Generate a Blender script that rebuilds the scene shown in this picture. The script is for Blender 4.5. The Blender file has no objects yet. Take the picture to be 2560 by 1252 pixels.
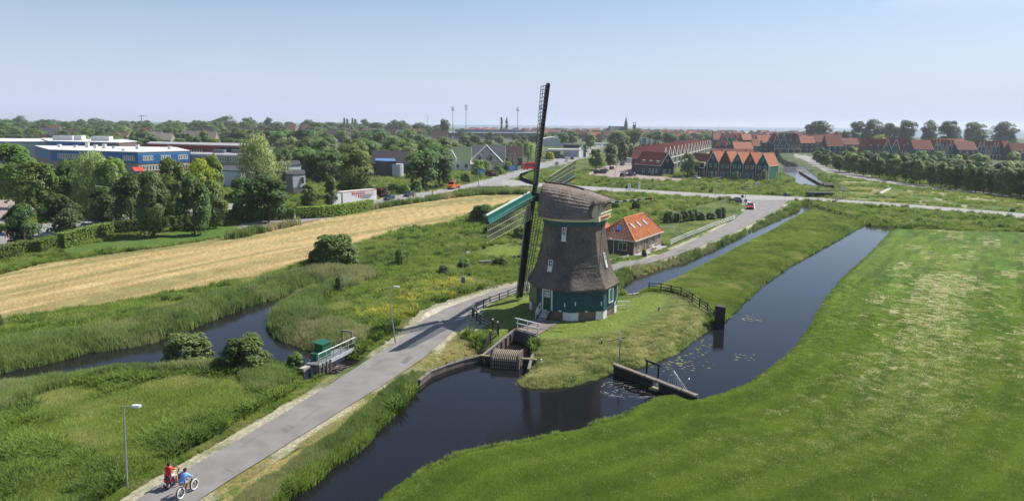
import bpy, math, random
import numpy as np
from mathutils import Vector, Matrix
random.seed(7); RNG = np.random.default_rng(11)
S = bpy.context.scene
COL = S.collection
PI = math.pi
# ---------------------------------------------------------------- camera
F_PX, CAM_H, PW, PH = 1850.0, 21.7, 2560, 1252
PITCH = math.atan((626-308)/F_PX); ROLL = 0.0082
FW = np.array([0, math.cos(PITCH), -math.sin(PITCH)])
R0 = np.array([1.0, 0, 0]); U0 = np.array([0, math.sin(PITCH), math.cos(PITCH)])
RC = R0*math.cos(ROLL)+U0*math.sin(ROLL); UC = -R0*math.sin(ROLL)+U0*math.cos(ROLL)
CP = np.array([0, 0, CAM_H])
cam = bpy.data.cameras.new('camera'); camo = bpy.data.objects.new('camera', cam); COL.objects.link(camo)
cam.sensor_width = 36; cam.lens = 36*F_PX/PW; cam.clip_start = 0.5; cam.clip_end = 60000
m = Matrix(((RC[0], UC[0], -FW[0], 0), (RC[1], UC[1], -FW[1], 0), (RC[2], UC[2], -FW[2], CAM_H), (0, 0, 0, 1)))
camo.matrix_world = m
S.camera = camo
S.render.resolution_x = 1024; S.render.resolution_y = 500
# ---------------------------------------------------------------- light
SUN_EL, SUN_AZ = math.radians(51), math.radians(63)      # azimuth clockwise from +Y
W = bpy.data.worlds.new("World"); S.world = W; W.use_nodes = True
nt = W.node_tree; nt.nodes.clear()
out = nt.nodes.new('ShaderNodeOutputWorld'); bg = nt.nodes.new('ShaderNodeBackground')
sky = nt.nodes.new('ShaderNodeTexSky'); sky.sky_type = 'NISHITA'; sky.sun_disc = False
sky.sun_elevation = SUN_EL; sky.sun_rotation = SUN_AZ; sky.air_density = 1.0; sky.dust_density = 0.6; sky.ozone_density = 3.0
sky.altitude = 0
# faint high cirrus, drawn on the direction vector
tc = nt.nodes.new('ShaderNodeTexCoord'); mp = nt.nodes.new('ShaderNodeMapping'); mp.inputs['Scale'].default_value = (1.0, 1.6, 6.0)
mp.inputs['Rotation'].default_value = (0.0, 0.25, 0.5)
nz = nt.nodes.new('ShaderNodeTexNoise'); nz.inputs['Scale'].default_value = 2.1; nz.inputs['Detail'].default_value = 7; nz.inputs['Distortion'].default_value = 0.6
rp = nt.nodes.new('ShaderNodeValToRGB'); rp.color_ramp.elements[0].position = 0.58; rp.color_ramp.elements[1].position = 0.80
rp.color_ramp.elements[1].color = (0.42, 0.42, 0.42, 1)
mx = nt.nodes.new('ShaderNodeMixRGB'); mx.inputs['Color2'].default_value = (8.5, 8.9, 9.6, 1)
nt.links.new(tc.outputs['Generated'], mp.inputs['Vector']); nt.links.new(mp.outputs[0], nz.inputs['Vector'])
nt.links.new(nz.outputs['Fac'], rp.inputs[0]); nt.links.new(rp.outputs[0], mx.inputs['Fac'])
nt.links.new(sky.outputs[0], mx.inputs['Color1']); sxyz = nt.nodes.new('ShaderNodeSeparateXYZ'); nt.links.new(tc.outputs['Generated'], sxyz.inputs[0])
hr = nt.nodes.new('ShaderNodeValToRGB'); els = hr.color_ramp.elements; els[0].position = 0.0; els[0].color = (.97,)*3+(1,); els[1].position = .55; els[1].color = (0, 0, 0, 1)
for ps_, v_ in ((.02, .90), (.08, .52), (.17, .16)): q_ = els.new(ps_); q_.color = (v_, v_, v_, 1)
m2 = nt.nodes.new('ShaderNodeMixRGB'); m2.inputs['Color2'].default_value = (5.2, 5.85, 8.0, 1)      # pale lavender summer haze low in the sky
nt.links.new(sxyz.outputs[2], hr.inputs[0]); nt.links.new(hr.outputs[0], m2.inputs['Fac']); nt.links.new(mx.outputs[0], m2.inputs['Color1'])
nt.links.new(m2.outputs[0], bg.inputs[0]); nt.links.new(bg.outputs[0], out.inputs[0])
bg.inputs[1].default_value = 0.092
sl = bpy.data.lights.new('sun', 'SUN'); sl.energy = 5.0; sl.angle = math.radians(0.55); sl.color = (1.0, 0.95, 0.87)
so = bpy.data.objects.new('sun', sl); COL.objects.link(so)
sd = Vector((math.sin(SUN_AZ)*math.cos(SUN_EL), math.cos(SUN_AZ)*math.cos(SUN_EL), math.sin(SUN_EL)))
so.rotation_euler = sd.to_track_quat('Z', 'Y').to_euler(); so.location = (60, 0, 90)
S.view_settings.view_transform = 'Standard'; S.view_settings.look = 'None'; S.view_settings.exposure = 0.38; S.view_settings.gamma = 1
S.view_settings.use_curve_mapping = False
S.render.engine = 'CYCLES'
try:
    S.cycles.max_bounces = 6; S.cycles.diffuse_bounces = 2; S.cycles.transparent_max_bounces = 6; S.cycles.volume_bounces = 1
except Exception: pass

# ---------------------------------------------------------------- helpers
def ray(px, py): return RC*(px-1280)+UC*(626-py)+FW*F_PX
def G(px, py, z=0.0):
    d = ray(px, py); return CP+d*((z-CAM_H)/d[2])
def AT(px, py, Y):
    d = ray(px, py); return CP+d*(Y/d[1])
def GP(pts, z=0.0): return np.array([G(x, y, z)[:2] for x, y in pts])

class MB:
    def __init__(s): s.v = []; s.f = []; s.m = []
    def add(s, vs, fs, mi=0):
        o = len(s.v); s.v += [tuple(map(float, p)) for p in vs]
        for f in fs: s.f.append(tuple(i+o for i in f)); s.m.append(mi)
        return s
    def box(s, c, d, rz=0, mi=0, rx=0, ry=0):
        M = Matrix.Rotation(rz, 3, 'Z') @ Matrix.Rotation(ry, 3, 'Y') @ Matrix.Rotation(rx, 3, 'X')
        vs = []
        for x in (-.5, .5):
            for y in (-.5, .5):
                for z in (-.5, .5):
                    p = M @ Vector((x*d[0], y*d[1], z*d[2])); vs.append((p.x+c[0], p.y+c[1], p.z+c[2]))
        return s.add(vs, [(0, 1, 3, 2), (4, 6, 7, 5), (0, 4, 5, 1), (2, 3, 7, 6), (0, 2, 6, 4), (1, 5, 7, 3)], mi)
    def beam(s, a, b, w, h=None, mi=0, up=(0, 0, 1)):
        h = h or w; a = Vector(a); b = Vector(b); d = (b-a).normalized(); u = Vector(up)
        sd_ = d.cross(u)
        if sd_.length < 1e-4: sd_ = d.cross(Vector((1, 0, 0)))
        sd_.normalize(); u = sd_.cross(d)
        vs = []
        for p in (a, b):
            for i, j in ((-.5, -.5), (.5, -.5), (.5, .5), (-.5, .5)): vs.append(p+sd_*(i*w)+u*(j*h))
        return s.add(vs, [(3, 2, 1, 0), (4, 5, 6, 7), (0, 1, 5, 4), (1, 2, 6, 5), (2, 3, 7, 6), (3, 0, 4, 7)], mi)
    def tube(s, a, b, r0, r1=None, n=8, mi=0):
        r1 = r0 if r1 is None else r1; a = Vector(a); b = Vector(b); d = (b-a).normalized()
        u = d.orthogonal().normalized(); w = d.cross(u); vs = []
        for p, r in ((a, r0), (b, r1)):
            for k in range(n):
                t = 2*PI*k/n; vs.append(p+(u*math.cos(t)+w*math.sin(t))*r)
        fs = [(k, (k+1) % n, n+(k+1) % n, n+k) for k in range(n)]+[tuple(range(n-1, -1, -1)), tuple(range(n, 2*n))]
        return s.add(vs, fs, mi)
    def ring(s, c, axis, R, r, n=24, mi=0, k=6):
        ax = Vector(axis).normalized(); u = ax.orthogonal().normalized(); w = ax.cross(u); c = Vector(c); vs = []; fs = []
        for i in range(n):
            t = 2*PI*i/n; e = u*math.cos(t)+w*math.sin(t)
            for j in range(k):
                q = 2*PI*j/k; vs.append(c+e*(R+r*math.cos(q))+ax*(r*math.sin(q)))
        for i in range(n):
            for j in range(k): fs.append((i*k+j, ((i+1) % n)*k+j, ((i+1) % n)*k+(j+1) % k, i*k+(j+1) % k))
        return s.add(vs, fs, mi)
    def prism(s, poly, z0, z1, mi=0):
        n = len(poly); z0 = z0 if hasattr(z0, '__len__') else [z0]*n; z1 = z1 if hasattr(z1, '__len__') else [z1]*n
        vs = [(p[0], p[1], z0[i]) for i, p in enumerate(poly)]+[(p[0], p[1], z1[i]) for i, p in enumerate(poly)]
        return s.add(vs, [tuple(range(n-1, -1, -1)), tuple(range(n, 2*n))]+[(i, (i+1) % n, n+(i+1) % n, n+i) for i in range(n)], mi)
    def loft(s, rings, mi=0, cap=True, closed=True):
        n = len(rings[0]); vs = [p for r in rings for p in r]; fs = []
        for i in range(len(rings)-1):
            for k in range(n if closed else n-1):
                a, b = i*n+k, i*n+(k+1) % n; fs.append((a, b, b+n, a+n))
        if cap: fs += [tuple(range(n-1, -1, -1)), tuple(range((len(rings)-1)*n, len(rings)*n))]
        return s.add(vs, fs, mi)
    def mesh(s, name):
        me = bpy.data.meshes.new(name); me.from_pydata(s.v, [], s.f)
        if any(s.m): me.polygons.foreach_set('material_index', s.m)
        me.update(); return me

def link(name, me, mat=None, parent=None, loc=None, rz=0.0, kind=None, smooth=False):
    o = bpy.data.objects.new(name, me); COL.objects.link(o)
    if mat is not None and me is not None and len(me.materials) == 0:
        for q in (mat if isinstance(mat, (list, tuple)) else [mat]): me.materials.append(q)
    if smooth: me.shade_smooth()
    if parent: o.parent = parent
    if loc is not None: o.location = [float(q) for q in loc]
    if rz: o.rotation_euler = (0, 0, float(rz))
    if kind: o['kind'] = kind
    return o
def part(name, mb, mat, parent, **k): return link(name, mb.mesh(name), mat, parent, **k)
def tag(o, label, cat, group=None):
    o['label'] = label; o['category'] = cat
    if group: o['group'] = group
    return o
def thing(name, label, cat, loc=(0, 0, 0), rz=0.0, group=None):
    o = bpy.data.objects.new(name, None); COL.objects.link(o); o.location = [float(q) for q in loc]; o.rotation_euler = (0, 0, float(rz))
    o.empty_display_size = 0.3
    return tag(o, label, cat, group)
KIDS = {}
def _kids(o):
    if o.name not in KIDS: KIDS[o.name] = list(o.children)
    return KIDS[o.name]
def dup(root, loc, rz=0.0, label=None, group=None, sc=None):
    r = root.copy(); COL.objects.link(r); r.location = [float(q) for q in loc]; r.rotation_euler = (0, 0, float(rz))
    if label: r['label'] = label
    if group: r['group'] = group
    if sc is not None: r.scale = sc if hasattr(sc, '__len__') else (sc, sc, sc)
    for ch in _kids(root):
        c = ch.copy(); COL.objects.link(c); c.parent = r
        for gch in _kids(ch):
            d = gch.copy(); COL.objects.link(d); d.parent = c
    return r

# ---------------------------------------------------------------- materials
MATS = {}
def M(name, rgb, rough=0.8, var=0.18, scale=3.0, bump=0.0, bscale=None, metal=0.0, spec=None, stretch=(1, 1, 1), rgb2=None, coord='Object', objvar=0.0, detail=5):
    if name in MATS: return MATS[name]
    mt = bpy.data.materials.new(name); mt.use_nodes = True; n = mt.node_tree; b = n.nodes['Principled BSDF']
    b.inputs['Roughness'].default_value = rough; b.inputs['Metallic'].default_value = metal
    if spec is not None: b.inputs['Specular IOR Level'].default_value = spec
    t = n.nodes.new('ShaderNodeTexCoord'); mpn = n.nodes.new('ShaderNodeMapping'); mpn.inputs['Scale'].default_value = stretch
    n.links.new(t.outputs[coord], mpn.inputs[0])
    no = n.nodes.new('ShaderNodeTexNoise'); no.inputs['Scale'].default_value = scale; no.inputs['Detail'].default_value = detail
    n.links.new(mpn.outputs[0], no.inputs['Vector'])
    r = n.nodes.new('ShaderNodeValToRGB'); r.color_ramp.elements[0].position = 0.3; r.color_ramp.elements[1].position = 0.7
    c2 = rgb2 or tuple(min(1, c*(1+var)) for c in rgb); c1 = rgb if rgb2 else tuple(c*(1-var) for c in rgb)
    r.color_ramp.elements[0].color = (*c1, 1); r.color_ramp.elements[1].color = (*c2, 1)
    n.links.new(no.outputs['Fac'], r.inputs[0]); last = r.outputs[0]
    if objvar:
        oi = n.nodes.new('ShaderNodeObjectInfo'); mr = n.nodes.new('ShaderNodeMapRange'); mr.inputs['To Min'].default_value = 1-objvar; mr.inputs['To Max'].default_value = 1+objvar
        n.links.new(oi.outputs['Random'], mr.inputs['Value']); hs = n.nodes.new('ShaderNodeHueSaturation'); n.links.new(mr.outputs[0], hs.inputs['Value']); n.links.new(last, hs.inputs['Color']); last = hs.outputs[0]
    n.links.new(last, b.inputs['Base Color'])
    if bump:
        n2 = n.nodes.new('ShaderNodeTexNoise'); n2.inputs['Scale'].default_value = bscale or scale*4; n2.inputs['Detail'].default_value = 4
        n.links.new(mpn.outputs[0], n2.inputs['Vector'])
        bp = n.nodes.new('ShaderNodeBump'); bp.inputs['Strength'].default_value = bump; bp.inputs['Distance'].default_value = 0.05
        n.links.new(n2.outputs['Fac'], bp.inputs['Height']); n.links.new(bp.outputs[0], b.inputs['Normal'])
    MATS[name] = mt; return mt
def brick_mat(name, c1, c2, mortar, scale=1.0, bw=0.22, bh=0.065):
    if name in MATS: return MATS[name]
    mt = M(name, c1, 0.9, 0.15, 2.0, 0.0); n = mt.node_tree; b = n.nodes['Principled BSDF']
    t = n.nodes.new('ShaderNodeTexCoord'); mpn = n.nodes.new('ShaderNodeMapping'); mpn.inputs['Rotation'].default_value = (PI/2, 0, 0)
    sx = n.nodes.new('ShaderNodeSeparateXYZ'); cx = n.nodes.new('ShaderNodeCombineXYZ'); ad = n.nodes.new('ShaderNodeMath'); ad.operation = 'ADD'
    n.links.new(t.outputs['Object'], sx.inputs[0]); n.links.new(sx.outputs[0], ad.inputs[0]); n.links.new(sx.outputs[1], ad.inputs[1])
    n.links.new(ad.outputs[0], cx.inputs[0]); n.links.new(sx.outputs[2], cx.inputs[1])
    br = n.nodes.new('ShaderNodeTexBrick'); br.inputs['Color1'].default_value = (*c1, 1); br.inputs['Color2'].default_value = (*c2, 1); br.inputs['Mortar'].default_value = (*mortar, 1)
    br.inputs['Scale'].default_value = scale; br.inputs['Brick Width'].default_value = bw; br.inputs['Row Height'].default_value = bh; br.inputs['Mortar Size'].default_value = 0.008
    n.links.new(cx.outputs[0], br.inputs['Vector']); n.links.new(br.outputs['Color'], b.inputs['Base Color'])
    return mt
def roof_mat(name, c, row=0.33, c2=None, strength=0.9):
    """tile courses as fine relief; real colour variation per tile"""
    if name in MATS: return MATS[name]
    mt = M(name, c, 0.75, 0.28, 2.2, 0.0, objvar=0.12, detail=8, rgb2=c2); n = mt.node_tree; b = n.nodes['Principled BSDF']
    t = n.nodes.new('ShaderNodeTexCoord'); w = n.nodes.new('ShaderNodeTexWave'); w.wave_type = 'BANDS'; w.bands_direction = 'Z'; w.wave_profile = 'SAW'
    w.inputs['Scale'].default_value = 0.314/row; w.inputs['Distortion'].default_value = 0.15
    n.links.new(t.outputs['Object'], w.inputs['Vector']); bp = n.nodes.new('ShaderNodeBump'); bp.inputs['Strength'].default_value = strength; bp.inputs['Distance'].default_value = 0.12
    n.links.new(w.outputs['Fac'], bp.inputs['Height']); n.links.new(bp.outputs[0], b.inputs['Normal'])
    return mt
white = M('white_paint', (0.74, 0.74, 0.70), 0.5, 0.06, 4)
dgreen = M('dark_green_boards', (0.012, 0.065, 0.058), 0.6, 0.25, 1.5, 0.3, 8, objvar=0.2)
mgreen = M('green_boards', (0.025, 0.12, 0.07), 0.6, 0.2, 1.5, 0.3, 8, objvar=0.2)
navy = M('blue_black_boards', (0.012, 0.035, 0.055), 0.55, 0.2, 1.5, 0.2, 8)
tarred = M('tarred_wood', (0.014, 0.013, 0.012), 0.7, 0.4, 6, 0.4, 20)
glass = M('window_glass', (0.03, 0.04, 0.05), 0.08, 0.2, 2, spec=0.8)
curtain = M('window_glass_pale', (0.22, 0.24, 0.26), 0.15, 0.3, 2, spec=0.8)
orange_roof = roof_mat('orange_tiles', (0.43, 0.145, 0.072))
red_roof = roof_mat('red_tiles', (0.245, 0.062, 0.042))
brown_roof = roof_mat('brown_tiles', (0.11, 0.068, 0.055))
grey_roof = roof_mat('slate_tiles', (0.17, 0.175, 0.19))
brick_red = brick_mat('red_brick', (0.22, 0.09, 0.06), (0.30, 0.13, 0.09), (0.30, 0.26, 0.22))
brick_dark = brick_mat('brown_brick', (0.085, 0.05, 0.042), (0.13, 0.075, 0.06), (0.16, 0.13, 0.11))
brick_tan = brick_mat('tan_brick', (0.27, 0.20, 0.15), (0.34, 0.26, 0.2), (0.36, 0.32, 0.28))
asphalt = M('asphalt', (0.205, 0.195, 0.185), 0.9, 0.17, 0.55, 0.3, 60, detail=12)
steel = M('galvanised_steel', (0.45, 0.46, 0.47), 0.45, 0.1, 5, metal=0.6)
# ---------------------------------------------------------------- traced ground outlines (photo pixel -> ground point)
W1 = GP([(640,1330),(720,1252),(765,1225),(830,1168),(905,1122),(970,1055),(1035,988),(1048,962),(1080,928),(1120,908),(1180,893),(1213,886),
 (1218,897),(1322,922),(1300,942),(1286,958),(1300,968),(1342,974),(1400,972),(1450,963),(1500,948),(1538,936),(1545,921),(1600,942),(1660,968),(1720,992),
 (1650,990),(1615,1003),(1540,1045),(1400,1082),(1280,1107),(1160,1128),(1065,1165),(990,1212),(930,1258),(860,1330)], -0.55)
W2 = GP([(1545,921),(1600,922),(1640,908),(1700,885),(1745,850),(1790,818),(1812,803),(1840,775),(1870,745),(1905,712),(1940,690),(1985,660),(2050,625),(2110,592),(2145,572),(2160,563),
 (2205,565),(2222,572),(2205,592),(2155,640),(2095,692),(2055,740),(2022,795),(1992,842),(1955,882),(1900,922),(1840,958),(1780,978),(1740,990),(1720,992),(1660,968),(1600,942)], -0.55)
W3 = GP([(1548,738),(1556,712),(1580,693),(1640,674),(1720,650),(1800,615),(1880,576),(1950,545),(1995,526),(2003,512),(2018,512),(2012,528),
 (1975,548),(1920,578),(1860,607),(1800,640),(1740,667),(1700,690),(1660,706),(1620,727),(1590,733),(1570,744)], -0.55)
W4 = GP([(1938,385),(1944,384),(1954,398),(1966,403),(1985,409),(2005,419),(2025,433),(2064,463),(2078,470),(2072,476),(2008,468),(1992,462),(1990,450),(1968,441),(1958,425),(1962,415),(1948,404)], -0.55)
W5 = GP([(-260,1010),(-100,960),(0,926),(120,902),(240,872),(330,862),(400,847),(470,822),(560,787),(640,757),(700,742),(760,722),(830,702),(850,706),(770,733),(722,752),(694,770),(682,790),(684,818),
 (704,838),(760,860),(812,876),(835,884),(830,905),(790,925),(770,905),(740,888),(700,874),(640,872),(590,878),(540,878),(470,885),(400,886),(330,893),(270,908),(150,932),(60,966),(0,984),(-100,1030),(-260,1100)], -0.55)
W6 = GP([(795,930),(820,908),(850,899),(893,900),(906,909),(893,922),(855,933),(815,938)], -0.55)
W7 = GP([(2010,503),(2060,480),(2068,480),(2030,505)], -0.55)
def widen(P, a):
    A = 0.5*np.sum(P[:, 0]*np.roll(P[:, 1], -1)-np.roll(P[:, 0], -1)*P[:, 1]); Q = P.copy(); n = len(P)
    for i in range(n):
        t = P[(i+1) % n]-P[i-1]; nr = np.array([t[1], -t[0]])*(1 if A > 0 else -1); nr = nr/(np.linalg.norm(nr)+1e-9)
        if nr[1] < 0: Q[i, 1] += nr[1]*a       # the near bank hides a strip of the water behind it
    return Q
W2, W3, W4, W5 = widen(W2, 1.0), widen(W3, 1.7), widen(W4, 3.0), widen(W5, 3.6)
WATERS = [W1, W2, W3, W4, W5, W6]
PIT = GP([(1206,888),(1287,824),(1346,840),(1321,925)], 0.1)
PATH = GP([(225,1330),(335,1252),(405,1207),(480,1164),(590,1102),(700,1037),(830,957),(930,892),(990,856),(1030,822),(1062,800),(1110,772),(1180,746),(1250,722),(1312,706),(1420,690),(1530,661),(1600,649),(1650,636),
 (1710,611),(1770,584),(1830,552),(1862,528),(1868,512),(1850,502),(1800,494),(1790,487),(1870,488),(1985,494),(1962,508),(1945,525),(1905,545),(1830,582),(1752,614),(1692,638),(1612,661),(1537,675),(1420,708),(1325,722),
 (1262,741),(1200,768),(1160,803),(1108,850),(1055,897),(965,957),(832,1038),(705,1117),(600,1182),(490,1252),(375,1330)])
SAND = GP([(990,852),(1014,836),(1024,800),(1050,776),(1100,757),(1180,735),(1250,716),(1300,706),(1300,712),(1180,752),(1060,806),(1030,832)])
SAND2 = GP([(1110,838),(1130,815),(1180,775),(1205,770),(1182,800),(1200,822),(1180,832)])
ROADN = GP([(600,560),(760,535),(850,521),(905,507),(960,497),(1000,489),(1090,477),(1190,456),(1262,437),(1300,425),(1345,410),(1400,396),(1440,388),(1480,372),(1505,360),(1512,362),(1500,375),(1470,389),(1430,401),(1395,412),(1345,424),(1300,438),(1270,449),(1262,456),(1262,468),(1190,471),(1100,488),(1000,506),(930,519),(850,538),(760,555),(620,580)])
ROADX = GP([(1255,448),(1300,452),(1345,457),(1400,461),(1480,467),(1600,474),(1700,480),(1795,486),(1870,487),(1960,491),(2040,495),(2200,506),(2400,521),(2600,537),(2900,566),(2900,574),(2560,547),(2400,531),(2200,514),(2040,502),(1960,500),(1880,500),(1800,497),(1700,489),(1600,482),(1480,477),(1400,471),(1345,468),(1258,468)])
SERVICE = GP([(1505,360),(1500,376),(1470,392),(1430,404),(1380,416),(1372,400),(1400,388),(1440,380)])
PARKLOT = GP([(1470,436),(1500,420),(1545,410),(1580,398),(1600,398),(1600,438),(1660,442),(1700,447),(1690,453),(1560,447)])
STREET = GP([(1985,386),(2018,390),(2045,402),(2070,420),(2130,433),(2200,447),(2300,463),(2400,475),(2560,489),(2700,500),(2700,506),(2560,495),(2400,481),(2300,469),(2200,455),(2130,443),(2060,428),(2030,410),(2005,398),(1985,391)])
SCHOOLYARD = GP([(-200,560),(-200,520),(0,500),(130,505),(140,512),(60,530),(0,560)])
ROADL = GP([(-300,640),(-100,602),(0,582),(80,566),(200,548),(380,530),(600,508),(640,500),(660,512),(600,530),(400,556),(280,570),(150,585),(60,605),(0,620),(-300,690)])
HAY = GP([(-300,760),(0,690),(120,660),(250,641),(400,622),(600,592),(760,556),(850,536),(960,516),(1100,496),(1200,484),(1320,480),(1345,484),(1330,496),(1250,512),(1180,532),(1120,556),(1050,568),(980,580),(900,605),(840,625),(780,648),(640,692),(480,724),(330,748),(130,784),(0,805),(-300,900)])
LAWNH = GP([(140,625),(200,616),(300,600),(470,572),(620,560),(760,545),(930,524),(900,532),(760,549),(600,585),(450,605),(250,632),(160,636)])
LAWNM = GP([(1120,820),(1180,770),(1200,758),(1320,735),(1548,745),(1620,731),(1662,731),(1690,742),(1680,765),(1640,792),(1560,830),(1440,850),(1345,855),(1330,850),(1240,850),(1180,820)], 0.6)
MOUND = GP([(1215,790),(1230,768),(1300,752),(1420,740),(1548,746),(1625,735),(1668,737),(1685,748),(1672,770),(1630,798),(1560,828),(1440,846),(1350,848),(1300,838),(1235,820)], 0.6)
STRAW = GP([(1345,850),(1440,850),(1560,830),(1640,790),(1690,748),(1760,770),(1795,815),(1740,855),(1700,885),(1640,912),(1560,925),(1530,945),(1450,963),(1380,968),(1290,962),(1285,945),(1330,900)], 0.2)
DIKE = GP([(1600,730),(1690,690),(1800,640),(1920,578),(2012,528),(2030,518),(2145,548),(2150,566),(2050,618),(1985,652),(1905,700),(1840,765),(1812,790),(1790,765),(1700,720)], 0.3)
MEADOW = GP([(2075,440),(2200,458),(2400,485),(2620,505),(2700,540),(2400,520),(2200,505),(2080,495),(2060,470)])
FIELD = GP([(2225,572),(2205,592),(2155,640),(2095,692),(2055,740),(2022,795),(1992,842),(1955,882),(1900,922),(1840,958),(1740,990),(1650,995),(1540,1048),(1400,1086),(1280,1110),(1160,1132),(1065,1170),(990,1215),(930,1260),(850,1340),(3300,1340),(3300,640),(2560,580)])
VERGE = GP([(375,1330),(490,1252),(600,1182),(705,1117),(832,1038),(965,957),(1055,897),(1108,850),(1125,835),(1200,870),(1213,886),(1120,905),(1080,925),(1035,955),(1000,990),(930,1060),(880,1100),(800,1150),(720,1200),(600,1330)])
YARD = GP([(1215,620),(1240,612),(1310,616),(1310,648),(1240,648),(1200,634)])
SPORT = GP([(1010,352),(1060,350),(1115,356),(1112,363),(1010,362)])
ROADS = [PATH, ROADN, ROADX, STREET, SERVICE, PARKLOT, ROADL, SCHOOLYARD]
def pip(P, X, Y):
    ins = np.zeros(X.shape, bool); n = len(P)
    bb = (X > P[:, 0].min()) & (X < P[:, 0].max()) & (Y > P[:, 1].min()) & (Y < P[:, 1].max())
    idx = np.nonzero(bb)[0] if X.ndim == 1 else None
    x, y = X[idx], Y[idx]; r = np.zeros(len(x), bool)
    for i in range(n):
        x0, y0 = P[i]; x1, y1 = P[(i+1) % n]
        if y0 == y1: continue
        c = ((y0 > y) != (y1 > y)) & (x < (x1-x0)*(y-y0)/(y1-y0)+x0); r ^= c
    ins[idx] = r; return ins
def sdist(P, X, Y, R=14.0):
    """signed distance, negative inside; clipped to R"""
    d = np.full(X.shape, R); bb = (X > P[:, 0].min()-R) & (X < P[:, 0].max()+R) & (Y > P[:, 1].min()-R) & (Y < P[:, 1].max()+R)
    idx = np.nonzero(bb)[0]; x, y = X[idx], Y[idx]; m = np.full(len(x), R*R)
    n = len(P)
    for i in range(n):
        a = P[i]; b = P[(i+1) % n]; ab = b-a; L = ab@ab
        if L < 1e-9: continue
        t = np.clip(((x-a[0])*ab[0]+(y-a[1])*ab[1])/L, 0, 1)
        m = np.minimum(m, (x-a[0]-t*ab[0])**2+(y-a[1]-t*ab[1])**2)
    m = np.sqrt(m); ins = pip(P, X, Y); d[idx] = m; d[ins] = -d[ins]; return d
PERM = np.random.default_rng(5).random((256, 256))
def vnoise(x, y):
    xi = np.floor(x).astype(int); yi = np.floor(y).astype(int); fx = x-xi; fy = y-yi
    fx = fx*fx*(3-2*fx); fy = fy*fy*(3-2*fy); g = lambda a, b: PERM[a & 255, b & 255]
    return (g(xi, yi)*(1-fx)+g(xi+1, yi)*fx)*(1-fy)+(g(xi, yi+1)*(1-fx)+g(xi+1, yi+1)*fx)*fy
def fbm(x, y, sc, o=4, off=0.0):
    r = 0; a = 0.5; s = 0
    for k in range(o): r = r+a*vnoise(x/sc+off+k*17.3, y/sc+off*1.7+k*9.1); s += a; a *= 0.55; sc *= 0.47
    return r/s
def sstep(a, b, x):
    t = np.clip((x-a)/(b-a), 0, 1); return t*t*(3-2*t)
def dwater(X, Y):
    d = np.full(X.shape, 14.0)
    for P in WATERS: d = np.minimum(d, sdist(P, X, Y))
    return d
def shore(X):   # the coast: land ends here
    return 1500+np.clip(-X, 0, 1e9)*4+60*np.sin(X/230.0)+np.clip(900-X, 0, 900)*0.75
def terrain(X, Y, full=False):
    X = np.atleast_1d(np.asarray(X, float)); Y = np.atleast_1d(np.asarray(Y, float))
    dw = dwater(X, Y); z = np.zeros(X.shape)
    dm = sdist(MOUND, X, Y, 9); z += 0.6*(1-sstep(0, 6.5, dm))
    dd = sdist(DIKE, X, Y, 9); z += 0.35*sstep(1.0, 6, -dd)
    db = dw+0.5*(fbm(X, Y, 1.3, 3)-0.5)
    bank = sstep(-0.1, 1.9, db)
    z = z*np.clip(bank, 0, 1)+(-0.62)*(1-bank)
    z = np.where(db < 0, -0.6-np.clip(-db*0.9, 0, 1.0), z)
    z += 0.10*(fbm(X, Y, 2.2, 3, 3.0)-0.35)*(bank > 0.2)*(Y < 400)
    dr = np.full(X.shape, 14.0)
    for P in ROADS: dr = np.minimum(dr, sdist(P, X, Y, 6))
    rd = 1-sstep(-0.15, 0.5, dr)
    z = z*(1-rd)+(-0.09)*rd
    z = np.where(Y > shore(X), -3.0, z)
    z = np.where(pip(PIT, X, Y), -1.2, z)
    if full: return z, dw, dr, dm, dd
    return z
def TZ(x, y): return float(terrain(x, y)[0])

# ---------------------------------------------------------------- terrain mesh
NC, NR = 780, 600
us = np.linspace(-1.05, 1.05, NC)
t = np.linspace(0, 1, NR-60); ys = 21.7/((1-t)*(21.7/22.0)+t*(21.7/620.0)); ys = np.concatenate([ys, np.geomspace(632, 9000, 60)])
YY, UU = np.meshgrid(ys, us, indexing='ij'); X = (UU*(YY+4)).ravel(); Y = YY.ravel()
Z, dw, dr, dm, dd = terrain(X, Y, True)
C = np.zeros((len(X), 3))
def lerp(a, b, t): return a+(np.asarray(b)-a)*t[:, None]
n1 = fbm(X, Y, 14, 4, 1.0); n2 = fbm(X, Y, 2.3, 4, 5.0); n3 = fbm(X, Y, 0.5, 3, 9.0); n4 = fbm(X, Y, 60, 3, 12.0)
K = lambda v: np.tile(np.asarray(v, float), (len(X), 1))
# rough grass everywhere first
C = K((0.060, 0.105, 0.020)); C = lerp(C, (0.12, 0.155, 0.035), sstep(.35, .7, n1)); C = lerp(C, (0.17, 0.155, 0.06), 0.6*sstep(.55, .75, n2))
C = lerp(C, (0.035, 0.065, 0.014), 0.6*sstep(.5, .3, n2))
# town ground
town = sstep(330, 420, Y)*((X < 30)|(X > 60)); C = lerp(C, (0.10, 0.11, 0.075), 0.6*town)
# right field: mown, swaths follow the bank
dfb = np.minimum(sdist(W2, X, Y, 160), sdist(W1, X, Y, 160)); inF = pip(FIELD, X, Y)
fC = lerp(K((0.105, 0.158, 0.018)), (0.068, 0.125, 0.015), sstep(.35, .65, n1))
sw = 0.5+0.5*np.sin(dfb*2*PI/3.2+2.0*n1); fC = lerp(fC, (0.060, 0.128, 0.016), 0.40*sw)
fC = lerp(fC, (0.115, 0.165, 0.025), 0.4*sstep(.5, .72, fbm(X, Y, 6, 3, 31)))
line = (np.abs(np.sin(dfb*PI/1.6+1.2*fbm(X, Y, 9, 2, 41))) < 0.22)
pale = sstep(.48, .66, fbm(X, Y, 9, 3, 22.0))*sstep(.48, .68, n2)
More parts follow.
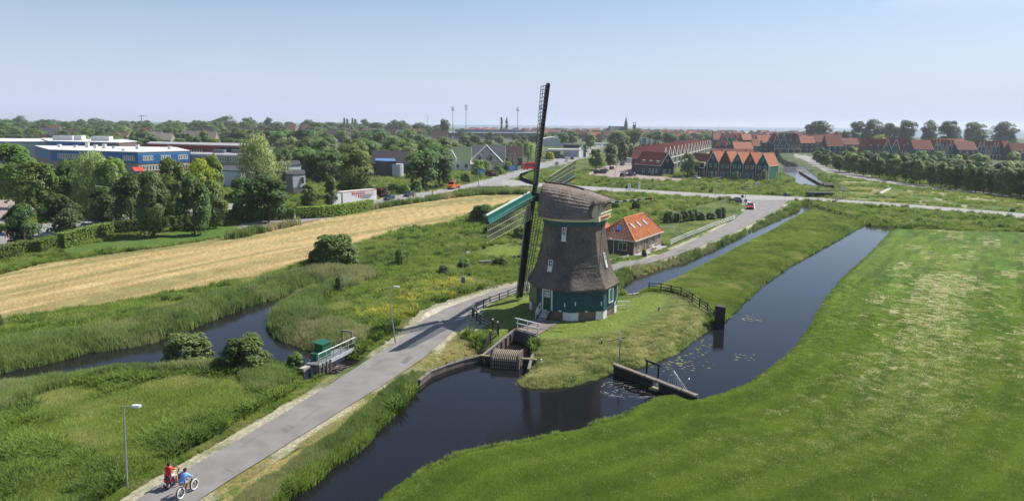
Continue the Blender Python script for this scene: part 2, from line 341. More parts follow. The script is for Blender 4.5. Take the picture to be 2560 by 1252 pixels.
# the worn dry band along the middle of the field
bx = np.exp(-((dfb-11-3*n4)/4.5)**2)*sstep(40, 55, Y)*(1-sstep(120, 175, Y)); bx = bx*(1-.75*sstep(88, 125, Y)); sal = Y+.35*X; fl = fbm(dfb, sal*.14, .42, 3, 61); fl2 = fbm(dfb, sal*.2, .9, 3, 64)
bx2 = np.exp(-((dfb-11)/5.0)**2)*sstep(100, 130, Y)*(1-sstep(170, 210, Y))
fC = lerp(fC, (0.34, 0.32, 0.15), 0.0*n1)
fC *= (1+.15*np.tanh(2.0*np.sin(dfb*2*PI/6.4+1.2*n1))*sstep(.3, .6, n4+.1)*(1-.5*sstep(90, 140, Y)))[:, None]
FLK = (1-.35*sstep(85, 130, Y))*np.clip(pale*.55+bx*(.35+.65*sstep(.38, .58, n2))+.22+.75*sstep(.52, .68, fbm(dfb, sal*.25, 3.0, 3, 64)), 0, 1)*inF*sstep(3, 6, dfb)
fC = lerp(fC, (0.10, 0.16, 0.02), (1-sstep(1.5, 4.0, dfb))*0.7)
C[inF] = fC[inF]
# hay field: straw with long mown streaks along it
inH = sdist(HAY, X, Y, 4); ax = (G(1200, 500)-G(0, 745))[:2]; ax /= np.linalg.norm(ax); al = X*ax[0]+Y*ax[1]; ac = -X*ax[1]+Y*ax[0]
cv = ac+0.0009*(al-60)**2
st = fbm(cv*1.0, al*0.045, 0.9, 3, 3); st2 = fbm(cv, al*0.06, 3.2, 2, 8)
hC = lerp(K((0.45, 0.325, 0.145)), (0.30, 0.23, 0.095), sstep(.3, .8, st)); hC = lerp(hC, (0.54, 0.41, 0.21), 0.7*sstep(.5, .8, fbm(cv, al*.1, .5, 3, 50)))
hC = lerp(hC, (0.20, 0.19, 0.07), 0.8*sstep(.53, .66, st2)*sstep(.3, .5, n1+.1)); hC = lerp(hC, (0.27, 0.21, 0.09), .5*(np.abs(np.sin(cv*PI/4.2+.5*n1)) < .16)); hC = lerp(hC, (0.40, 0.32, 0.14), 0.4*sstep(.5, .7, n2))
C = C*(sstep(-.8, .8, inH+1.6*(n2-.5)))[:, None]+hC*(1-sstep(-.8, .8, inH+1.6*(n2-.5)))[:, None]
# lawns
for P, c in ((LAWNH, (0.085, 0.145, 0.03)), (LAWNM, (0.14, 0.185, 0.035)), (YARD, (0.14, 0.19, 0.035))):
    k = 1-sstep(-.5, .4, sdist(P, X, Y, 4)); C = lerp(C, np.asarray(c)*(0.85+0.3*n2[:, None]), k)
k = (1-sstep(-.6, .8, sdist(STRAW, X, Y, 4)+.9*(n2-.5)))*sstep(0.0, .7, dm+.3)
sC = lerp(K((0.22, 0.22, 0.085)), (0.12, 0.155, 0.04), sstep(.42, .62, fbm(X+Y, Y-X, 1.0, 3, 60))); sC = lerp(sC, (0.11, 0.15, 0.03), (1-sstep(.4, 1.6, dw))*.8)
C = lerp(C, sC, k)
k = 1-sstep(-.5, .8, dd); C = lerp(C, np.asarray((0.125, 0.235, 0.018))*(0.8+0.5*n2[:, None]), k)
k = 1-sstep(-3, 3, sdist(MEADOW, X, Y, 10)); C = lerp(C, lerp(K((0.19, 0.175, 0.06)), (0.095, 0.145, 0.03), sstep(.4, .6, fbm(X, Y, 9, 4, 71))), k)
C = lerp(C, (0.5, 0.46, 0.33), k*0.5*sstep(.60, .68, fbm(X, Y*.5, 5, 4, 75)))
k = 1-sstep(-.3, .5, sdist(VERGE, X, Y, 4)); C = lerp(C, lerp(K((0.30, 0.24, 0.095)), (0.11, 0.16, 0.03), sstep(.52, .68, fbm(X, Y, 1.7, 4, 81))), k*.9)
k = 1-sstep(-.3, .3, np.minimum(sdist(SAND, X, Y, 4), sdist(SAND2, X, Y, 4))+.25*(n3-.5)); C = lerp(C, (0.50, 0.45, 0.37), k)
k = 1-sstep(-2, 2, sdist(SPORT, X, Y, 6)); C = lerp(C, (0.30, 0.33, 0.14), k)
# sandy / short green road edges
near_rd = (1-sstep(.05, .38, dr+.5*(n3-.4)))*sstep(.42, .62, fbm(X, Y, 5, 3, 91)); C = lerp(C, (0.42, 0.38, 0.28), near_rd*.9)
# wet earth at the waterline and under water
k = 1-sstep(-.1, .35, dw); C = lerp(C, (0.035, 0.028, 0.016), k)
k = (1-sstep(.3, 1.6, dw))*.5; C = lerp(C, (0.045, 0.085, 0.015), k)
C *= (0.80+0.4*n3[:, None])
me = bpy.data.meshes.new('ground')
nv = len(X); me.vertices.add(nv); me.vertices.foreach_set('co', np.stack([X, Y, Z], 1).ravel())
ii = (np.arange(NR-1)[:, None]*NC+np.arange(NC-1)[None]).ravel(); q = np.stack([ii, ii+1, ii+NC+1, ii+NC], 1)
me.loops.add(q.size); me.loops.foreach_set('vertex_index', q.ravel()); me.polygons.add(len(q)); me.polygons.foreach_set('loop_start', np.arange(len(q))*4); me.polygons.foreach_set('loop_total', np.full(len(q), 4))
me.update(); a5 = me.attributes.new('swath', 'FLOAT_VECTOR', 'POINT'); a5.data.foreach_set('vector', np.stack([dfb, sal, FLK], 1).ravel()); a6 = me.attributes.new('infield', 'FLOAT', 'POINT'); a6.data.foreach_set('value', inF.astype(float)); at_ = me.color_attributes.new('soil', 'FLOAT_COLOR', 'POINT'); at_.data.foreach_set('color', np.concatenate([C, np.ones((nv, 1))], 1).ravel())
me.shade_smooth()
gm = bpy.data.materials.new('ground_cover'); gm.use_nodes = True; n = gm.node_tree; b = n.nodes['Principled BSDF']; b.inputs['Roughness'].default_value = 0.95; b.inputs['Specular IOR Level'].default_value = 0.15
a = n.nodes.new('ShaderNodeAttribute'); a.attribute_name = 'soil'; tcn = n.nodes.new('ShaderNodeTexCoord')
no = n.nodes.new('ShaderNodeTexNoise'); no.inputs['Scale'].default_value = 3.0; no.inputs['Detail'].default_value = 6; no.inputs['Roughness'].default_value = .7
mr = n.nodes.new('ShaderNodeMapRange'); mr.inputs['From Min'].default_value = .3; mr.inputs['From Max'].default_value = .7; mr.inputs['To Min'].default_value = .62; mr.inputs['To Max'].default_value = 1.4
vm = n.nodes.new('ShaderNodeVectorMath'); vm.operation = 'SCALE'
n.links.new(tcn.outputs['Object'], no.inputs['Vector']); n.links.new(no.outputs['Fac'], mr.inputs[0]); n.links.new(a.outputs['Color'], vm.inputs[0]); n.links.new(mr.outputs[0], vm.inputs['Scale']); 
sa = n.nodes.new('ShaderNodeAttribute'); sa.attribute_name = 'swath'; sx = n.nodes.new('ShaderNodeSeparateXYZ'); n.links.new(sa.outputs['Vector'], sx.inputs[0]); fa = n.nodes.new('ShaderNodeAttribute'); fa.attribute_name = 'infield'
def swn(kx, ky, sc, det):
    a_ = n.nodes.new('ShaderNodeMath'); a_.operation = 'MULTIPLY'; a_.inputs[1].default_value = kx; b_ = n.nodes.new('ShaderNodeMath'); b_.operation = 'MULTIPLY'; b_.inputs[1].default_value = ky; c_ = n.nodes.new('ShaderNodeCombineXYZ'); t_ = n.nodes.new('ShaderNodeTexNoise'); t_.inputs['Scale'].default_value = sc; t_.inputs['Detail'].default_value = det; t_.inputs['Roughness'].default_value = .65
    n.links.new(sx.outputs[0], a_.inputs[0]); n.links.new(sx.outputs[1], b_.inputs[0]); n.links.new(a_.outputs[0], c_.inputs[0]); n.links.new(b_.outputs[0], c_.inputs[1]); n.links.new(c_.outputs[0], t_.inputs['Vector']); return t_.outputs['Fac']
f1 = swn(1.0, .30, 2.6, 5); ad = n.nodes.new('ShaderNodeMath'); ad.operation = 'MULTIPLY_ADD'; ad.inputs[1].default_value = .30; n.links.new(sx.outputs[2], ad.inputs[0]); n.links.new(f1, ad.inputs[2])
fr = n.nodes.new('ShaderNodeMapRange'); fr.inputs['From Min'].default_value = .665; fr.inputs['From Max'].default_value = .80; fr.inputs['To Max'].default_value = .8; n.links.new(ad.outputs[0], fr.inputs[0]); fm_ = n.nodes.new('ShaderNodeMath'); fm_.operation = 'MULTIPLY'; n.links.new(fr.outputs[0], fm_.inputs[0]); n.links.new(fa.outputs['Fac'], fm_.inputs[1])
f2 = swn(1.0, .12, .9, 6); g2 = n.nodes.new('ShaderNodeMapRange'); g2.inputs['From Min'].default_value = .3; g2.inputs['From Max'].default_value = .7; g2.inputs['To Min'].default_value = .60; g2.inputs['To Max'].default_value = 1.42; n.links.new(f2, g2.inputs[0]); g3 = n.nodes.new('ShaderNodeMix'); g3.inputs['A'].default_value = 1.0; n.links.new(fa.outputs['Fac'], g3.inputs['Factor']); n.links.new(g2.outputs[0], g3.inputs['B'])
v2 = n.nodes.new('ShaderNodeVectorMath'); v2.operation = 'SCALE'; n.links.new(vm.outputs[0], v2.inputs[0]); n.links.new(g3.outputs[0], v2.inputs['Scale']); mxf = n.nodes.new('ShaderNodeMixRGB'); mxf.inputs[2].default_value = (.40, .37, .19, 1); n.links.new(fm_.outputs[0], mxf.inputs[0]); n.links.new(v2.outputs[0], mxf.inputs[1]); n.links.new(mxf.outputs[0], b.inputs['Base Color'])
bp = n.nodes.new('ShaderNodeBump'); bp.inputs['Strength'].default_value = .8; bp.inputs['Distance'].default_value = .25; n.links.new(no.outputs['Fac'], bp.inputs['Height']); n.links.new(bp.outputs[0], b.inputs['Normal'])
link('ground', me, gm, kind='structure')

# ---------------------------------------------------------------- water and sea
def water_mat(name, col, rough, bump, sc, st=(1, 1, 1)):
    mt = bpy.data.materials.new(name); mt.use_nodes = True; n = mt.node_tree; b = n.nodes['Principled BSDF']
    b.inputs['Base Color'].default_value = (*col, 1); b.inputs['Roughness'].default_value = rough; b.inputs['IOR'].default_value = 1.24; b.inputs['Specular Tint'].default_value = (.62, .78, 1.0, 1)
    t = n.nodes.new('ShaderNodeTexCoord'); mp = n.nodes.new('ShaderNodeMapping'); mp.inputs['Scale'].default_value = st; mp.inputs['Rotation'].default_value = (0, 0, .5)
    no = n.nodes.new('ShaderNodeTexNoise'); no.inputs['Scale'].default_value = sc; no.inputs['Detail'].default_value = 5; n.links.new(t.outputs['Object'], mp.inputs[0]); n.links.new(mp.outputs[0], no.inputs['Vector'])
    bp = n.nodes.new('ShaderNodeBump'); bp.inputs['Strength'].default_value = bump; bp.inputs['Distance'].default_value = .05; n.links.new(no.outputs['Fac'], bp.inputs['Height']); n.links.new(bp.outputs[0], b.inputs['Normal'])
    return mt
WM = water_mat('ditch_water', (0.011, 0.011, 0.013), 0.03, 0.14, 2.2, (1, 2.2, 1)); SM = water_mat('lake_water', (0.10, 0.14, 0.16), 0.25, 0.5, .4)
link('canal_water', MB().add([(-400, 15, -.55), (600, 15, -.55), (900, 700, -.55), (-700, 700, -.55)], [(0, 1, 2, 3)]).mesh('canal_water'), WM, kind='structure')
link('lake', MB().add([(-12000, 702, -1.0), (14000, 702, -1.0), (14000, 8300, -1.0), (-12000, 8300, -1.0)], [(0, 1, 2, 3)]).mesh('lake'), SM, kind='structure')

# ---------------------------------------------------------------- road sheets
from mathutils.geometry import tessellate_polygon
def sheet(name, P, mat, z=0.0, kind='structure'):
    v3 = [Vector((p[0], p[1], z)) for p in P]; tr = tessellate_polygon([v3]); mb = MB()
    fs = []
    for t_ in tr:
        a_, b_, c_ = [v3[i] for i in t_]; fs.append(t_ if (b_-a_).cross(c_-a_).z > 0 else t_[::-1])
    mb.add(v3, fs); return link(name, mb.mesh(name), mat, kind=kind)
pav = M('pink_paving', (0.30, 0.235, 0.21), 0.9, 0.15, 1.2, 0.3, 14); palea = M('pale_asphalt', (0.30, 0.29, 0.28), 0.9, 0.12, .4, .2, 40)
sheet('cycle_path', PATH, asphalt, 0.0); sheet('main_road', ROADN, M('road_asphalt', (0.25, 0.24, 0.24), .9, .12, .3), 0.004)
sheet('crossing_road', ROADX, palea, 0.008); sheet('street', STREET, M('street_paving', (0.27, 0.25, 0.235), .9, .15, .5), 0.004); sheet('service_road', SERVICE, MATS['road_asphalt'], 0.012)
sheet('car_park', PARKLOT, pav, 0.004); sheet('school_road', ROADL, MATS['road_asphalt'], 0.004); sheet('school_yard', SCHOOLYARD, pav, 0.008)
mark = M('road_paint', (0.70, 0.70, 0.66), .7, .1, 6)
def strip(name, pts, w, mat, z, dash=None, kind='structure'):
    mb = MB(); P = [np.array(G(*p)[:2]) for p in pts]
    for a_, b_ in zip(P[:-1], P[1:]):
        L = np.linalg.norm(b_-a_); d = (b_-a_)/L; nrm = np.array([-d[1], d[0]])*w/2; s = 0
        while s < L:
            e = min(L, s+(dash[0] if dash else L))
            p, q_ = a_+d*s, a_+d*e; mb.add([(*(p+nrm), z), (*(p-nrm), z), (*(q_-nrm), z), (*(q_+nrm), z)], [(0, 1, 2, 3)])
            s = e+(dash[1] if dash else 0)+1e-6
            if not dash: break
    return link(name, mb.mesh(name), mat, kind=kind)
strip('lane_marking', [(935,512),(1000,497),(1090,483),(1190,464),(1300,432),(1345,417),(1430,394),(1495,369)], .25, mark, .020, (3, 3))
strip('edge_marking', [(1262,466),(1190,469),(1100,486),(1000,503)], .18, mark, .020)
strip('edge_marking', [(1262,441),(1200,457),(1090,480),(1010,491)], .18, mark, .020)
isl = M('concrete', (0.42, 0.40, 0.37), .85, .12, 2)
for q in ([(948,513),(1040,495),(1058,491),(1062,494),(1035,500),(955,517)], [(1060,489),(1150,472),(1152,475),(1072,492)]):
    P = GP(q); b_ = MB().prism([tuple(p) for p in P], 0.0, 0.13); link('traffic_island', b_.mesh('traffic_island'), isl, kind='structure')
ck = M('asphalt_seam', (.09, .085, .08), .95, .2, 3)
for q_ in ([(600, 1118), (640, 1092), (668, 1076)], [(755, 1050), (800, 1018)], [(905, 930), (932, 916), (950, 902)], [(1090, 820), (1102, 806)], [(560, 1170), (585, 1180)]): strip('asphalt_crack', q_, .035, ck, .006)
sm_ = M('asphalt_patch', (.155, .148, .14), .95, .15, 1.5, .2, 50)
for q_ in ([(700, 1072), (722, 1060), (738, 1068), (716, 1082)], [(1000, 905), (1022, 888), (1034, 893), (1012, 910)], [(1690, 628), (1715, 620), (1719, 623), (1694, 632)]): sheet('asphalt_patch', GP(q_), sm_, .005)
strip('give_way_marking', [(1868,503),(1884,510),(1886,522)], .45, mark, .021)
# ================================================================ WINDMILL
mp_ = AT(1432, 750, 82.7); MX, MY, MZ = float(mp_[0]), 82.7, 0.62
mill = thing('windmill', 'large thatched windmill with green boarded base standing beside the canals', 'windmill', (MX, MY, MZ))
def octr(R, z, off=-97.5, sq=1.0): return [(R*math.cos(math.radians(off+45*k)), R*math.sin(math.radians(off+45*k)), z) for k in range(8)]
def octface(k): return math.radians(-97.5+45*k), math.radians(-97.5+45*(k+1))
brick_base = brick_mat('old_brick', (0.15, 0.085, 0.068), (0.22, 0.125, 0.10), (0.22, 0.19, 0.16))
part('brick_base', MB().loft([octr(4.92, -.3), octr(4.92, .92)]), brick_base, mill)
blk = MB()
for k in range(8):
    p = octr(4.90, 0)[k]; a = math.atan2(p[1], p[0])
    b_ = MB(); 
    for s in (-1, 1):
        q = octr(5.0, 0)[(k+s) % 8]; d = Vector((q[0]-p[0], q[1]-p[1], 0)).normalized(); c = Vector(p)*1.0+d*.42
        b_.box((c.x, c.y, .40), (.86+.06*(s > 0), .2, 1.0), rz=math.atan2(d.y, d.x))
    part('corner_block', b_, M('whitewash', (0.68, 0.68, 0.66), .8, .12, 3), mill)
# weatherboards: each octagon face carries lapped boards
wb = MB(); nb = 13
for k in range(8):
    a0, a1 = octface(k)
    for j in range(nb):
        z0 = .93+j*.205; R0_, R1_ = 5.06-.008*j, 5.0-.008*j
        p = [(R0_*math.cos(a0), R0_*math.sin(a0), z0), (R0_*math.cos(a1), R0_*math.sin(a1), z0), (R1_*math.cos(a1), R1_*math.sin(a1), z0+.205), (R1_*math.cos(a0), R1_*math.sin(a0), z0+.205)]
        i_ = [(x*.985, y*.985, z) for x, y, z in p]
        wb.add(p+i_, [(0, 1, 2, 3), (4, 5, 1, 0), (1, 5, 6, 2), (3, 7, 4, 0)])
part('weatherboards', wb, M('mill_green_boards', (0.009, 0.060, 0.058), .62, .3, .9, .3, 9, stretch=(1, 1, 6)), mill, kind='stuff')
part('wall_core', MB().loft([octr(4.9, .9), octr(4.8, 3.6)]), M('dark_inside', (0.02, 0.02, 0.02), .9), mill)
# thatched smock (reed in thick coats, facets slightly rounded at the arrises)
thatch = bpy.data.materials.new('thatch'); thatch.use_nodes = True; n = thatch.node_tree; b = n.nodes['Principled BSDF']; b.inputs['Roughness'].default_value = 1; b.inputs['Specular IOR Level'].default_value = .1
t = n.nodes.new('ShaderNodeTexCoord'); mpn = n.nodes.new('ShaderNodeMapping'); mpn.inputs['Scale'].default_value = (6, 6, .9); n.links.new(t.outputs['Object'], mpn.inputs[0])
no = n.nodes.new('ShaderNodeTexNoise'); no.inputs['Scale'].default_value = 2.2; no.inputs['Detail'].default_value = 9; no.inputs['Roughness'].default_value = .75; n.links.new(mpn.outputs[0], no.inputs['Vector'])
n2_ = n.nodes.new('ShaderNodeTexNoise'); n2_.inputs['Scale'].default_value = .45; n2_.inputs['Detail'].default_value = 6; n.links.new(t.outputs['Object'], n2_.inputs['Vector'])
r = n.nodes.new('ShaderNodeValToRGB'); e = r.color_ramp.elements; e[0].position = .32; e[0].color = (0.070, 0.060, 0.054, 1); e[1].position = .72; e[1].color = (0.30, 0.26, 0.23, 1); n.links.new(no.outputs['Fac'], r.inputs[0])
r2 = n.nodes.new('ShaderNodeValToRGB'); e = r2.color_ramp.elements; e[0].position = .35; e[0].color = (.62, .62, .64, 1); e[1].position = .68; e[1].color = (1.2, 1.15, 1.05, 1); n.links.new(n2_.outputs['Fac'], r2.inputs[0])
mm = n.nodes.new('ShaderNodeMixRGB'); mm.blend_type = 'MULTIPLY'; mm.inputs[0].default_value = 1; n.links.new(r.outputs[0], mm.inputs[1]); n.links.new(r2.outputs[0], mm.inputs[2]); n.links.new(mm.outputs[0], b.inputs['Base Color'])
bp = n.nodes.new('ShaderNodeBump'); bp.inputs['Strength'].default_value = 1; bp.inputs['Distance'].default_value = .12; n.links.new(no.outputs['Fac'], bp.inputs['Height']); n.links.new(bp.outputs[0], b.inputs['Normal'])
prof = [(3.30, 5.22), (3.42, 5.32), (3.9, 5.02), (4.56, 4.62), (5.4, 4.30), (6.2, 4.08), (6.9, 3.92), (7.9, 3.74), (9.0, 3.58), (9.8, 3.48), (10.5, 3.42)]
NA = 32
def smock_ring(R, z, jit=0):
    o = []
    for i in range(NA*4):
        th = 2*PI*i/(NA*4); loc = ((math.degrees(th)+97.5) % 45)-22.5
        rr = R*math.cos(math.radians(22.5))/math.cos(math.radians(loc)); rr = min(rr, R*.998)
        rr += jit*(random.random()-.5); o.append((rr*math.cos(th), rr*math.sin(th), z+jit*.8*(random.random()-.5)))
    return o
rings = [smock_ring(4.9, 3.36)]
zz = np.interp(np.linspace(0, 1, 60), np.linspace(0, 1, len(prof)), [p[0] for p in prof])
for i, z in enumerate(np.linspace(3.30, 10.5, 64)):
    R = float(np.interp(z, [p[0] for p in prof], [p[1] for p in prof])); rings.append(smock_ring(R, z, .035 if i > 1 else .08))
rings[1] = smock_ring(5.2, 3.18, .12)
part('thatched_body', MB().loft(rings), thatch, mill, smooth=False)
# windows in the thatch
def facept(k, u, z, out_=0.0):
    """point on octagon face k (0..7), u metres sideways from the face middle"""
    R = float(np.interp(z, [.9, 3.3]+[p[0] for p in prof[1:]], [5.03, 5.0]+[p[1]*.995 for p in prof[1:]])) if z > 3.3 else 5.03
    a0, a1 = octface(k); am = (a0+a1)/2; ap = R*math.cos(math.radians(22.5))+out_
    return Vector((ap*math.cos(am)-u*math.sin(am), ap*math.sin(am)+u*math.cos(am), z)), am
def mill_window(k, u, z, w, h, shut=True, lean=0.10):
    p, am = facept(k, u, z, .10); rz = am+PI/2
    fr = MB()
    for c, d in (((0, 0, h/2), (w+.1, .14, .07)), ((0, 0, -h/2), (w+.1, .18, .07)), ((-w/2, 0, 0), (.06, .14, h)), ((w/2, 0, 0), (.06, .14, h))): fr.box(c, d)
    if shut: fr.box((0, -.04, -h*.26), (w-.08, .1, h*.45))
    o = part('window', fr, white, mill, loc=p, rz=rz); o.rotation_euler = (-lean, 0, rz)
    g = MB().box((0, .03, .12 if shut else 0), (w-.06, .06, h-.1)); part('pane', g, glass, o)
    ba = MB(); ba.box((0, -.005, h*.22 if shut else 0), (w-.06, .03, .05)); ba.box((0, -.005, h*.05), (.05, .03, h*.8)); part('glazing_bar', ba, white, o)
mill_window(7, .35, 9.2, .44, 1.45)   # tall one under the cap
mill_window(7, -.95, 5.7, .44, 1.25, True, .25)
mill_window(1, -.05, 6.2, .36, 1.6, True, .25)
# door, steps, white posts
def on_face(k, u, z, out_): p, am = facept(k, u, z, out_); return p, am+PI/2
p, rz = on_face(7, -.85, 2.05, .03); dr_ = part('door', MB().box((0, 0, 0), (.95, .12, 2.1)), M('door_green', (0.02, 0.06, 0.03), .5), mill, loc=p, rz=rz)
fr = MB(); fr.box((-.56, -.04, .0), (.12, .2, 2.3)); fr.box((.56, -.04, 0), (.12, .2, 2.3)); fr.box((0, -.04, 1.12), (1.2, .2, .1)); part('door_frame', fr, white, dr_)
dl = MB(); dl.box((0, -.065, .62), (.78, .03, .7)); part('door_light', dl, M('pale_glass', (.35, .38, .36), .2), dr_)
dbar = MB(); dbar.box((0, -.09, .62), (.04, .03, .7)); dbar.box((0, -.09, .72), (.78, .03, .04)); dbar.box((0, -.09, .45), (.78, .03, .04)); part('glazing_bar', dbar, white, dr_)
for j in range(5):
    z = .78-j*.17; q, rz = on_face(7, -.85, z, .3+j*.26)
    part('step', MB().box((0, 0, 0), (1.15, .28, .05)), M('step_grey', (.5, .5, .48), .7), mill, loc=q, rz=rz)
for s in (-.6, .6):
    a_, _ = on_face(7, -.85+s, .86, .2); b__, _ = on_face(7, -.85+s, 0.02, 1.5); part('stringer', MB().beam(a_, b__, .06, .24), tarred, mill)
q0, _ = on_face(7, -1.5, 1.75, .4); q1, _ = on_face(7, -1.5, .95, 1.5); q2, _ = on_face(7, -1.5, .0, 1.5); q3, _ = on_face(7, -1.5, .85, .4)
part('handrail', MB().beam(q0, q1, .06).beam(q1, q2, .06).beam(q0, q3, .06), white, mill)
for k, u, z in ((7, 1.25, 1.75), (0, -1.4, 1.9), (0, 1.6, 1.75)): q, rz = on_face(k, u, z, .06); part('wall_plate', MB().box((0, 0, 0), (.10, .08, .42)), white, mill, loc=q, rz=rz)
for k, u in ((7, .7), (0, -.1), ): q, rz = on_face(k, u, .98, .05); part('wall_vent', MB().box((0, 0, 0), (.26, .1, .16)), white, mill, loc=q, rz=rz)
# green window with white frame on the right face, yellow shutter left
for k, u, z, w, h, mt_ in ((1, -.2, 2.35, 1.1, 1.5, mgreen), (2, .0, 2.35, 1.1, 1.5, mgreen)):
    q, rz = on_face(k, u, z, .06); fr = MB()
    for c, d in (((0, 0, h/2), (w+.14, .14, .1)), ((0, 0, -h/2), (w+.14, .2, .1)), ((-w/2, 0, 0), (.1, .14, h)), ((w/2, 0, 0), (.1, .14, h))): fr.box(c, d)
    o = part('window', fr, white, mill, loc=q, rz=rz); part('shutter', MB().box((0, 0, 0), (w-.05, .08, h-.05)), mt_, o)
q, rz = on_face(6, 0, 2.2, .05); part('straw_screen', MB().box((0, 0, 0), (2.6, .08, 2.1)), M('khaki_boards', (.20, .19, .075), .8, .3, 2, stretch=(6, 1, 1)), mill, loc=q, rz=rz)
# white downpipe on the right
pp = [on_face(1, 1.7, 3.2, .1)[0], on_face(1, 1.65, 2.2, .12)[0], on_face(1, 1.2, 1.35, .12)[0], on_face(1, .8, 1.1, .14)[0], on_face(1, .8, .0, .14)[0]]
dp = MB()
for a_, b__ in zip(pp[:-1], pp[1:]): dp.tube(a_, b__, .045, n=6)
part('drainpipe', dp, white, mill)
# neck under the cap
part('neck_ring', MB().loft([octr(3.55, 10.1), octr(3.62, 10.75)]), M('neck_green', (.02, .10, .10), .6), mill)
# ---- cap
BETA = .402; ca = Vector((math.cos(BETA), -math.sin(BETA), 0)); cn = Vector((math.sin(BETA), math.cos(BETA), 0))   # ca: to the tail, cn: sideways (away)
capz = 10.75
def circ(R, z, n=32): return [(R*math.cos(2*PI*k/n), R*math.sin(2*PI*k/n), z) for k in range(n)]
part('curb_ring', MB().loft([circ(3.72, 10.62), circ(3.80, 10.66), circ(3.85, 10.98), circ(3.6, 11.0)]), M('cream_paint', (.62, .57, .36), .6, .1), mill)
part('curb_line', MB().loft([circ(3.9, 10.98), circ(3.92, 11.07), circ(3.5, 11.07)]), M('rust_line', (.25, .07, .03), .7), mill)
NT = 11
def cap_section(s):
    """s along the axis, -3.4 front .. 4.0 tail"""
    w = float(np.interp(s, [-3.5, -2.6, -1.5, 0, 1.5, 2.3, 3.0, 4.1], [2.40, 3.15, 3.70, 3.90, 3.72, 3.35, 2.7, 1.8]))
    h = float(np.interp(s, [-3.5, -1.5, 0, .9, 2.4, 4.1], [3.72, 3.58, 3.34, 3.12, 2.70, 2.25]))
    b0 = float(np.interp(s, [-3.5, 2.62, 2.98, 4.1], [.22, .22, 1.75, 1.95])); pts = []
    half = []
    for j in range(NT):
        for e_ in (0, 1):
            tt = (j+e_*.985)/NT; ang = tt*PI/2; x = w*(math.cos(ang)**.72); z = b0+(h-b0)*(math.sin(ang)**.86)
            off = .15*(1-e_) if j < NT-1 else 0; half.append((x+off, z-.05*(1-e_)))
    half[-1] = (.10, h); 
    left = [(-x, z) for x, z in half]; return left+half[::-1]
rings = []
sv = list(np.linspace(-3.5, 4.1, 46))
for s in sv: rings.append([tuple(ca*s+cn*(-x)+Vector((random.uniform(-.018, .018), random.uniform(-.018, .018), capz+z+random.uniform(-.018, .018)))) for x, z in cap_section(s)])
thc = thatch.copy(); thc.name = 'thatch_cap_lit'  # lighter copy: the sun highlight on the cap's reed is put into the colour
for n_ in thc.node_tree.nodes:
    if n_.type == 'VALTORGB' and n_.color_ramp.elements[0].color[0] < .2: n_.color_ramp.elements[0].color = (.085, .073, .064, 1); n_.color_ramp.elements[1].color = (.47, .40, .35, 1)
part('thatched_cap', MB().loft(rings), thc, mill)
rb = MB(); 
for s0, s1 in zip(sv[:-1], sv[1:]):
    if s1 < 1.1: rb.beam(ca*s0+Vector((0, 0, capz+cap_section(s0)[2*NT-1][1]+.06)), ca*s1+Vector((0, 0, capz+cap_section(s1)[2*NT-1][1]+.06)), .42, .16)
part('ridge_cover', rb, M('ridge_wood', (.06, .045, .04), .9), mill)
part('finial', MB().tube(ca*-3.5+Vector((0, 0, capz+3.7)), ca*-3.75+Vector((0, 0, capz+4.05)), .10, .05), M('ridge_wood', (.06, .045, .04)), mill)
part('breast_boards', MB().add([tuple(ca*-3.52+cn*x+Vector((0, 0, capz+z))) for x, z in ((-2.2, .2), (2.2, .2), (1.6, 2.3), (0, 3.6), (-1.6, 2.3))], [(4, 3, 2, 1, 0)]), tarred, mill)
# tail gable: cream boards, three dark lights
tg = Vector((0, 0, capz)); T0 = 3.15
def tp(x, z, s=T0): return tuple(ca*s+cn*x+Vector((0, 0, capz+z)))
cream = M('cream_paint', (.62, .57, .36), .6, .1)
part('tail_boards', MB().loft([[tp(-2.35, -.1, s_), tp(2.35, -.1, s_), tp(2.35, .75, s_), tp(-2.35, .75, s_)] for s_ in (3.3, 3.5)]), cream, mill)
part('tail_dark', MB().loft([[tp(-2.1, .7, s_), tp(2.1, .7, s_), tp(1.7, 1.75, s_), tp(-1.7, 1.75, s_)] for s_ in (3.2, 3.4)]), M('dark_inside', (0.02,)*3), mill)
for x in (-2.2, -1.45, -.7, 0, .7, 1.45, 2.2): part('mullion', MB().beam(tp(x, .7, 3.5), tp(x*.9, 1.8, 3.55), .16), cream, mill)
for z_, s_, w_ in ((.74, 3.55, 2.4), (1.85, 3.57, 2.2)): part('rail', MB().beam(tp(-w_, z_, s_), tp(w_, z_, s_), .14), cream, mill)
for sg in (-1, 1): part('side_boards', MB().loft([[tp(sg*2.5, z_, 2.75), tp(sg*2.35, z_, 3.4)] for z_ in (-.1,)]+[[tp(sg*2.5, z_, 2.75), tp(sg*2.2, z_, 3.4)] for z_ in (1.7,)], cap=False, closed=False), cream, mill)
# brake pole striped black and white, brown end; lightning rod; ropes
tail = Vector(tp(-.3, 1.2, 3.4)); e_pt = Vector(AT(1626, 496, 78.5))-Vector((MX, MY, MZ)); st_ = Vector(AT(1520, 507, 79.3))-Vector((MX, MY, MZ))
bd = e_pt-st_; pw_, pb_ = M('pole_white', (.65, .65, .62), .5), M('pole_black', (.02, .02, .02), .5)
part('brake_pole', MB().tube(tail, st_, .07).tube(st_, e_pt, .075, .06), pb_, mill)
for k in range(5): part('white_band', MB().tube(st_+bd*(.09+k*.175), st_+bd*(.17+k*.175), .095, n=8), pw_, mill)
part('pole_end', MB().tube(e_pt-bd*.04, e_pt+bd*.03, .15, n=8), M('rust_line', (.25, .07, .03)), mill)
rd_t = Vector(AT(1546, 396, 79.5))-Vector((MX, MY, MZ)); rd_b = Vector(AT(1522, 505, 79.5))-Vector((MX, MY, MZ))
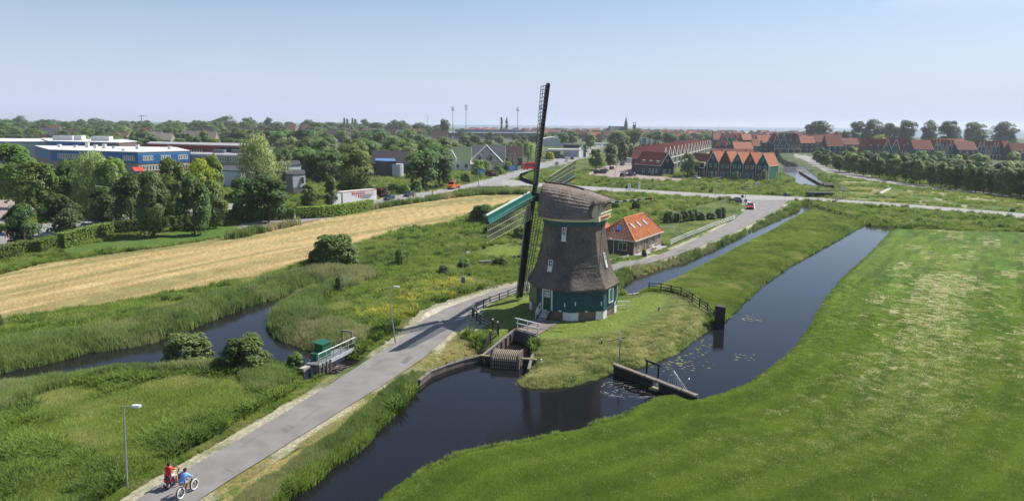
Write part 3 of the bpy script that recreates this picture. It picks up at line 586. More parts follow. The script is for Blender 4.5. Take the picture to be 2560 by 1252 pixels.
part('lightning_rod', MB().tube(rd_b, rd_t, .03, .02, n=5), steel, mill)
rope = M('rope', (.06, .055, .05), .9)
r0_ = Vector(AT(1505, 552, 78.3))-Vector((MX, MY, MZ)); r1_ = Vector(AT(1497, 690, 77.2))-Vector((MX, MY, MZ)); part('rope', MB().tube(r0_, r1_, .03, n=5), rope, mill)
g0 = Vector(AT(1556, 712, 79))-Vector((MX, MY, MZ)); g1 = Vector(AT(1541, 757, 78.6))-Vector((MX, MY, MZ)); part('rope', MB().tube(Vector(AT(1600, 640, 84))-Vector((MX, MY, MZ)), g0, .02, n=5).tube(g0, g1, .025, n=5), rope, mill)
# ---- windshaft and four sails
TILT = .172
nvec = Vector((-math.cos(BETA)*math.cos(TILT), math.sin(BETA)*math.cos(TILT), math.sin(TILT)))
anr = Vector((-math.sin(BETA), -math.cos(BETA), 0)); bup = nvec.cross(anr); bup = -bup if bup.z < 0 else bup; bup.normalize()
hubw = Vector(AT(1345, 492, MY+1.75)); hub = hubw-Vector((MX, MY, MZ))
PHI = .127; LS = 12.75
up_ = bup*math.cos(PHI)+anr*math.sin(PHI); nr_ = anr*math.cos(PHI)-bup*math.sin(PHI)
part('windshaft', MB().tube(hub-nvec*3.0, hub+nvec*.9, .34, .30, n=10), M('iron_black', (.025, .027, .028), .5, metal=.3), mill)
part('sail_hub', MB().box((0, 0, 0), (.95, .95, .95)), M('iron_black', (.02,)*3), mill, loc=hub).rotation_euler = nvec.to_track_quat('Z', 'Y').to_euler()
stock_m = M('stock_black', (.013, .018, .016), .5, .2, 2); lathm = M('lath_wood', (.38, .37, .23), .8, .2, 4); edge_g = M('leading_edge_green', (.012, .105, .078), .35, .12, .8); edge_w = M('leading_edge_white', (.72, .74, .72), .4, .05)
dkl = M('lath_dark', (.035, .038, .03), .8)
for ai, (d, e, off) in enumerate(((up_, nr_, .16), (-up_, -nr_, .16), (nr_, -up_, -.16), (-nr_, up_, -.16))):
    lm = lathm if ai in (2, 3) else dkl
    sail = None
    base = hub+nvec*(.35+off)
    part('stock', MB().loft([[tuple(base+d*r_+e*(i*w_)+nvec*(j*w_)) for i, j in ((-.5, -.5), (.5, -.5), (.5, .5), (-.5, .5))] for r_, w_ in ((-.0, .42), (3, .38), (LS, .2))]), stock_m, mill)
    # leading board: rounded plank shell along the front of the stock
    secs = []
    for r_ in (1.2, 4, 8, LS-.05):
        tw = -.62+.25*r_/LS; ee = e*math.cos(tw)+nvec*math.sin(tw); nn = nvec*math.cos(tw)-e*math.sin(tw); c = base+d*r_
        secs.append([tuple(c+ee*x+nn*y) for x, y in ((.12, .24), (-.28, .25), (-.66, .12), (-.80, -.06), (-.7, -.14), (-.32, -.10), (.12, -.2))])
    lead = part('leading_board', MB().loft(secs), edge_g if ai >= 2 else M('leading_edge_dark', (.007, .016, .014), .45), mill)
    lip = MB()
    for r0__, r1__ in ((1.2, 6.5), (6.5, LS-.03)):
        q = []
        for r_ in (r0__, r1__):
            tw = -.62+.25*r_/LS; ee = e*math.cos(tw)+nvec*math.sin(tw); nn = nvec*math.cos(tw)-e*math.sin(tw); q.append(base+d*r_+ee*-.82+nn*-.05)
        lip.beam(q[0], q[1], .12, .14)
    part('edge_strip', lip, edge_w if ai >= 2 else M('edge_grey', (.25, .30, .28), .5), mill)
    def lp(r_, x):
        tw = -.30*(1-r_/LS); return base+d*r_+(e*math.cos(tw)+nvec*math.sin(tw))*x
    nbar = 27
    for j in range(nbar):
        r_ = 2.0+(LS-2.15)*j/(nbar-1); part('cross_bar', MB().beam(lp(r_, -.05), lp(r_, 2.15), .075, .06), lm, mill)
    for x in (.85, 1.5, 2.15):
        hb = MB()
        for r0__, r1__ in ((2.0, 5.5), (5.5, 9), (9, LS-.1)): hb.beam(lp(r0__, x), lp(r1__, x), .05 if x < 2.3 else .07, .06)
        part('hem_lath', hb, lm, mill)

# ================================================================ generic fence with single rails and posts
def fence(name, label, pts, h=1.1, rails=(.35, .7, 1.0), gap=2.2, mat_=None, cat='fence', group=None, pw=.12, rw=.09, z=None, capm=None):
    w0 = pts[0]; z0 = TZ(w0[0], w0[1]) if z is None else z
    root = thing(name, label, cat, (w0[0], w0[1], z0), 0, group); loc = []
    for a_, b_ in zip(pts[:-1], pts[1:]):
        L = math.dist(a_[:2], b_[:2]); k = max(1, round(L/gap))
        for i in range(k): loc.append((a_[0]+(b_[0]-a_[0])*i/k, a_[1]+(b_[1]-a_[1])*i/k))
    loc.append(tuple(pts[-1][:2])); zs = [(TZ(*p) if z is None else z)-z0 for p in loc]
    P = [Vector((p[0]-w0[0], p[1]-w0[1], zz_)) for p, zz_ in zip(loc, zs)]
    pm = MB().box((0, 0, h/2-.15), (pw, pw, h+.3)).mesh('post')
    for p in P:
        o = link('post', pm, mat_, root, loc=p)
        if capm: part('post_cap', MB().box((0, 0, h+.05), (pw*1.25, pw*1.25, .14)), capm, o)
    for a_, b_ in zip(P[:-1], P[1:]):
        for r_ in rails: part('rail', MB().beam(a_+Vector((0, 0, r_)), b_+Vector((0, 0, r_)), .05, rw), mat_, root)
    return root
def gp(pts, z=0): return [tuple(G(x, y, z)[:2]) for x, y in pts]
white_tip = M('white_paint', (.74,)*3)
fence('fence', 'dark wooden fence with white post caps curving round the mill lawn by the path', gp([(1318,727),(1270,740),(1225,757),(1192,772),(1181,785),(1184,800),(1200,818),(1232,834),(1244,840)], .3), 1.15, (.3, .62, .98), 1.9, tarred, capm=white_tip)
fence('fence', 'short dark wooden fence running down to the waterwheel pit', gp([(1246,846),(1226,855),(1206,872)], .3), 1.15, (.3, .6, .9, 1.12), 2.0, tarred)
fence('fence', 'black wooden gate fence running down from the canal to the dark booth', gp([(1622,727),(1652,731),(1677,736),(1702,742),(1730,757),(1768,776),(1785,786)], .45), 1.15, (.3, .65, 1.02), 2.2, tarred)
fence('fence', 'white three rail fence between the road and the lawn behind the brick house', gp([(1838,548),(1790,566),(1745,585),(1702,602),(1675,615)]), 1.1, (.35, .68, 1.0), 2.6, white)
fence('fence', 'dark wooden fence at the far end of the green dike', gp([(2012,522),(2035,524),(2060,529),(2100,540),(2142,551)]), 1.1, (.3, .65, 1.0), 3.2, tarred)
fence('fence', 'grey wooden fence in the meadow right of the bridge', gp([(2088,503),(2100,500),(2112,496)]), 1.1, (.4, .8, 1.1), 3.0, M('grey_wood', (.18, .17, .15), .9))
# ================================================================ WHEEL PIT, DECK, RAILS
plank = M('old_planks', (.13, .11, .095), .9, .35, 2, .3, 12); concrete = M('grey_concrete', (.34, .32, .29), .9, .2, 1.5, .2, 8)
c0 = G(1206, 888, .1); cL = G(1287, 824, .6); cR = G(1346, 840, .6); c1 = G(1321, 925, -.1)
pit = thing('waterwheel_pit', 'timber walled pit for the waterwheel in front of the windmill', 'wheel pit', (cL[0], cL[1], 0))
O = np.array([cL[0], cL[1], 0])
def wallp(a_, b_, za, zb, n_, inward):
    a_ = np.array(a_); b_ = np.array(b_); d = (b_-a_); L = np.linalg.norm(d[:2])
    for i in range(n_):
        p = a_+d*(i+.5)/n_; zt = za+(zb-za)*(i+.5)/n_; h = zt+1.3
        part('wall_plank', MB().box((0, 0, h/2), (L/n_-.03, .12+.04*(i % 2), h)), plank, pit, loc=(p[0]-O[0], p[1]-O[1], -1.3), rz=math.atan2(d[1], d[0]))
    part('coping', MB().beam((a_[0]-O[0], a_[1]-O[1], za+.05), (b_[0]-O[0], b_[1]-O[1], zb+.05), .24, .10), M('grey_wood', (.18, .17, .15), .9), pit)
    for i in range(0, n_, 2):
        p = a_+d*(i+.5)/n_; part('buttress', MB().beam((p[0]-O[0]+inward[0]*.12, p[1]-O[1]+inward[1]*.12, -1.2), (p[0]-O[0]+inward[0]*.12, p[1]-O[1]+inward[1]*.12, za+(zb-za)*(i+.5)/n_-.05), .16), plank, pit)
wallp(cL, c0, .62, .05, 14, (.7, -.3)); wallp(cL, cR, .55, .55, 7, (0, -1)); wallp(cR, c1, .6, -.05, 11, (-.9, -.1))
wc = G(1270, 893, .1)
wh = thing('waterwheel', 'slatted timber waterwheel casing in the pit mouth', 'waterwheel', (wc[0], wc[1], -.45), math.radians(-12))
hw = 1.25; slm = M('slat_wood', (.34, .27, .19), .85, .25, 3); 
def arcp(r_, a_): return (r_*math.cos(a_), r_*math.sin(a_))
sl = MB(); pts = [(-1.35, -.1), (-1.3, .35), (-1.1, .75), (-.75, 1.02), (-.2, 1.15), (.5, 1.15)]
for (y0, z0), (y1, z1) in zip(pts[:-1], pts[1:]): sl.beam((0, y0, z0), (0, y1, z1), .06, .06, up=(1, 0, 0))
slme = sl.mesh('slat')
for i in range(13): link('slat', slme, slm, wh, loc=(-hw+.15+i*(2*hw-.3)/12, 0, 0))
for s in (-1, 1):
    poly = [(-1.4, -.3), (-1.38, .4), (-1.15, .85), (-.78, 1.12), (-.2, 1.25), (.6, 1.25), (.6, -.3)]
    part('side_panel', MB().loft([[(s*hw-.09, y, z) for y, z in poly], [(s*hw+.09, y, z) for y, z in poly]]), plank, wh)
part('drum', MB().tube((-hw+.1, -.05, .1), (hw-.1, -.05, .1), 1.0, n=20), tarred, wh)
for z_ in (.15, .6): part('cross_bar', MB().beam((-hw, -1.38, z_), (hw, -1.38, z_), .1, .1), tarred, wh)
for sx in (-1, 1):
    fb = thing('pile_guard', ('left' if sx < 0 else 'right')+' fender of tarred piles beside the waterwheel casing', 'piles', (wc[0]+sx*1.95, wc[1]-.4-sx*.4, -.9), math.radians(-12), 'pile fenders beside the waterwheel')
    for i in range(7): part('pile', MB().box((0, 0, .5), (.12, .12, 1.15)), tarred, fb, loc=(-.55+i*.18, 0, 0))
    part('capping', MB().box((0, 0, 1.12), (1.4, .3, .12)), M('mossy_wood', (.24, .22, .10), .9), fb)
part('gauge', MB().tube((1.2, -.3, -1), (1.2, -.3, 1.3), .09, n=8), white, fb)
# timber deck in front of the mill door
dk = [G(1287, 822, .62), G(1346, 838, .62), G(1400, 805, .62), G(1345, 796, .62)]
deck = thing('timber_deck', 'plank deck between the wheel pit and the mill steps', 'deck', (dk[0][0], dk[0][1], .64))
a0 = np.array(dk[0]); a1 = np.array(dk[1]); b0_ = np.array(dk[3]); b1_ = np.array(dk[2])
for i in range(16):
    u0, u1 = i/16, (i+.93)/16
    q = [a0+(b0_-a0)*u0, a1+(b1_-a1)*u0, a1+(b1_-a1)*u1, a0+(b0_-a0)*u1]; q = [(p[0]-a0[0], p[1]-a0[1]) for p in q]
    part('plank', MB().prism(q, 0, .07), M('deck_planks', (.20, .165, .14), .9, .2, 2), deck)
rl = thing('white_railing', 'white railing standing at the head of the wheel pit', 'railing', (*G(1294, 822, .62)[:2], .62))
ra = Vector((0, 0, 0)); rbv = Vector((*(G(1344, 835, .62)[:2]-G(1294, 822, .62)[:2]), 0)); 
for k in range(3): part('post', MB().box((0, 0, .55), (.1, .1, 1.1)), white, rl, loc=ra+rbv*(k/2))
dx_ = rbv.normalized()*.35
part('rail', MB().beam(ra-dx_+Vector((0, 0, 1.1)), rbv+dx_+Vector((0, 0, 1.1)), .12, .1), white, rl); part('rail', MB().beam(ra-dx_*.5+Vector((0, 0, .6)), rbv+dx_*.5+Vector((0, 0, .6)), .07, .09), white, rl)
r2b = Vector((1.55, -.25, 0)); rl2 = thing('white_railing', 'white railing on the canal quay right of the mill', 'railing', (*AT(1541, 738, 83.5)[:2], .4))
for k in range(2): part('post', MB().box((0, 0, .55), (.09, .09, 1.1)), white, rl2, loc=r2b*(k*.8))
part('rail', MB().beam((-.3, .05, 1.08), r2b+Vector((0, 0, 1.08)), .1, .09), white, rl2); part('rail', MB().beam((-.3, .05, .6), r2b+Vector((0, 0, .6)), .06, .08), white, rl2)
# sloping timber quay left of the wheel
def quay(name, label, pts, zt, h, t, mt_, cat='quay', seg=1.0):
    P = [np.array([*G(x, y, zt)[:2], zt]) for x, y in pts]; o0 = P[0]; r = thing(name, label, cat, (o0[0], o0[1], 0))
    for a_, b_ in zip(P[:-1], P[1:]):
        L = np.linalg.norm(b_-a_); n_ = max(1, int(L/seg))
        for i in range(n_):
            p = a_+(b_-a_)*i/n_-o0; q = a_+(b_-a_)*(i+1)/n_-o0; part('plank', MB().beam((p[0], p[1], zt-h/2-.05), (q[0]-(q[0]-p[0])*.02, q[1]-(q[1]-p[1])*.02, zt-h/2-.05), t*.6, h), plank, r)
            part('post', MB().box((0, 0, 0), (.13, .13, h+.2)), plank, r, loc=(p[0], p[1], zt-h/2))
        part('coping', MB().beam((*(a_-o0)[:2], zt), (*(b_-o0)[:2], zt), t, .1), mt_, r)
    return r
quay('timber_quay', 'sloping timber quay curving from the wheel pit round the dark pool', [(1210,886),(1160,898),(1115,912),(1075,928),(1048,950)], .0, .55, .28, M('grey_wood', (.22, .2, .17), .9))
quay('timber_quay', 'low pale quay edge between the mill lawn and the middle canal', [(1555,737),(1580,735),(1622,729)], .25, .7, .3, M('concrete', (.42,)*3))
# ---- weir
weir = thing('weir', 'dark timber weir wall with concrete top between the two canal pools', 'weir', (*G(1535, 911, .3)[:2], 0)); wa = np.array(G(1535, 911, .3)); wbp = np.array(G(1742, 990, .3)); wd = wbp-wa; wl = np.linalg.norm(wd[:2]); wdir = wd/wl
for i in range(26):
    if i in (13, 14): continue
    p = wd*(i+.5)/26; part('plank', MB().box((0, 0, -.25), (wl/26-.04, .16, 1.1)), tarred, weir, loc=(p[0], p[1], 0), rz=math.atan2(wd[1], wd[0]))
part('top_beam', MB().beam((0, 0, .34), (wd[0], wd[1], .34), .42, .16), M('weir_top', (.20, .17, .13), .9, .3, 2), weir)
part('spillway', MB().box((wd[0]*.54-.1, wd[1]*.54-.2, -.35), (.9, .7, .12), rz=math.atan2(wd[1], wd[0])), M('mossy_wood', (.24, .22, .1)), weir)
for t_ in (.42, .56): part('frame_post', MB().box((0, 0, .9), (.14, .14, 1.2)), M('iron_black', (.025,)*3), weir, loc=(wd[0]*t_, wd[1]*t_, .3))
part('frame_beam', MB().beam((wd[0]*.40, wd[1]*.40, 1.75), (wd[0]*.58, wd[1]*.58, 1.75), .12, .16), M('iron_black', (.025,)*3), weir)
vg = thing('weir_guard', 'open v shaped steel guard standing over the right end of the weir', 'guard', (*G(1686, 966, .4)[:2], .4), math.atan2(wd[1], wd[0]))
part('bar', MB().tube((0, .3, -.3), (.35, .3, 1.35), .035, n=6), steel, vg, loc=(-1.0, 0, 0)); part('bar', MB().tube((0, .3, -.3), (.9, .3, 1.0), .035, n=6), steel, vg, loc=(.35, 0, 0))
for i in range(7): part('wire', MB().tube((-.65+i*.05, .3, 1.32-.02*i), (-.6+i*.3, .3, -.2+abs(3-i)*.02), .008, n=4), steel, vg)
# ---- gauge post with cross arm
gpz = G(1548, 912, .1); gpost = thing('signal_post', 'dark post with cross arm and white tip beside the weir', 'post', (gpz[0], gpz[1], 0))
part('pole', MB().tube((0, 0, 0), (0, 0, 2.55), .05, n=6), M('grey_wood', (.18,)*3), gpost); part('tip', MB().tube((0, 0, 2.5), (-.06, 0, 3.35), .04, n=6), white, gpost); part('arm', MB().beam((-1.0, -.05, 2.35), (.55, .25, 2.65), .05), tarred, gpost); part('box', MB().box((.04, 0, 2.4), (.2, .2, .3)), steel, gpost)
for lab, x_, y_, zz_ in (('small metal post on the straw slope below the lawn', 1504, 862, .4), ('small metal post on the lawn near the dark booth', 1647, 777, .6), ('small white pipe standing on the green dike', 1841, 660, .5)):
    p = G(x_, y_, zz_); o = thing('marker_post', lab, 'post', (p[0], p[1], TZ(p[0], p[1]))); part('pipe', MB().tube((0, 0, 0), (0, 0, .35), .07, n=8), tarred if y_ > 700 else steel, o); part('head', MB().box((0, 0, .42), (.2, .16, .18)), steel, o)
# ---- booth
bp_ = G(1798, 812, -.3); bo = thing('dark_booth', 'tall black timber booth with sloping roof at the water edge', 'booth', (bp_[0], bp_[1], -.55), math.radians(-6))
part('wall', MB().prism([(-.5, -.45), (.5, -.45), (.5, .45), (-.5, .45)], 0, [2.45, 2.3, 2.3, 2.45]), tarred, bo); part('roof', MB().prism([(-.58, -.55), (.58, -.55), (.58, .55), (-.58, .55)], [2.47, 2.3, 2.3, 2.47], [2.54, 2.37, 2.37, 2.54]), M('booth_roof', (.035, .03, .028), .8), bo)
part('door', MB().box((0, -.48, 1.15), (.74, .05, 1.9)), M('booth_door', (.01, .012, .02), .5), bo)
# ---- pump station
gx = M('cabinet_green', (.006, .095, .048), .45, .08, 2); dz = .35
pa, pb = np.array(G(795, 912, dz)), np.array(G(886, 868, dz)); pd = pb-pa; pl = np.linalg.norm(pd[:2]); pang = math.atan2(pd[1], pd[0])
ps = thing('pump_station', 'steel pump deck with railing spanning the left canal by the path', 'pump station', (pa[0], pa[1], dz), pang)
part('deck', MB().box((pl/2, .55, 0), (pl+.3, 1.3, .12)), M('grating', (.33, .34, .35), .5, metal=.5), ps); part('side_beam', MB().box((pl/2, -.12, -.12), (pl+.3, .1, .32)), M('pale_steel', (.42, .45, .48), .5), ps)
part('footing', MB().box((pl/2, .5, -.75), (pl*.9, .5, 1.2)), concrete, ps)
for i in range(6): part('post', MB().box((0, 0, .5), (.06, .06, 1.0)), steel, ps, loc=(i*pl/5, -.08, 0))
part('rail', MB().beam((-.05, -.08, 1.02), (pl+.05, -.08, 1.02), .07), M('rail_white', (.7, .7, .68), .4), ps)
part('rail', MB().beam((-.05, -.08, .55), (pl+.05, -.08, .55), .04), steel, ps)
gate_ = MB(); gate_.box((pl-.1, .2, .75), (.14, .14, 1.6)).box((pl-.1, 1.25, .75), (.14, .14, 1.6)).box((pl-.1, .72, 1.55), (.14, 1.2, .14)); part('portal_frame', gate_, M('grey_wood', (.18,)*3), ps)
cab = part('cabinet', MB().prism([(1.45, .55), (2.75, .55), (2.75, 1.5), (1.45, 1.4)], .05, [1.3, 1.3, 1.42, 1.42]), gx, ps); part('cabinet_roof', MB().prism([(1.38, .48), (2.82, .48), (2.82, 1.57), (1.38, 1.57)], [1.32, 1.32, 1.44, 1.44], [1.38, 1.38, 1.52, 1.52]), gx, ps)
part('low_cabinet', MB().box((1.02, .95, .38), (.8, .75, .7)), gx, ps)
for i in range(4): part('pile', MB().box((0, 0, -.5), (.16, .16, 1.3)), plank, ps, loc=(-.3+i*.55, -.35, 0))
fg = thing('fan_guard', 'fan of steel bars standing at the left end of the pump deck', 'guard', (*G(795, 903, .2)[:2], 0), pang)
for i in range(11):
    a_ = math.radians(35+i*11); part('bar', MB().tube((0, .1, 0), (1.15*math.cos(a_), .1, 1.15*math.sin(a_)), .02, n=5), steel, fg)
part('rim', MB().tube((1.15*math.cos(.6), .1, .65), (-1.1, .1, .6), .012, n=4), steel, fg)
for lab, q in (('pale concrete wing wall left of the pump deck', [(753,922),(797,903)]), ('grey concrete walkway leading right from the pump deck', [(884,862),(912,844)])):
    A_, B_ = G(*q[0], .2), G(*q[1], .2); o = thing('wing_wall', lab, 'wall', (A_[0], A_[1], 0)); part('slab', MB().beam((0, 0, .1), (B_[0]-A_[0], B_[1]-A_[1], .1), .55, .3), concrete, o)
    for k in range(3): part('pile', MB().box((0, 0, -.4), (.18, .18, .9)), plank, o, loc=((B_[0]-A_[0])*(k+.5)/3, (B_[1]-A_[1])*(k+.5)/3-.3, 0))
# ---- street lamps
def lamp(label, base, top, arm=1.0, armdir=0.0, r0=.06, cabinet=False, cat='street lamp', group=None):
    b_ = G(*base); z = TZ(b_[0], b_[1]); tpt = AT(*top, b_[1]); h = tpt[2]-z; lean = (tpt[0]-b_[0])
    o = thing('street_lamp', label, cat, (b_[0], b_[1], z), 0, group)
    part('pole', MB().tube((0, 0, 0), (lean, 0, h), r0*1.3, r0*.7, n=8), steel, o)
    ax_ = Vector((math.cos(armdir), math.sin(armdir), .02))*arm
    part('arm', MB().tube((lean, 0, h), Vector((lean, 0, h))+ax_, r0*.6, n=6), steel, o)
    part('lamp_head', MB().loft([[tuple(Vector((lean, 0, h))+ax_*u+Vector((-math.sin(armdir)*y, math.cos(armdir)*y, z_))) for y, z_ in ((-w_, 0), (w_, 0), (w_*.7, .12), (-w_*.7, .12))] for u, w_ in ((.62, .08), (.8, .15), (1.15, .13), (1.25, .05))]), M('lamp_white', (.75, .75, .73), .35, .04), o)
    if cabinet: part('notice_box', MB().box((0, -.08, 1.6), (.5, .15, .75)), M('grey_blue_box', (.12, .16, .2), .5), o)
    return o
lamp('white street lamp nearest the cyclists in the long grass', (318, 1218), (309, 1016), .85, -.05)
lamp('leaning street lamp beside the path above the pump deck', (989, 857), (969, 718), .95, -.05)
lamp('street lamp with a small notice box at the bend of the path', (1158, 729), (1157, 632), .7, .1, .045, True)
lamp('thin street lamp on the lawn behind the brick house', (1700, 598), (1699, 532), .9, 2.9, .05)
lamp('thin street lamp left of the brick house front', (1533, 652), (1534, 597), .5, 3.1, .045)
lamp('thin street lamp at the end of the white fence', (1803, 556), (1803, 502), .8, 0, .06)
lamp('curved street lamp on the crossing road before the gabled row', (1788, 491), (1792, 444), 1.2, 0, .08)
lamp('street lamp beside the two round signs at the junction', (1863, 527), (1864, 470), 1.3, 0, .08)
lamp('double armed lamp above the trees left of the golden tree', (272, 560), (268, 467), 2.2, 3.0, .08)
lamp('tall street lamp by the road left of the white truck', (858, 500), (857, 444), 1.0, 0, .09)
lamp('tall street lamp beside the main road left of the crossing', (1197, 472), (1195, 420), 1.4, 3.1, .09)
lamp('street lamp at the left edge beside the hedge end', (27, 603), (21, 514), 1.6, 0.05, .10)
# ---- water details: duckweed, foam
dw_m = M('duckweed', (.15, .17, .05), .7, .4, 8)
def patches(name, label_kind, cx, cy, n_, sx, sy, mt_, rmin, rmax, z=-.54):
    mb = MB()
    for _ in range(n_):
        p = G(cx+random.gauss(0, sx), cy+random.gauss(0, sy), z); r_ = random.uniform(rmin, rmax); k = 7; a0_ = random.random()*6
        if float(dwater(np.array([p[0]]), np.array([p[1]]))[0]) > -.3: continue
        mb.add([(p[0]+r_*random.uniform(.5, 1.1)*math.cos(a0_+2*PI*i/k)*1.6, p[1]+r_*random.uniform(.5, 1.1)*math.sin(a0_+2*PI*i/k), z+random.uniform(0, .004)) for i in range(k)], [tuple(range(k))])
    o = link(name, mb.mesh(name), mt_, kind='stuff'); return o
for cx, cy, n_, sx, sy in ((1872, 797, 34, 14, 4), (1700, 908, 80, 30, 12), (1860, 893, 14, 22, 6), (1745, 868, 40, 15, 14), (2135, 612, 24, 10, 8)):
    o = patches('duckweed', '', cx, cy, n_, sx, sy, dw_m, .03, .17); tag(o, 'pale green duckweed floating on the canal', 'duckweed', 'duckweed patches')
fm = MB(); fc = G(1592, 972, -.54)
for k in range(150):
    a_ = random.random()*6.3; rr = random.choice((.5, .9, 1.3, 1.9, 2.4))*random.uniform(.9, 1.1); w_ = random.uniform(.012, .035); da = random.uniform(.08, .3)
    q = []
    for aa, r_ in ((a_, rr), (a_+da, rr*1.02), (a_+da, rr*1.02+w_), (a_, rr+w_)): q.append((fc[0]+r_*1.3*math.cos(aa), fc[1]+r_*math.sin(aa)*.9, -.537+.0003*(k % 9)))
    fm.add(q, [(0, 1, 2, 3)])
tag(link('foam', fm.mesh('foam'), M('foam_white', (.42, .42, .40), .6), kind='stuff'), 'thin white foam swirling below the weir', 'foam')
fm = MB(); fc = G(845, 918, -.54)
for k in range(90):
    a_ = random.uniform(-2, 2); p = (fc[0]+random.gauss(-.4, .9), fc[1]+random.gauss(0, .5)); 
    fm.add([(p[0], p[1], -.536), (p[0]+.25, p[1]+.05, -.536), (p[0]+.24, p[1]+.09, -.536), (p[0]-.02, p[1]+.04, -.536)], [(0, 1, 2, 3)])
tag(link('foam', fm.mesh('foam'), M('foam_pink', (.36, .29, .25), .7), kind='stuff'), 'brownish foam on the outflow pool under the pump deck', 'foam')

# ================================================================ PEOPLE AND BIKES
def skin(name, J, E, Rr, mat_, parent, sub=1):
    me = bpy.data.meshes.new(name); me.from_pydata([J[k] for k in J], [(list(J).index(a_), list(J).index(b_)) for a_, b_ in E], []); o = bpy.data.objects.new(name+'_tmp', me); COL.objects.link(o)
    md = o.modifiers.new('s', 'SKIN'); md.use_smooth_shade = True
    for i, k in enumerate(J): me.skin_vertices[0].data[i].radius = (Rr[k], Rr[k])
    me.skin_vertices[0].data[0].use_root = True
    if sub: o.modifiers.new('u', 'SUBSURF').levels = sub
    dg = bpy.context.evaluated_depsgraph_get(); dg.update(); nm = bpy.data.meshes.new_from_object(o.evaluated_get(dg)); nm.name = name
    bpy.data.objects.remove(o); bpy.data.meshes.remove(me); nm.materials.clear()
    return link(name, nm, mat_, parent, smooth=True)
skin_m = M('skin', (.48, .27, .18), .6, .06, 3); hair_m = M('dark_hair', (.025, .016, .012), .8, .2, 20)
def person(label, loc, rz, J, Rr, shirt, sleeves, shorts, barefoot=False):
    """J in local coords, x forward"""
    root = thing('person', label, 'person', loc, rz)
    E = [('pelvis', 'waist'), ('waist', 'chest'), ('chest', 'neck'), ('neck', 'head'), ('head', 'crown')]
    for s in 'lr': E += [('chest', 'sh'+s), ('sh'+s, 'el'+s), ('el'+s, 'ha'+s), ('ha'+s, 'fi'+s), ('pelvis', 'hip'+s), ('hip'+s, 'kn'+s), ('kn'+s, 'an'+s), ('an'+s, 'to'+s)]
    skin('body', J, E, Rr, skin_m, root)
    Je = {k: J[k] for k in ('waist', 'pelvis', 'chest')}; Je['collar'] = tuple(np.array(J['chest'])*.45+np.array(J['neck'])*.55); Er = [('waist', 'pelvis'), ('waist', 'chest'), ('chest', 'collar')]; R2 = {'waist': Rr['waist']+.045, 'pelvis': Rr['pelvis']+.045, 'chest': Rr['chest']+.055, 'collar': .115}
    for s in 'lr':
        Je['sh'+s] = J['sh'+s]; Er.append(('chest', 'sh'+s)); R2['sh'+s] = Rr['sh'+s]+.045
        Je['el'+s] = J['el'+s] if sleeves else tuple(np.array(J['sh'+s])*.35+np.array(J['el'+s])*.65); Er.append(('sh'+s, 'el'+s)); R2['el'+s] = Rr['el'+s]+.025
        if sleeves: Je['ha'+s] = tuple(np.array(J['el'+s])*.15+np.array(J['ha'+s])*.85); Er.append(('el'+s, 'ha'+s)); R2['ha'+s] = Rr['ha'+s]+.02
    skin('shirt', Je, Er, R2, shirt, root)
    Js = {'pelvis': J['pelvis']}; Es = []; R3 = {'pelvis': Rr['pelvis']+.035}
    for s in 'lr':
        Js['hip'+s] = J['hip'+s]; Js['kn'+s] = tuple(np.array(J['hip'+s])*.25+np.array(J['kn'+s])*.75); Es += [('pelvis', 'hip'+s), ('hip'+s, 'kn'+s)]; R3['hip'+s] = Rr['hip'+s]+.03; R3['kn'+s] = Rr['kn'+s]+.045
    skin('shorts', Js, Es, R3, shorts, root)
    h = Vector(J['head']); c = Vector(J['crown'])
    hb = MB(); rings = []
    for i in range(7):
        a_ = i/6*PI*.74; rings.append([tuple(h+Vector((-.045, 0, .015))+Vector((.120*math.sin(a_)*math.cos(q), .098*math.sin(a_)*math.sin(q), .128*math.cos(a_)))) for q in np.linspace(0, 2*PI, 12, endpoint=False)])
    part('hair', hb.loft(rings[::-1]), hair_m, root, smooth=True)
    fb_ = MB()
    for s in 'lr':
        hnd = Vector(J['fi'+s]); sgn = 1 if s == 'l' else -1
        for k in range(4): a_ = hnd+Vector((0, (k-1.5)*.021, 0)); m_ = a_+Vector((.05, 0, -.012)); fb_.tube(a_, m_, .011, n=5).tube(m_, m_+Vector((.012-.003*k, 0, -.035+.004*abs(k-1.5))), .010, .008, n=5)
        fb_.tube(hnd+Vector((-.02, -sgn*.03, 0)), hnd+Vector((.03, -sgn*.055, -.02)), .012, .01, n=5)
    part('fingers', fb_, skin_m, root)
    fc_ = MB().tube(h+Vector((.085, 0, -.02)), h+Vector((.118, 0, -.035)), .018, .012, n=6); 
    for s in (-1, 1): fc_.tube(h+Vector((0, s*.085, -.02)), h+Vector((.0, s*.105, -.01)), .028, .024, n=7)
    part('face', fc_, skin_m, root)
    ey = MB()
    for s in (-1, 1): ey.tube(h+Vector((.088, s*.033, .005)), h+Vector((.1, s*.033, .005)), .012, n=6)
    ey.box(h+Vector((.1, 0, -.07)), (.012, .045, .01)); part('eyes', ey, hair_m, root)
    return root
RR = dict(pelvis=.145, waist=.13, chest=.15, neck=.06, head=.095, crown=.07)
for s in 'lr': RR.update({'sh'+s: .07, 'el'+s: .045, 'ha'+s: .03, 'fi'+s: .035, 'hip'+s: .10, 'kn'+s: .062, 'an'+s: .04, 'to'+s: .035})
bA, bB = np.array(G(452, 1246)), np.array(G(489, 1221)); bd_ = bB-bA; bang = math.atan2(bd_[1], bd_[0])-.0; WBs = float(np.linalg.norm(bd_[:2])); WBs = 1.15
tyre = M('tyre', (.02, .02, .02), .8); whitewall = M('whitewall', (.70, .68, .62), .7, .06, 5); frm = M('frame_black', (.02, .02, .022), .4)
bike = thing('bicycle', 'black fat tyre bicycle with white wall tyres ridden on the path', 'bicycle', (bA[0], bA[1], 0), bang)
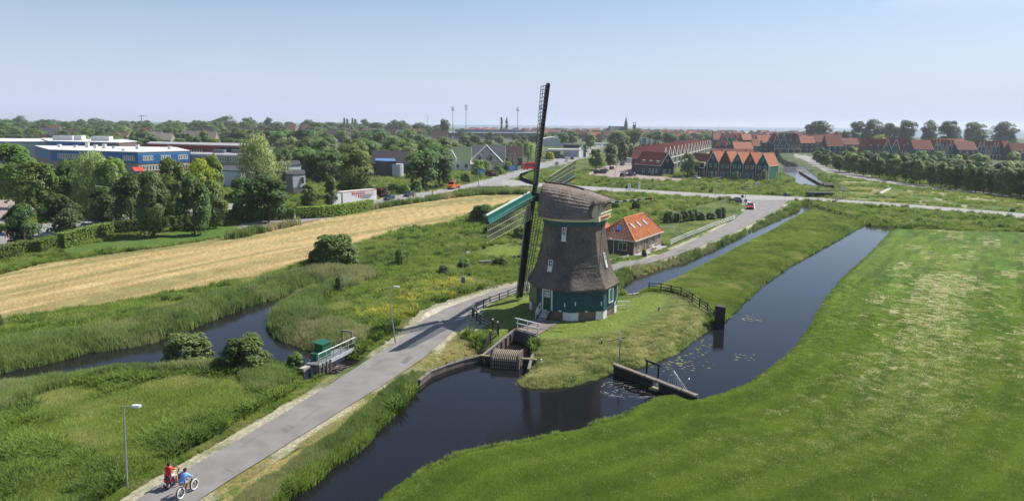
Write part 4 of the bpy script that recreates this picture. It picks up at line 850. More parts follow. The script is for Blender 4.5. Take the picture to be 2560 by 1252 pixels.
for x in (0, WBs):
    w_ = part('wheel', MB().ring((0, 0, 0), (0, 1, 0), .30, .055, 28, k=8), tyre, bike, loc=(x, 0, .36))
    part('whitewall', MB().ring((0, -.034, 0), (0, 1, 0), .295, .043, 28, k=6).ring((0, .034, 0), (0, 1, 0), .295, .043, 28, k=6), whitewall, w_); part('rim', MB().ring((0, 0, 0), (0, 1, 0), .235, .02, 24), frm, w_)
    sp = MB()
    for k in range(12): sp.tube((0, 0, 0), (.235*math.cos(k*PI/6), 0, .235*math.sin(k*PI/6)), .004, n=4)
    sp.tube((0, -.06, 0), (0, .06, 0), .03, n=8); part('spokes', sp, steel, w_)
f_ = MB(); hd = (WBs-.16, 0, .78); bb = (.45, 0, .32); st2 = (.30, 0, .80)
f_.tube((0, .04, .36), bb, .014).tube((0, -.04, .36), bb, .014).tube((0, 0, .36), (st2[0], 0, .66), .014).tube(bb, st2, .02).tube((st2[0]+.03, 0, .62), (hd[0], 0, .72), .022).tube(bb, hd, .024).tube(hd, (WBs, -.06, .36), .018).tube(hd, (WBs, .06, .36), .018); part('frame', f_, frm, bike)
part('handlebar', MB().tube(hd, (hd[0]-.03, 0, .98), .014).tube((hd[0]-.03, 0, .98), (hd[0]-.14, -.3, 1.02), .014).tube((hd[0]-.03, 0, .98), (hd[0]-.14, .3, 1.02), .014), frm, bike)
part('saddle', MB().loft([[(x, -w_, .82), (x, w_, .82), (x, w_*.8, .87), (x, -w_*.8, .87)] for x, w_ in ((.18, .09), (.28, .08), (.42, .03))]), frm, bike); part('crank', MB().tube((.45, -.09, .32), (.45, .09, .32), .03).tube((.45, .09, .32), (.58, .09, .27), .012).tube((.45, -.09, .32), (.32, -.09, .37), .012), steel, bike)
J = dict(pelvis=(.26, 0, .93), waist=(.30, 0, 1.08), chest=(.42, 0, 1.30), neck=(.49, 0, 1.46), head=(.54, 0, 1.57), crown=(.55, 0, 1.63))
J.update(shl=(.43, .18, 1.36), shr=(.43, -.18, 1.36), ell=(.62, .26, 1.16), elr=(.62, -.26, 1.16), hal=(.83, .28, 1.06), har=(.83, -.28, 1.06), fil=(.86, .28, 1.05), fir=(.86, -.28, 1.05),
 hipl=(.30, .10, .90), hipr=(.30, -.10, .90), knl=(.66, .13, .72), knr=(.62, -.13, .86), anl=(.56, .11, .33), anr=(.36, -.11, .46), tol=(.70, .11, .29), tor=(.50, -.11, .40))
person('person in a light blue shirt riding the white walled bicycle', (bA[0], bA[1], 0), bang, J, RR, M('shirt_blue', (.22, .42, .80), .8, .1, 4), True, M('shorts_khaki', (.38, .33, .27), .8))
sA = np.array(G(421, 1222)); sang = bang+.05
sc_ = thing('scooter', 'small dark red electric scooter with fat black tyres on the path edge', 'scooter', (sA[0], sA[1], 0), sang)
for x in (0, 1.15):
    w_ = part('wheel', MB().ring((0, 0, 0), (0, 1, 0), .15, .10, 22, k=10), tyre, sc_, loc=(x, 0, .25)); part('rim', MB().tube((0, -.07, 0), (0, .07, 0), .10, n=12), steel, w_)
red_m = M('scooter_red', (.10, .008, .022), .25)
part('body', MB().loft([[(x, -w_, z0), (x, w_, z0), (x, w_, z1), (x, -w_, z1)] for x, w_, z0, z1 in ((-.18, .12, .48, .60), (0, .15, .5, .68), (.35, .15, .3, .66), (.45, .14, .22, .34), (.85, .14, .22, .30))]), red_m, sc_)
part('fender', MB().loft([[(.29*math.cos(a_), y, .25+.29*math.sin(a_)) for y in (-.11, .11)]+[(.27*math.cos(a_), y, .25+.27*math.sin(a_)) for y in (.11, -.11)] for a_ in np.linspace(1.2, 3.3, 7)]), red_m, sc_)
part('seat', MB().loft([[(x, -w_, .68), (x, w_, .68), (x, w_*.8, .78), (x, -w_*.8, .78)] for x, w_ in ((-.2, .12), (.1, .15), (.42, .09))]), frm, sc_)
part('fork', MB().tube((1.15, -.13, .25), (1.0, -.13, .7), .025).tube((1.15, .13, .25), (1.0, .13, .7), .025).tube((1.0, 0, .68), (.9, 0, 1.0), .03), frm, sc_)
part('handlebar', MB().tube((.9, 0, 1.0), (.82, -.34, 1.08), .016).tube((.9, 0, 1.0), (.82, .34, 1.08), .016), frm, sc_); part('headlight', MB().tube((.99, 0, .88), (1.06, 0, .88), .08, n=10), steel, sc_)
part('number_plate', MB().box((-.32, 0, .50), (.02, .20, .16), ry=-.25), M('plate_white', (.7, .7, .72), .4, .04), sc_)
part('tail_light', MB().box((-.26, 0, .66), (.03, .16, .05)), M('tail_red', (.4, .01, .01), .3), sc_)
J2 = dict(pelvis=(.10, 0, .84), waist=(.10, 0, .99), chest=(.15, 0, 1.22), neck=(.19, 0, 1.39), head=(.22, 0, 1.51), crown=(.22, 0, 1.57))
J2.update(shl=(.16, .18, 1.28), shr=(.16, -.18, 1.28), ell=(.38, .30, 1.08), elr=(.40, -.28, 1.12), hal=(.66, .32, 1.10), har=(.70, -.30, 1.10), fil=(.76, .32, 1.09), fir=(.79, -.31, 1.10),
 hipl=(.15, .11, .82), hipr=(.15, -.11, .82), knl=(.55, .16, .78), knr=(.50, -.24, .70), anl=(.62, .14, .38), anr=(.42, -.34, .30), tol=(.76, .14, .34), tor=(.56, -.40, .22))
person('person in a red shirt sitting on the dark red scooter', (sA[0], sA[1], 0), sang, J2, RR, M('shirt_red', (.62, .035, .02), .8, .1, 4), False, M('shorts_pale', (.55, .50, .48), .8))
# ================================================================ BUILDINGS
WCACHE = {}
def window(root, pos, rz, w, h, frame=white, pane=glass, bars=True, fw=.09):
    key = (round(w, 2), round(h, 2), bars)
    if key not in WCACHE:
        f = MB()
        for c, d in (((0, 0, h/2), (w+fw, .12, fw)), ((0, 0, -h/2), (w+fw, .16, fw)), ((-w/2, 0, 0), (fw, .12, h)), ((w/2, 0, 0), (fw, .12, h))): f.box(c, d)
        if bars and w > .7: f.box((0, .01, 0), (.06, .08, h))
        if bars and h > 1.3: f.box((0, .01, h*.2), (w, .08, .06))
        WCACHE[key] = (f.mesh('window'), MB().box((0, .03, 0), (w, .05, h)).mesh('pane'))
    fme, pme = WCACHE[key]; o = bpy.data.objects.new('window', fme); p = bpy.data.objects.new('pane', pme)
    for q, mt_ in ((o, frame), (p, pane)):
        if not q.data.materials: q.data.materials.append(None)
        COL.objects.link(q); q.material_slots[0].link = 'OBJECT'; q.material_slots[0].material = mt_
    o.parent = root; p.parent = o; o.location = pos; o.rotation_euler = (0, 0, rz); return o
def door(root, pos, rz, w=.95, h=2.1, mt_=None, frame=white):
    f = MB().box((-w/2-.05, 0, 0), (.1, .14, h)).box((w/2+.05, 0, 0), (.1, .14, h)).box((0, 0, h/2+.05), (w+.2, .14, .1)); o = part('door', MB().box((0, .02, 0), (w, .06, h)), mt_ or dgreen, root, loc=pos, rz=rz); part('frame', f, frame, o)
def gable(name, label, loc, rz, w, l, eave, ridge, wall, roof, cat='house', group=None, trim=white, fw=(), lw=(), rw=(), doors=(), dormers=(), chimney=None, stepped=False, hip=0.0, ov=.3, sky_l=(), sky_r=(), pane=glass, barge=.22):
    r = thing(name, label, cat, loc, rz, group)
    g = [(0, 0), (w, 0), (w, eave), (w/2, ridge-.05), (0, eave)]
    part('wall', MB().loft([[(x, 0, z) for x, z in g], [(x, l, z) for x, z in g]]), wall, r)
    sl = (ridge-eave)/(w/2); ex = ov; t_ = .16
    rf = MB()
    for s in (-1, 1):
        x0 = w/2; x1 = w/2+s*(w/2+ex); z1 = eave-ex*sl; y0, y1 = (-.12 if stepped else -ov), l+ov
        rf.loft([[(x0, y0, ridge), (x1, y0, z1), (x1, y0, z1+t_), (x0, y0, ridge+t_)], [(x0, y1, ridge), (x1, y1, z1), (x1, y1, z1+t_), (x0, y1, ridge+t_)]])
    ro = part('roof', rf, roof, r)
    if chimney:
        for cy_ in chimney: part('chimney', MB().box((w/2, cy_, ridge+.35), (.5, .6, 1.0)).box((w/2, cy_, ridge+.88), (.6, .7, .1)), brick_red, ro)
    if trim and not stepped:
        bm_ = MB()
        for yy in (-ov-.03, ):
            for s in (-1, 1): bm_.beam((w/2, yy, ridge+.02), (w/2+s*(w/2+ex), yy, eave-ex*sl+.02), .07, barge)
        part('bargeboard', bm_, trim, r); part('fascia', MB().beam((-ex-.02, -ov, eave-ex*sl+.05), (-ex-.02, l+ov, eave-ex*sl+.05), .08, .16).beam((w+ex+.02, -ov, eave-ex*sl+.05), (w+ex+.02, l+ov, eave-ex*sl+.05), .08, .16), trim, r)
    if stepped:
        n_ = 6; sm = MB()
        for i in range(n_):
            hw_ = (w/2+.1)*(1-i/n_); z0 = eave-.3+(ridge-eave+.6)*i/n_; sm.box((w/2, -.06, z0+(ridge-eave+.6)/n_/2+.1), (2*hw_, .34, (ridge-eave+.6)/n_+.2))
        part('stepped_gable', sm, wall, r)
    for x, z, a_, b_ in fw: window(r, (x, -.05, z), 0, a_, b_, pane=pane)
    for y, z, a_, b_ in lw: window(r, (-.05, y, z), -PI/2, a_, b_, pane=pane)
    for y, z, a_, b_ in rw: window(r, (w+.05, y, z), PI/2, a_, b_, pane=pane)
    for f, u, h in doors:
        p_, q_ = {'f': ((u, -.04, h/2), 0), 'l': ((-.04, u, h/2), -PI/2), 'r': ((w+.04, u, h/2), PI/2)}[f]; door(r, p_, q_, .95, h)
    for y in dormers:
        zc = eave+.95; xc = .55; dm = MB().box((xc+.5, y, zc), (1.5, 1.2, 1.25)); d_ = part('dormer', dm, trim or white, r)
        part('dormer_roof', MB().box((xc+.45, y, zc+.68), (1.8, 1.5, .12)), white, d_); part('dormer_pane', MB().box((xc-.27, y, zc), (.05, .8, .85)), glass, d_)
    return r
# ---- brick house right of the mill
cC = np.array(G(1583, 638)); cRr = np.array(G(1651, 611)); dR = (cRr-cC)[:2]; LR = np.linalg.norm(dR); dR /= LR; hrz = math.atan2(dR[1], dR[0])   # x along the lit front
HW, HL, EV, RG, HI = 7.0, float(LR), 2.55, 5.6, 3.9
bh = thing('brick_house', 'small brick house with orange tiled roof and three skylights beside the road', 'house', (cC[0], cC[1], 0), hrz)
part('wall', MB().box((HL/2, HW/2, EV/2-.1), (HL, HW, EV+.2)), brick_mat('house_brick', (.23, .135, .10), (.32, .19, .145), (.30, .26, .22)), bh)
part('end_wall', MB().box((-.03, HW/2, EV/2-.1), (.08, HW+.06, EV+.2)), brick_dark, bh)
part('gable_wall', MB().loft([[(HL-.02, 0, EV), (HL-.02, HW, EV), (HL-.02, HW/2, RG-.1)], [(HL-.25, 0, EV), (HL-.25, HW, EV), (HL-.25, HW/2, RG-.1)]]), MATS['house_brick'], bh)
# real pantiles: rows of rounded tiles laid on each plane
def tiled(name, A, B, Cc, D, rows, cols, mat_, parent):
    """quad A-B eave, D-C ridge; D==C gives a hip triangle"""
    A, B, Cc, D = map(Vector, (A, B, Cc, D)); mb = MB(); nrm = (B-A).cross(D-A).normalized(); nrm = nrm if nrm.z > 0 else -nrm
    mb.add([A-nrm*.03, B-nrm*.03, Cc-nrm*.03, D-nrm*.03], [(0, 1, 2, 3)]) if (Cc-D).length > .01 else mb.add([A-nrm*.03, B-nrm*.03, Cc-nrm*.03], [(0, 1, 2)])
    full = (B-A).length; tw_ = full/cols
    for i in range(rows):
        v0, v1 = i/rows, (i+1.08)/rows; v1 = min(v1, 1)
        L0, R0__ = A+(D-A)*v0, B+(Cc-B)*v0; L1, R1_ = A+(D-A)*v1, B+(Cc-B)*v1; wv = (R0__-L0).length; nc = max(1, int(round(wv/tw_)))
        for j in range(nc):
            j_ = random.uniform(-.012, .012)
            a_, b_ = L0+(R0__-L0)*(j/nc), L0+(R0__-L0)*((j+.94)/nc); c_, d_ = L1+(R1_-L1)*((j+.94)/nc), L1+(R1_-L1)*(j/nc); m0, m1 = (a_+b_)/2+nrm*.07, (c_+d_)/2+nrm*.05
            l_ = nrm*(.07+j_); k_ = nrm*(.0)
            mb.add([a_+l_*.5, m0+l_, b_+l_*.5, c_+k_, m1+k_, d_+k_, a_-nrm*.02, b_-nrm*.02], [(0, 1, 4, 5), (1, 2, 3, 4), (6, 7, 2, 1), (6, 1, 0)])
    return part(name, mb, mat_, parent, kind='stuff')
ORD = ['first', 'second', 'third', 'fourth', 'fifth', 'sixth', 'seventh', 'eighth', 'ninth', 'tenth', 'eleventh', 'twelfth', 'thirteenth', 'fourteenth', 'fifteenth', 'sixteenth', 'seventeenth', 'eighteenth', 'nineteenth', 'twentieth']
TENS = ['', '', 'twenty', 'thirty', 'forty', 'fifty', 'sixty', 'seventy', 'eighty']
def ordn(i):
    if i < 20: return ORD[i]
    n_ = i+1; return TENS[n_//10]+'-'+ORD[n_ % 10-1] if n_ % 10 else TENS[n_//10][:-1]+'ieth'
def isl_rand(mt, lo, hi):
    n = mt.node_tree; b = n.nodes['Principled BSDF']; lk_ = b.inputs['Base Color'].links[0].from_socket; g_ = n.nodes.new('ShaderNodeNewGeometry'); m_ = n.nodes.new('ShaderNodeMapRange'); m_.inputs['To Min'].default_value = lo; m_.inputs['To Max'].default_value = hi; h_ = n.nodes.new('ShaderNodeHueSaturation'); n.links.new(g_.outputs['Random Per Island'], m_.inputs[0]); n.links.new(m_.outputs[0], h_.inputs['Value']); n.links.new(lk_, h_.inputs['Color']); n.links.new(h_.outputs[0], b.inputs['Base Color'])
o = .35; ez = EV-.1
tile_o = M('house_pantile', (.38, .115, .034), .8, .35, 5, 0, rgb2=(.60, .22, .075), detail=8); tile_shade = M('house_pantile_shaded', (.13, .05, .035), .75, .3, 5, 0, rgb2=(.24, .09, .055), detail=8)  # hip plane gets darker tiles: its shaded side is put into the colour
isl_rand(tile_o, .68, 1.18); isl_rand(tile_shade, .6, 1.3)
tiled('roof_tiles', (-o, -o, ez), (HL+.15, -o, ez), (HL+.15, HW/2, RG), (HI, HW/2, RG), 17, 42, tile_o, bh)
tiled('roof_tiles', (-o, HW+o, ez), (-o, -o, ez), (HI, HW/2, RG), (HI, HW/2, RG), 17, 26, tile_shade, bh)
tiled('roof_tiles', (HL+.15, HW+o, ez), (-o, HW+o, ez), (HI, HW/2, RG), (HL+.15, HW/2, RG), 17, 42, tile_o, bh)
rc = MB().tube((HI, HW/2, RG+.02), (HL+.15, HW/2, RG+.02), .13, n=8).tube((-o, -o, ez+.02), (HI, HW/2, RG+.02), .11, n=8).tube((-o, HW+o, ez+.02), (HI, HW/2, RG+.02), .11, n=8); part('ridge_tiles', rc, tile_o, bh)
part('verge_board', MB().beam((HL+.2, -o, ez), (HL+.2, HW/2, RG), .1, .25).beam((HL+.2, HW+o, ez), (HL+.2, HW/2, RG), .1, .25), tarred, bh)
part('gutter', MB().box((HL/2, -o-.05, ez-.05), (HL+.6, .16, .16)).box((-o-.05, HW/2, ez-.05), (.16, HW+.8, .16)), M('cream_trim', (.62, .57, .48), .6), bh)
slp = math.atan2(RG-ez, HW/2+o)
for x in (4.0, 6.9, 9.9):
    u = .58; y = -o+(HW/2+o)*u; z = ez+(RG-ez)*u; s_ = part('skylight', MB().box((0, 0, .1), (.62, 1.0, .12)), M('skylight_glass', (.45, .5, .55), .1), bh, loc=(x, y, z)); s_.rotation_euler = (slp, 0, 0)
    part('frame', MB().box((-.36, 0, .1), (.1, 1.1, .16)).box((.36, 0, .1), (.1, 1.1, .16)).box((0, .55, .1), (.8, .1, .16)), M('lead_grey', (.2, .2, .21), .6), s_)
u = .5; hs_ = math.atan2(RG-ez, HI+o); s_ = part('skylight', MB().box((0, 0, .1), (1.1, .8, .12)), M('blue_glass', (.05, .12, .3), .08), bh, loc=(-o+(HI+o)*u, HW/2-.1, ez+(RG-ez)*u)); s_.rotation_euler = (0, -hs_, 0)
for x, w_ in ((2.1, .9), (7.6, .9), (10.9, 1.0)):
    wo = window(bh, (x, -.05, 1.3), 0, w_, 1.6, frame=M('cream_trim', (.62,)*3)); part('lintel', MB().box((0, 0, 1.0), (w_+.3, .1, .15)), M('grey_wood', (.2,)*3), wo)
door(bh, (4.9, -.04, 1.05), 0, .95, 2.1, mgreen, M('cream_trim', (.6,)*3)); window(bh, (-.12, 1.9, 1.35), -PI/2, 1.5, 1.3, frame=M('cream_trim', (.6,)*3))
part('drainpipe', MB().tube((6.3, -.1, 0), (6.3, -.1, 2.4), .05).tube((9.4, -.1, 0), (9.4, -.1, 2.4), .05), M('lead_grey', (.2,)*3), bh)
R2 = lambda x, y: (cC[0]+x*math.cos(hrz)-y*math.sin(hrz), cC[1]+x*math.sin(hrz)+y*math.cos(hrz))
p = R2(-2.0, 6.3)
gh = gable('green_annex', 'dark green boarded gable annex with orange roof between the mill and the brick house', (*R2(-1.6, 11.2), 0), hrz-PI/2+.0, 4.6, 8.5, 2.6, 5.2, dgreen, orange_roof, 'annex', fw=[(2.3, 3.6, .7, .9)], doors=[('f', 1.2, 2.0)])
an = thing('flat_annex', 'low annex with dark flat roof behind the hipped tiles of the brick house', 'annex', (*R2(.2, 7.0), 0), hrz); part('wall', MB().box((3.4, 2.0, 1.5), (6.8, 4, 3.0)), dgreen, an); part('roof', MB().box((3.4, 2.0, 3.1), (7.1, 4.3, .2)), M('bitumen', (.045, .045, .05), .8), an); part('fascia', MB().beam((-.15, -.2, 3.1), (6.95, -.2, 3.1), .08, .28).beam((-.2, -.2, 3.1), (-.2, 4.2, 3.1), .08, .28), white, an)
# terrace, pot, bench, garden edging
p = G(1610, 640); tb = thing('planter', 'dark square planter with clipped round shrub by the house corner', 'planter', (p[0], p[1], 0)); part('box', MB().box((0, 0, .28), (.75, .75, .55)), M('planter_dark', (.03, .035, .05), .5), tb)
shrub_spots = [(tb, .5, .45)]
p = R2(7.4, -1.0); bn = thing('garden_bench', 'pale wooden garden table and bench before the brick house', 'bench', (*p, 0), hrz); part('seat', MB().box((0, 0, .45), (1.5, .45, .06)), M('pale_wood', (.55, .5, .42), .8), bn); part('backrest', MB().box((0, .25, .75), (1.5, .05, .4)), M('pale_wood', (.5,)*3), bn)
for sx in (-.65, .65): part('leg', MB().box((sx, 0, .21), (.08, .4, .42)), M('pale_wood', (.5,)*3), bn)
ter = MB().prism([R2(0, -1.9), R2(HL+2, -1.9), R2(HL+2, -.02), R2(0, -.02)], .0, .06); link('terrace', ter.mesh('terrace'), M('terrace_slabs', (.32, .31, .31), .9, .15, 1), kind='structure')
gd = thing('garden_edging', 'low timber edging around the bed left of the brick house', 'edging', (*G(1525, 652)[:2], 0)); q_ = [G(1525, 652), G(1552, 645), G(1572, 641), G(1568, 637)]
for a_, b_ in zip(q_[:-1], q_[1:]): part('board', MB().beam((a_[0]-q_[0][0], a_[1]-q_[0][1], .12), (b_[0]-q_[0][0], b_[1]-q_[0][1], .12), .08, .3), M('pale_wood', (.5,)*3), gd)
# ---- gabled row facing the camera (five fronts and a lower wing)
A_, B_ = np.array(G(1766, 444)), np.array(G(1920, 452.5)); d = (B_-A_)[:2]; L_ = np.linalg.norm(d); d /= L_; rz_ = math.atan2(d[1], d[0]); w5 = L_/5
mats5 = [(dgreen, False, white, 'dark green'), (brick_dark, True, None, 'brown brick stepped'), (dgreen, False, white, 'dark green'), (brick_dark, False, M('brown_trim', (.1, .06, .045), .8), 'brown brick'), (dgreen, False, white, 'dark green')]
labs = ['first dark green gabled house of the row, leftmost, joined to the low wing', 'brown brick house with stepped gable in the row of five', 'dark green gabled house in the middle of the row of five', 'brown brick house with plain gable second from the canal end', 'dark green end house of the gabled row nearest the canal']
for i in range(5):
    p = A_[:2]+d*w5*i; wl_, stp, tr, _ = mats5[i]
    fw = [(w5*.30, 5.1, .95, 1.2), (w5*.70, 5.1, .95, 1.2), (w5*.5, 8.2, .55, 1.2), (w5*.28, 1.7, 1.1, 1.8)]
    h = gable('gabled_house', labs[i], (p[0], p[1], -.0), rz_, w5, 10.5, 6.0, 10.7, wl_, orange_roof, 'house', 'gabled houses of the front row', tr, fw=fw, doors=[('f', w5*.68, 2.4)], stepped=stp, ov=.18, rw=[(8.8, 1.9, .7, 1.9)] if i == 4 else (), chimney=[8.5] if i in (0, 2, 4) else None)
    part('corner_board', MB().box((.05, -.06, 3), (.14, .12, 6)).box((w5-.05, -.06, 3), (.14, .12, 6)), white if tr is white else wl_, h)
    if i == 4: part('gable_wall', MB().box((w5+.02, 5.2, 2.9), (.08, 10.5, 5.8)), mgreen, h); part('corner_board', MB().box((w5+.1, .02, 3), (.14, .14, 6)).box((w5+.1, 10.4, 3), (.14, .14, 6)), white, h)
    for k, xx in enumerate((w5*.52, w5*.86)): part('porch_post', MB().box((0, -.6, 1.5), (.12, .9, 3.0)), white if tr is white else M('pale_steel', (.42,)*3), h, loc=(xx, 0, 0))
p = A_[:2]-d*5.6+np.array([-d[1], d[0]])*.4
wg = gable('low_wing', 'dark green wing with red roof joined to the left of the gabled row', (p[0]+d[0]*5.4, p[1]+d[1]*5.4, 0), rz_+PI/2, 7.5, 7.5, 5.2, 9.6, dgreen, red_roof, 'house', None, white, lw=[(1.2, 2.0, .9, 1.8)], doors=[('l', 3.6, 2.3)])
part('bay', MB().box((.1, 2.1, 5.0), (1.2, 2.4, 2.6)), white, wg); part('bay_pane', MB().box((-.52, 2.1, 5.0), (.05, 2.0, 1.9)), glass, wg)
# ---- green house with dormers and the long red terrace behind it
A_, B_, C_ = np.array(G(1588, 434)), np.array(G(1650, 440)), np.array(G(1670, 434)); ang = math.atan2((C_-B_)[1], (C_-B_)[0]); ang = math.atan2((A_-B_)[1], (A_-B_)[0])-PI/2
LA = float(np.linalg.norm((A_-B_)[:2])); 
h = gable('dormer_house', 'dark blue green house with red roof and three white dormers by the car park', (B_[0], B_[1], 0), ang, 7.6, LA, 4.6, 9.6, navy, red_roof, 'house', None, white, fw=[(3.8, 6.4, 1.3, 1.2), (2.3, 1.9, .9, 1.7), (5.2, 1.9, .9, 1.7)], lw=[(LA*.14, 1.9, .9, 1.6), (LA*.27, 1.9, .9, 1.6), (LA*.41, 1.9, .9, 1.6)], doors=[('l', LA*.66, 2.3), ('l', LA*.30, 2.2)], dormers=[LA*.14, LA*.42, LA*.70])
nT = 15; s0 = np.array([68.0, 338.0]); s1 = np.array([136.0, 515.0]); dT = (s1-s0)/nT; aT = math.atan2(dT[1], dT[0]); wT = float(np.linalg.norm(dT))*.92
base_t = None
for i in range(nT):
    p = s0+dT*i
    if base_t is None:
        base_t = gable('terrace_house', 'red roofed house with tall white gable in the long terrace, nearest the dormer house', (p[0], p[1], 0), aT, wT, 14, 6.4, 11.2, brick_dark, red_roof, 'house', 'long red roofed terrace', white, fw=[(wT*.3, 5, 1.2, 1.6), (wT*.7, 5, 1.2, 1.6), (wT*.5, 8.2, 1.0, 1.4), (wT*.3, 1.8, 1.4, 2), (wT*.7, 1.8, 1.4, 2)], chimney=[12], barge=.5)
        part('porch_frame', MB().box((.3, -.8, 3.8), (.35, .35, 7.6)).box((wT-.3, -.8, 3.8), (.35, .35, 7.6)).box((wT/2, -.8, 3.1), (wT-.4, .35, .3)).box((wT/2, -.8, 6.2), (wT-.4, .35, .3)), white, base_t)
    else: dup(base_t, (p[0], p[1], 0), aT, ordn(i)+' house from the dormer house in the long red roofed terrace' if i < nT-1 else 'last red roofed house at the far end of the long terrace')
# ---- generic far houses defined by what they span in view
def longhouse(label, x0, x1, yr, Y, eave, depth, roof, wall, group=None, cat='house', name='house', chim=None, win=True, dorm=(), rise=None):
    a_, b_ = AT(x0, yr, Y), AT(x1, yr, Y); rg = float((a_[2]+b_[2])/2); L = float(b_[0]-a_[0]); ww = []
    if win: ww = [(L*(k+.5)/max(1, int(L/3.2)), eave*.35+(.3 if eave < 4 else 0), 1.3, 1.4) for k in range(max(1, int(L/3.2)))]
    if win and eave > 5: ww += [(y, eave*.75, a1, b1) for y, _, a1, b1 in ww]
    return gable(name, label, (b_[0], Y, 0), PI/2, depth, L, eave, max(rg, eave+1.5), wall, roof, cat, group, white if wall in (dgreen, navy, mgreen) else None, lw=ww, chimney=chim, dormers=dorm)
def fronts(labels, xs, yt, Y, wpx, eave, depth, walls, roof, group, stepped=(), doorm=True, balc=False, rzs=0.0):
    for i, x in enumerate(xs):
        t_ = AT(x, yt, Y); w_ = wpx*Y/F_PX; lab = labels[i] if isinstance(labels, (list, tuple)) else labels; wl_ = walls[i % len(walls)]
        h = gable('gabled_house', lab, (t_[0]-w_/2, Y, 0), rzs, w_, depth, eave, float(t_[2]), wl_, roof, 'house', group, white if wl_ in (dgreen, navy, mgreen) else None, fw=[(w_*.28, eave*.78, w_*.2, 1.3), (w_*.72, eave*.78, w_*.2, 1.3), (w_*.5, eave+(t_[2]-eave)*.4, w_*.16, 1.1)], stepped=i in stepped, ov=.15, barge=.3, chimney=[depth*.8])
        if balc: part('balcony', MB().box((w_/2, -1.0, 3.2), (w_*.8, 2.0, .2)).box((w_*.12, -1.9, 1.6), (.2, .2, 3.4)).box((w_*.88, -1.9, 1.6), (.2, .2, 3.4)).box((w_/2, -1.9, 4.1), (w_*.8, .1, .15)), white, h)
fronts([ordn(i)+' from the left of four dark gables with orange roofs beyond the long terrace' for i in range(4)], [1812, 1825, 1838, 1852], 334, 700, 13, 7.5, 12, [dgreen, dgreen, brick_dark, brick_dark], orange_roof, 'four orange roofed gables in the second row')
longhouse('house with broad orange roof closing the four gables', 1853, 1880, 336, 703, 8, 14, orange_roof, navy); longhouse('house with red roof left of the four dark gables', 1786, 1808, 336, 702, 8, 12, red_roof, navy)
fronts(['green gabled house with orange roof left of the small pair', 'green gabled house with orange roof right of the small pair'], [1809, 1822], 353, 520, 15, 7, 14, [brick_dark, dgreen], orange_roof, 'small pair of gables')
longhouse('long house with orange ridged roof behind the front row', 1838, 1884, 356, 500, 6, 12, orange_roof, brick_dark, chim=[4]); longhouse('long low brown red roof directly behind the gabled row', 1786, 1890, 374, 372, 5.5, 10, red_roof, brick_dark)
longhouse('house with small orange hipped roof beside the canal bend', 1884, 1900, 348, 560, 6.5, 9, orange_roof, dgreen); longhouse('long orange roofed house left of the four canal gables', 1898, 1934, 339, 605, 8, 12, orange_roof, navy, dorm=(3, 9))
fronts(['navy canal gable with balcony, leftmost of four', 'navy canal gable with balcony, second of four', 'brown brick canal gable, third of four', 'brown brick canal gable, rightmost of four'], [1943, 1960, 1978, 1995], 335, 598, 17, 7.2, 12, [navy, navy, brick_dark, brick_dark], brown_roof, 'four canal gables with balconies', balc=True)
longhouse('long orange roofed house right of the canal gables', 2000, 2038, 341, 602, 8, 11, orange_roof, navy); longhouse('pale red roofed house behind the street trees', 2039, 2066, 338, 640, 8, 11, red_roof, brick_dark); longhouse('broad orange roofed house above the street corner', 2070, 2110, 337, 560, 7, 11, orange_roof, navy)
longhouse('house with dull red roof right of the broad orange roof', 2112, 2150, 346, 640, 6, 11, red_roof, brick_dark)
fronts(['dark brick gabled house, leftmost beyond the street trees', 'dark red gabled house second beyond the street trees', 'green gabled house with white trim, left of the pair', 'green gabled house with white trim, right of the pair', 'dark brick gabled house right of the green pair'], [2178, 2197, 2220, 2241, 2262], 348, 480, 21, 7, 12, [brick_dark, brick_dark, mgreen, mgreen, brick_dark], red_roof, None)
for x0, x1, yr, xs, tag_ in ((2288, 2334, 351, [2342, 2350, 2359, 2368, 2377, 2386], 'left'), (2397, 2444, 355, [2451, 2460, 2469, 2478, 2487, 2496, 2505, 2513], 'right')):
    longhouse('navy house with broad dark red roof at the head of the %s white gabled terrace' % tag_, x0, x1, yr, 500, 6.8, 11, red_roof, navy)
    fronts([ordn(i)+' narrow gable right of the navy house in the %s white gabled terrace' % tag_ for i in range(len(xs))], xs, yr, 505, 9.5, 7, 12, [mgreen, dgreen, brick_tan, brick_tan], red_roof, '%s white gabled terrace' % tag_, balc=True)
longhouse('brown brick house with orange roof near the right edge', 2516, 2532, 353, 500, 6.5, 9, orange_roof, brick_dark); longhouse('dark green house with red roof and dormer at the right edge', 2534, 2575, 359, 490, 5.5, 10, red_roof, dgreen, dorm=(5,)); longhouse('orange roofed house behind the white gabled terraces', 2340, 2420, 348, 560, 7, 10, orange_roof, brick_dark)
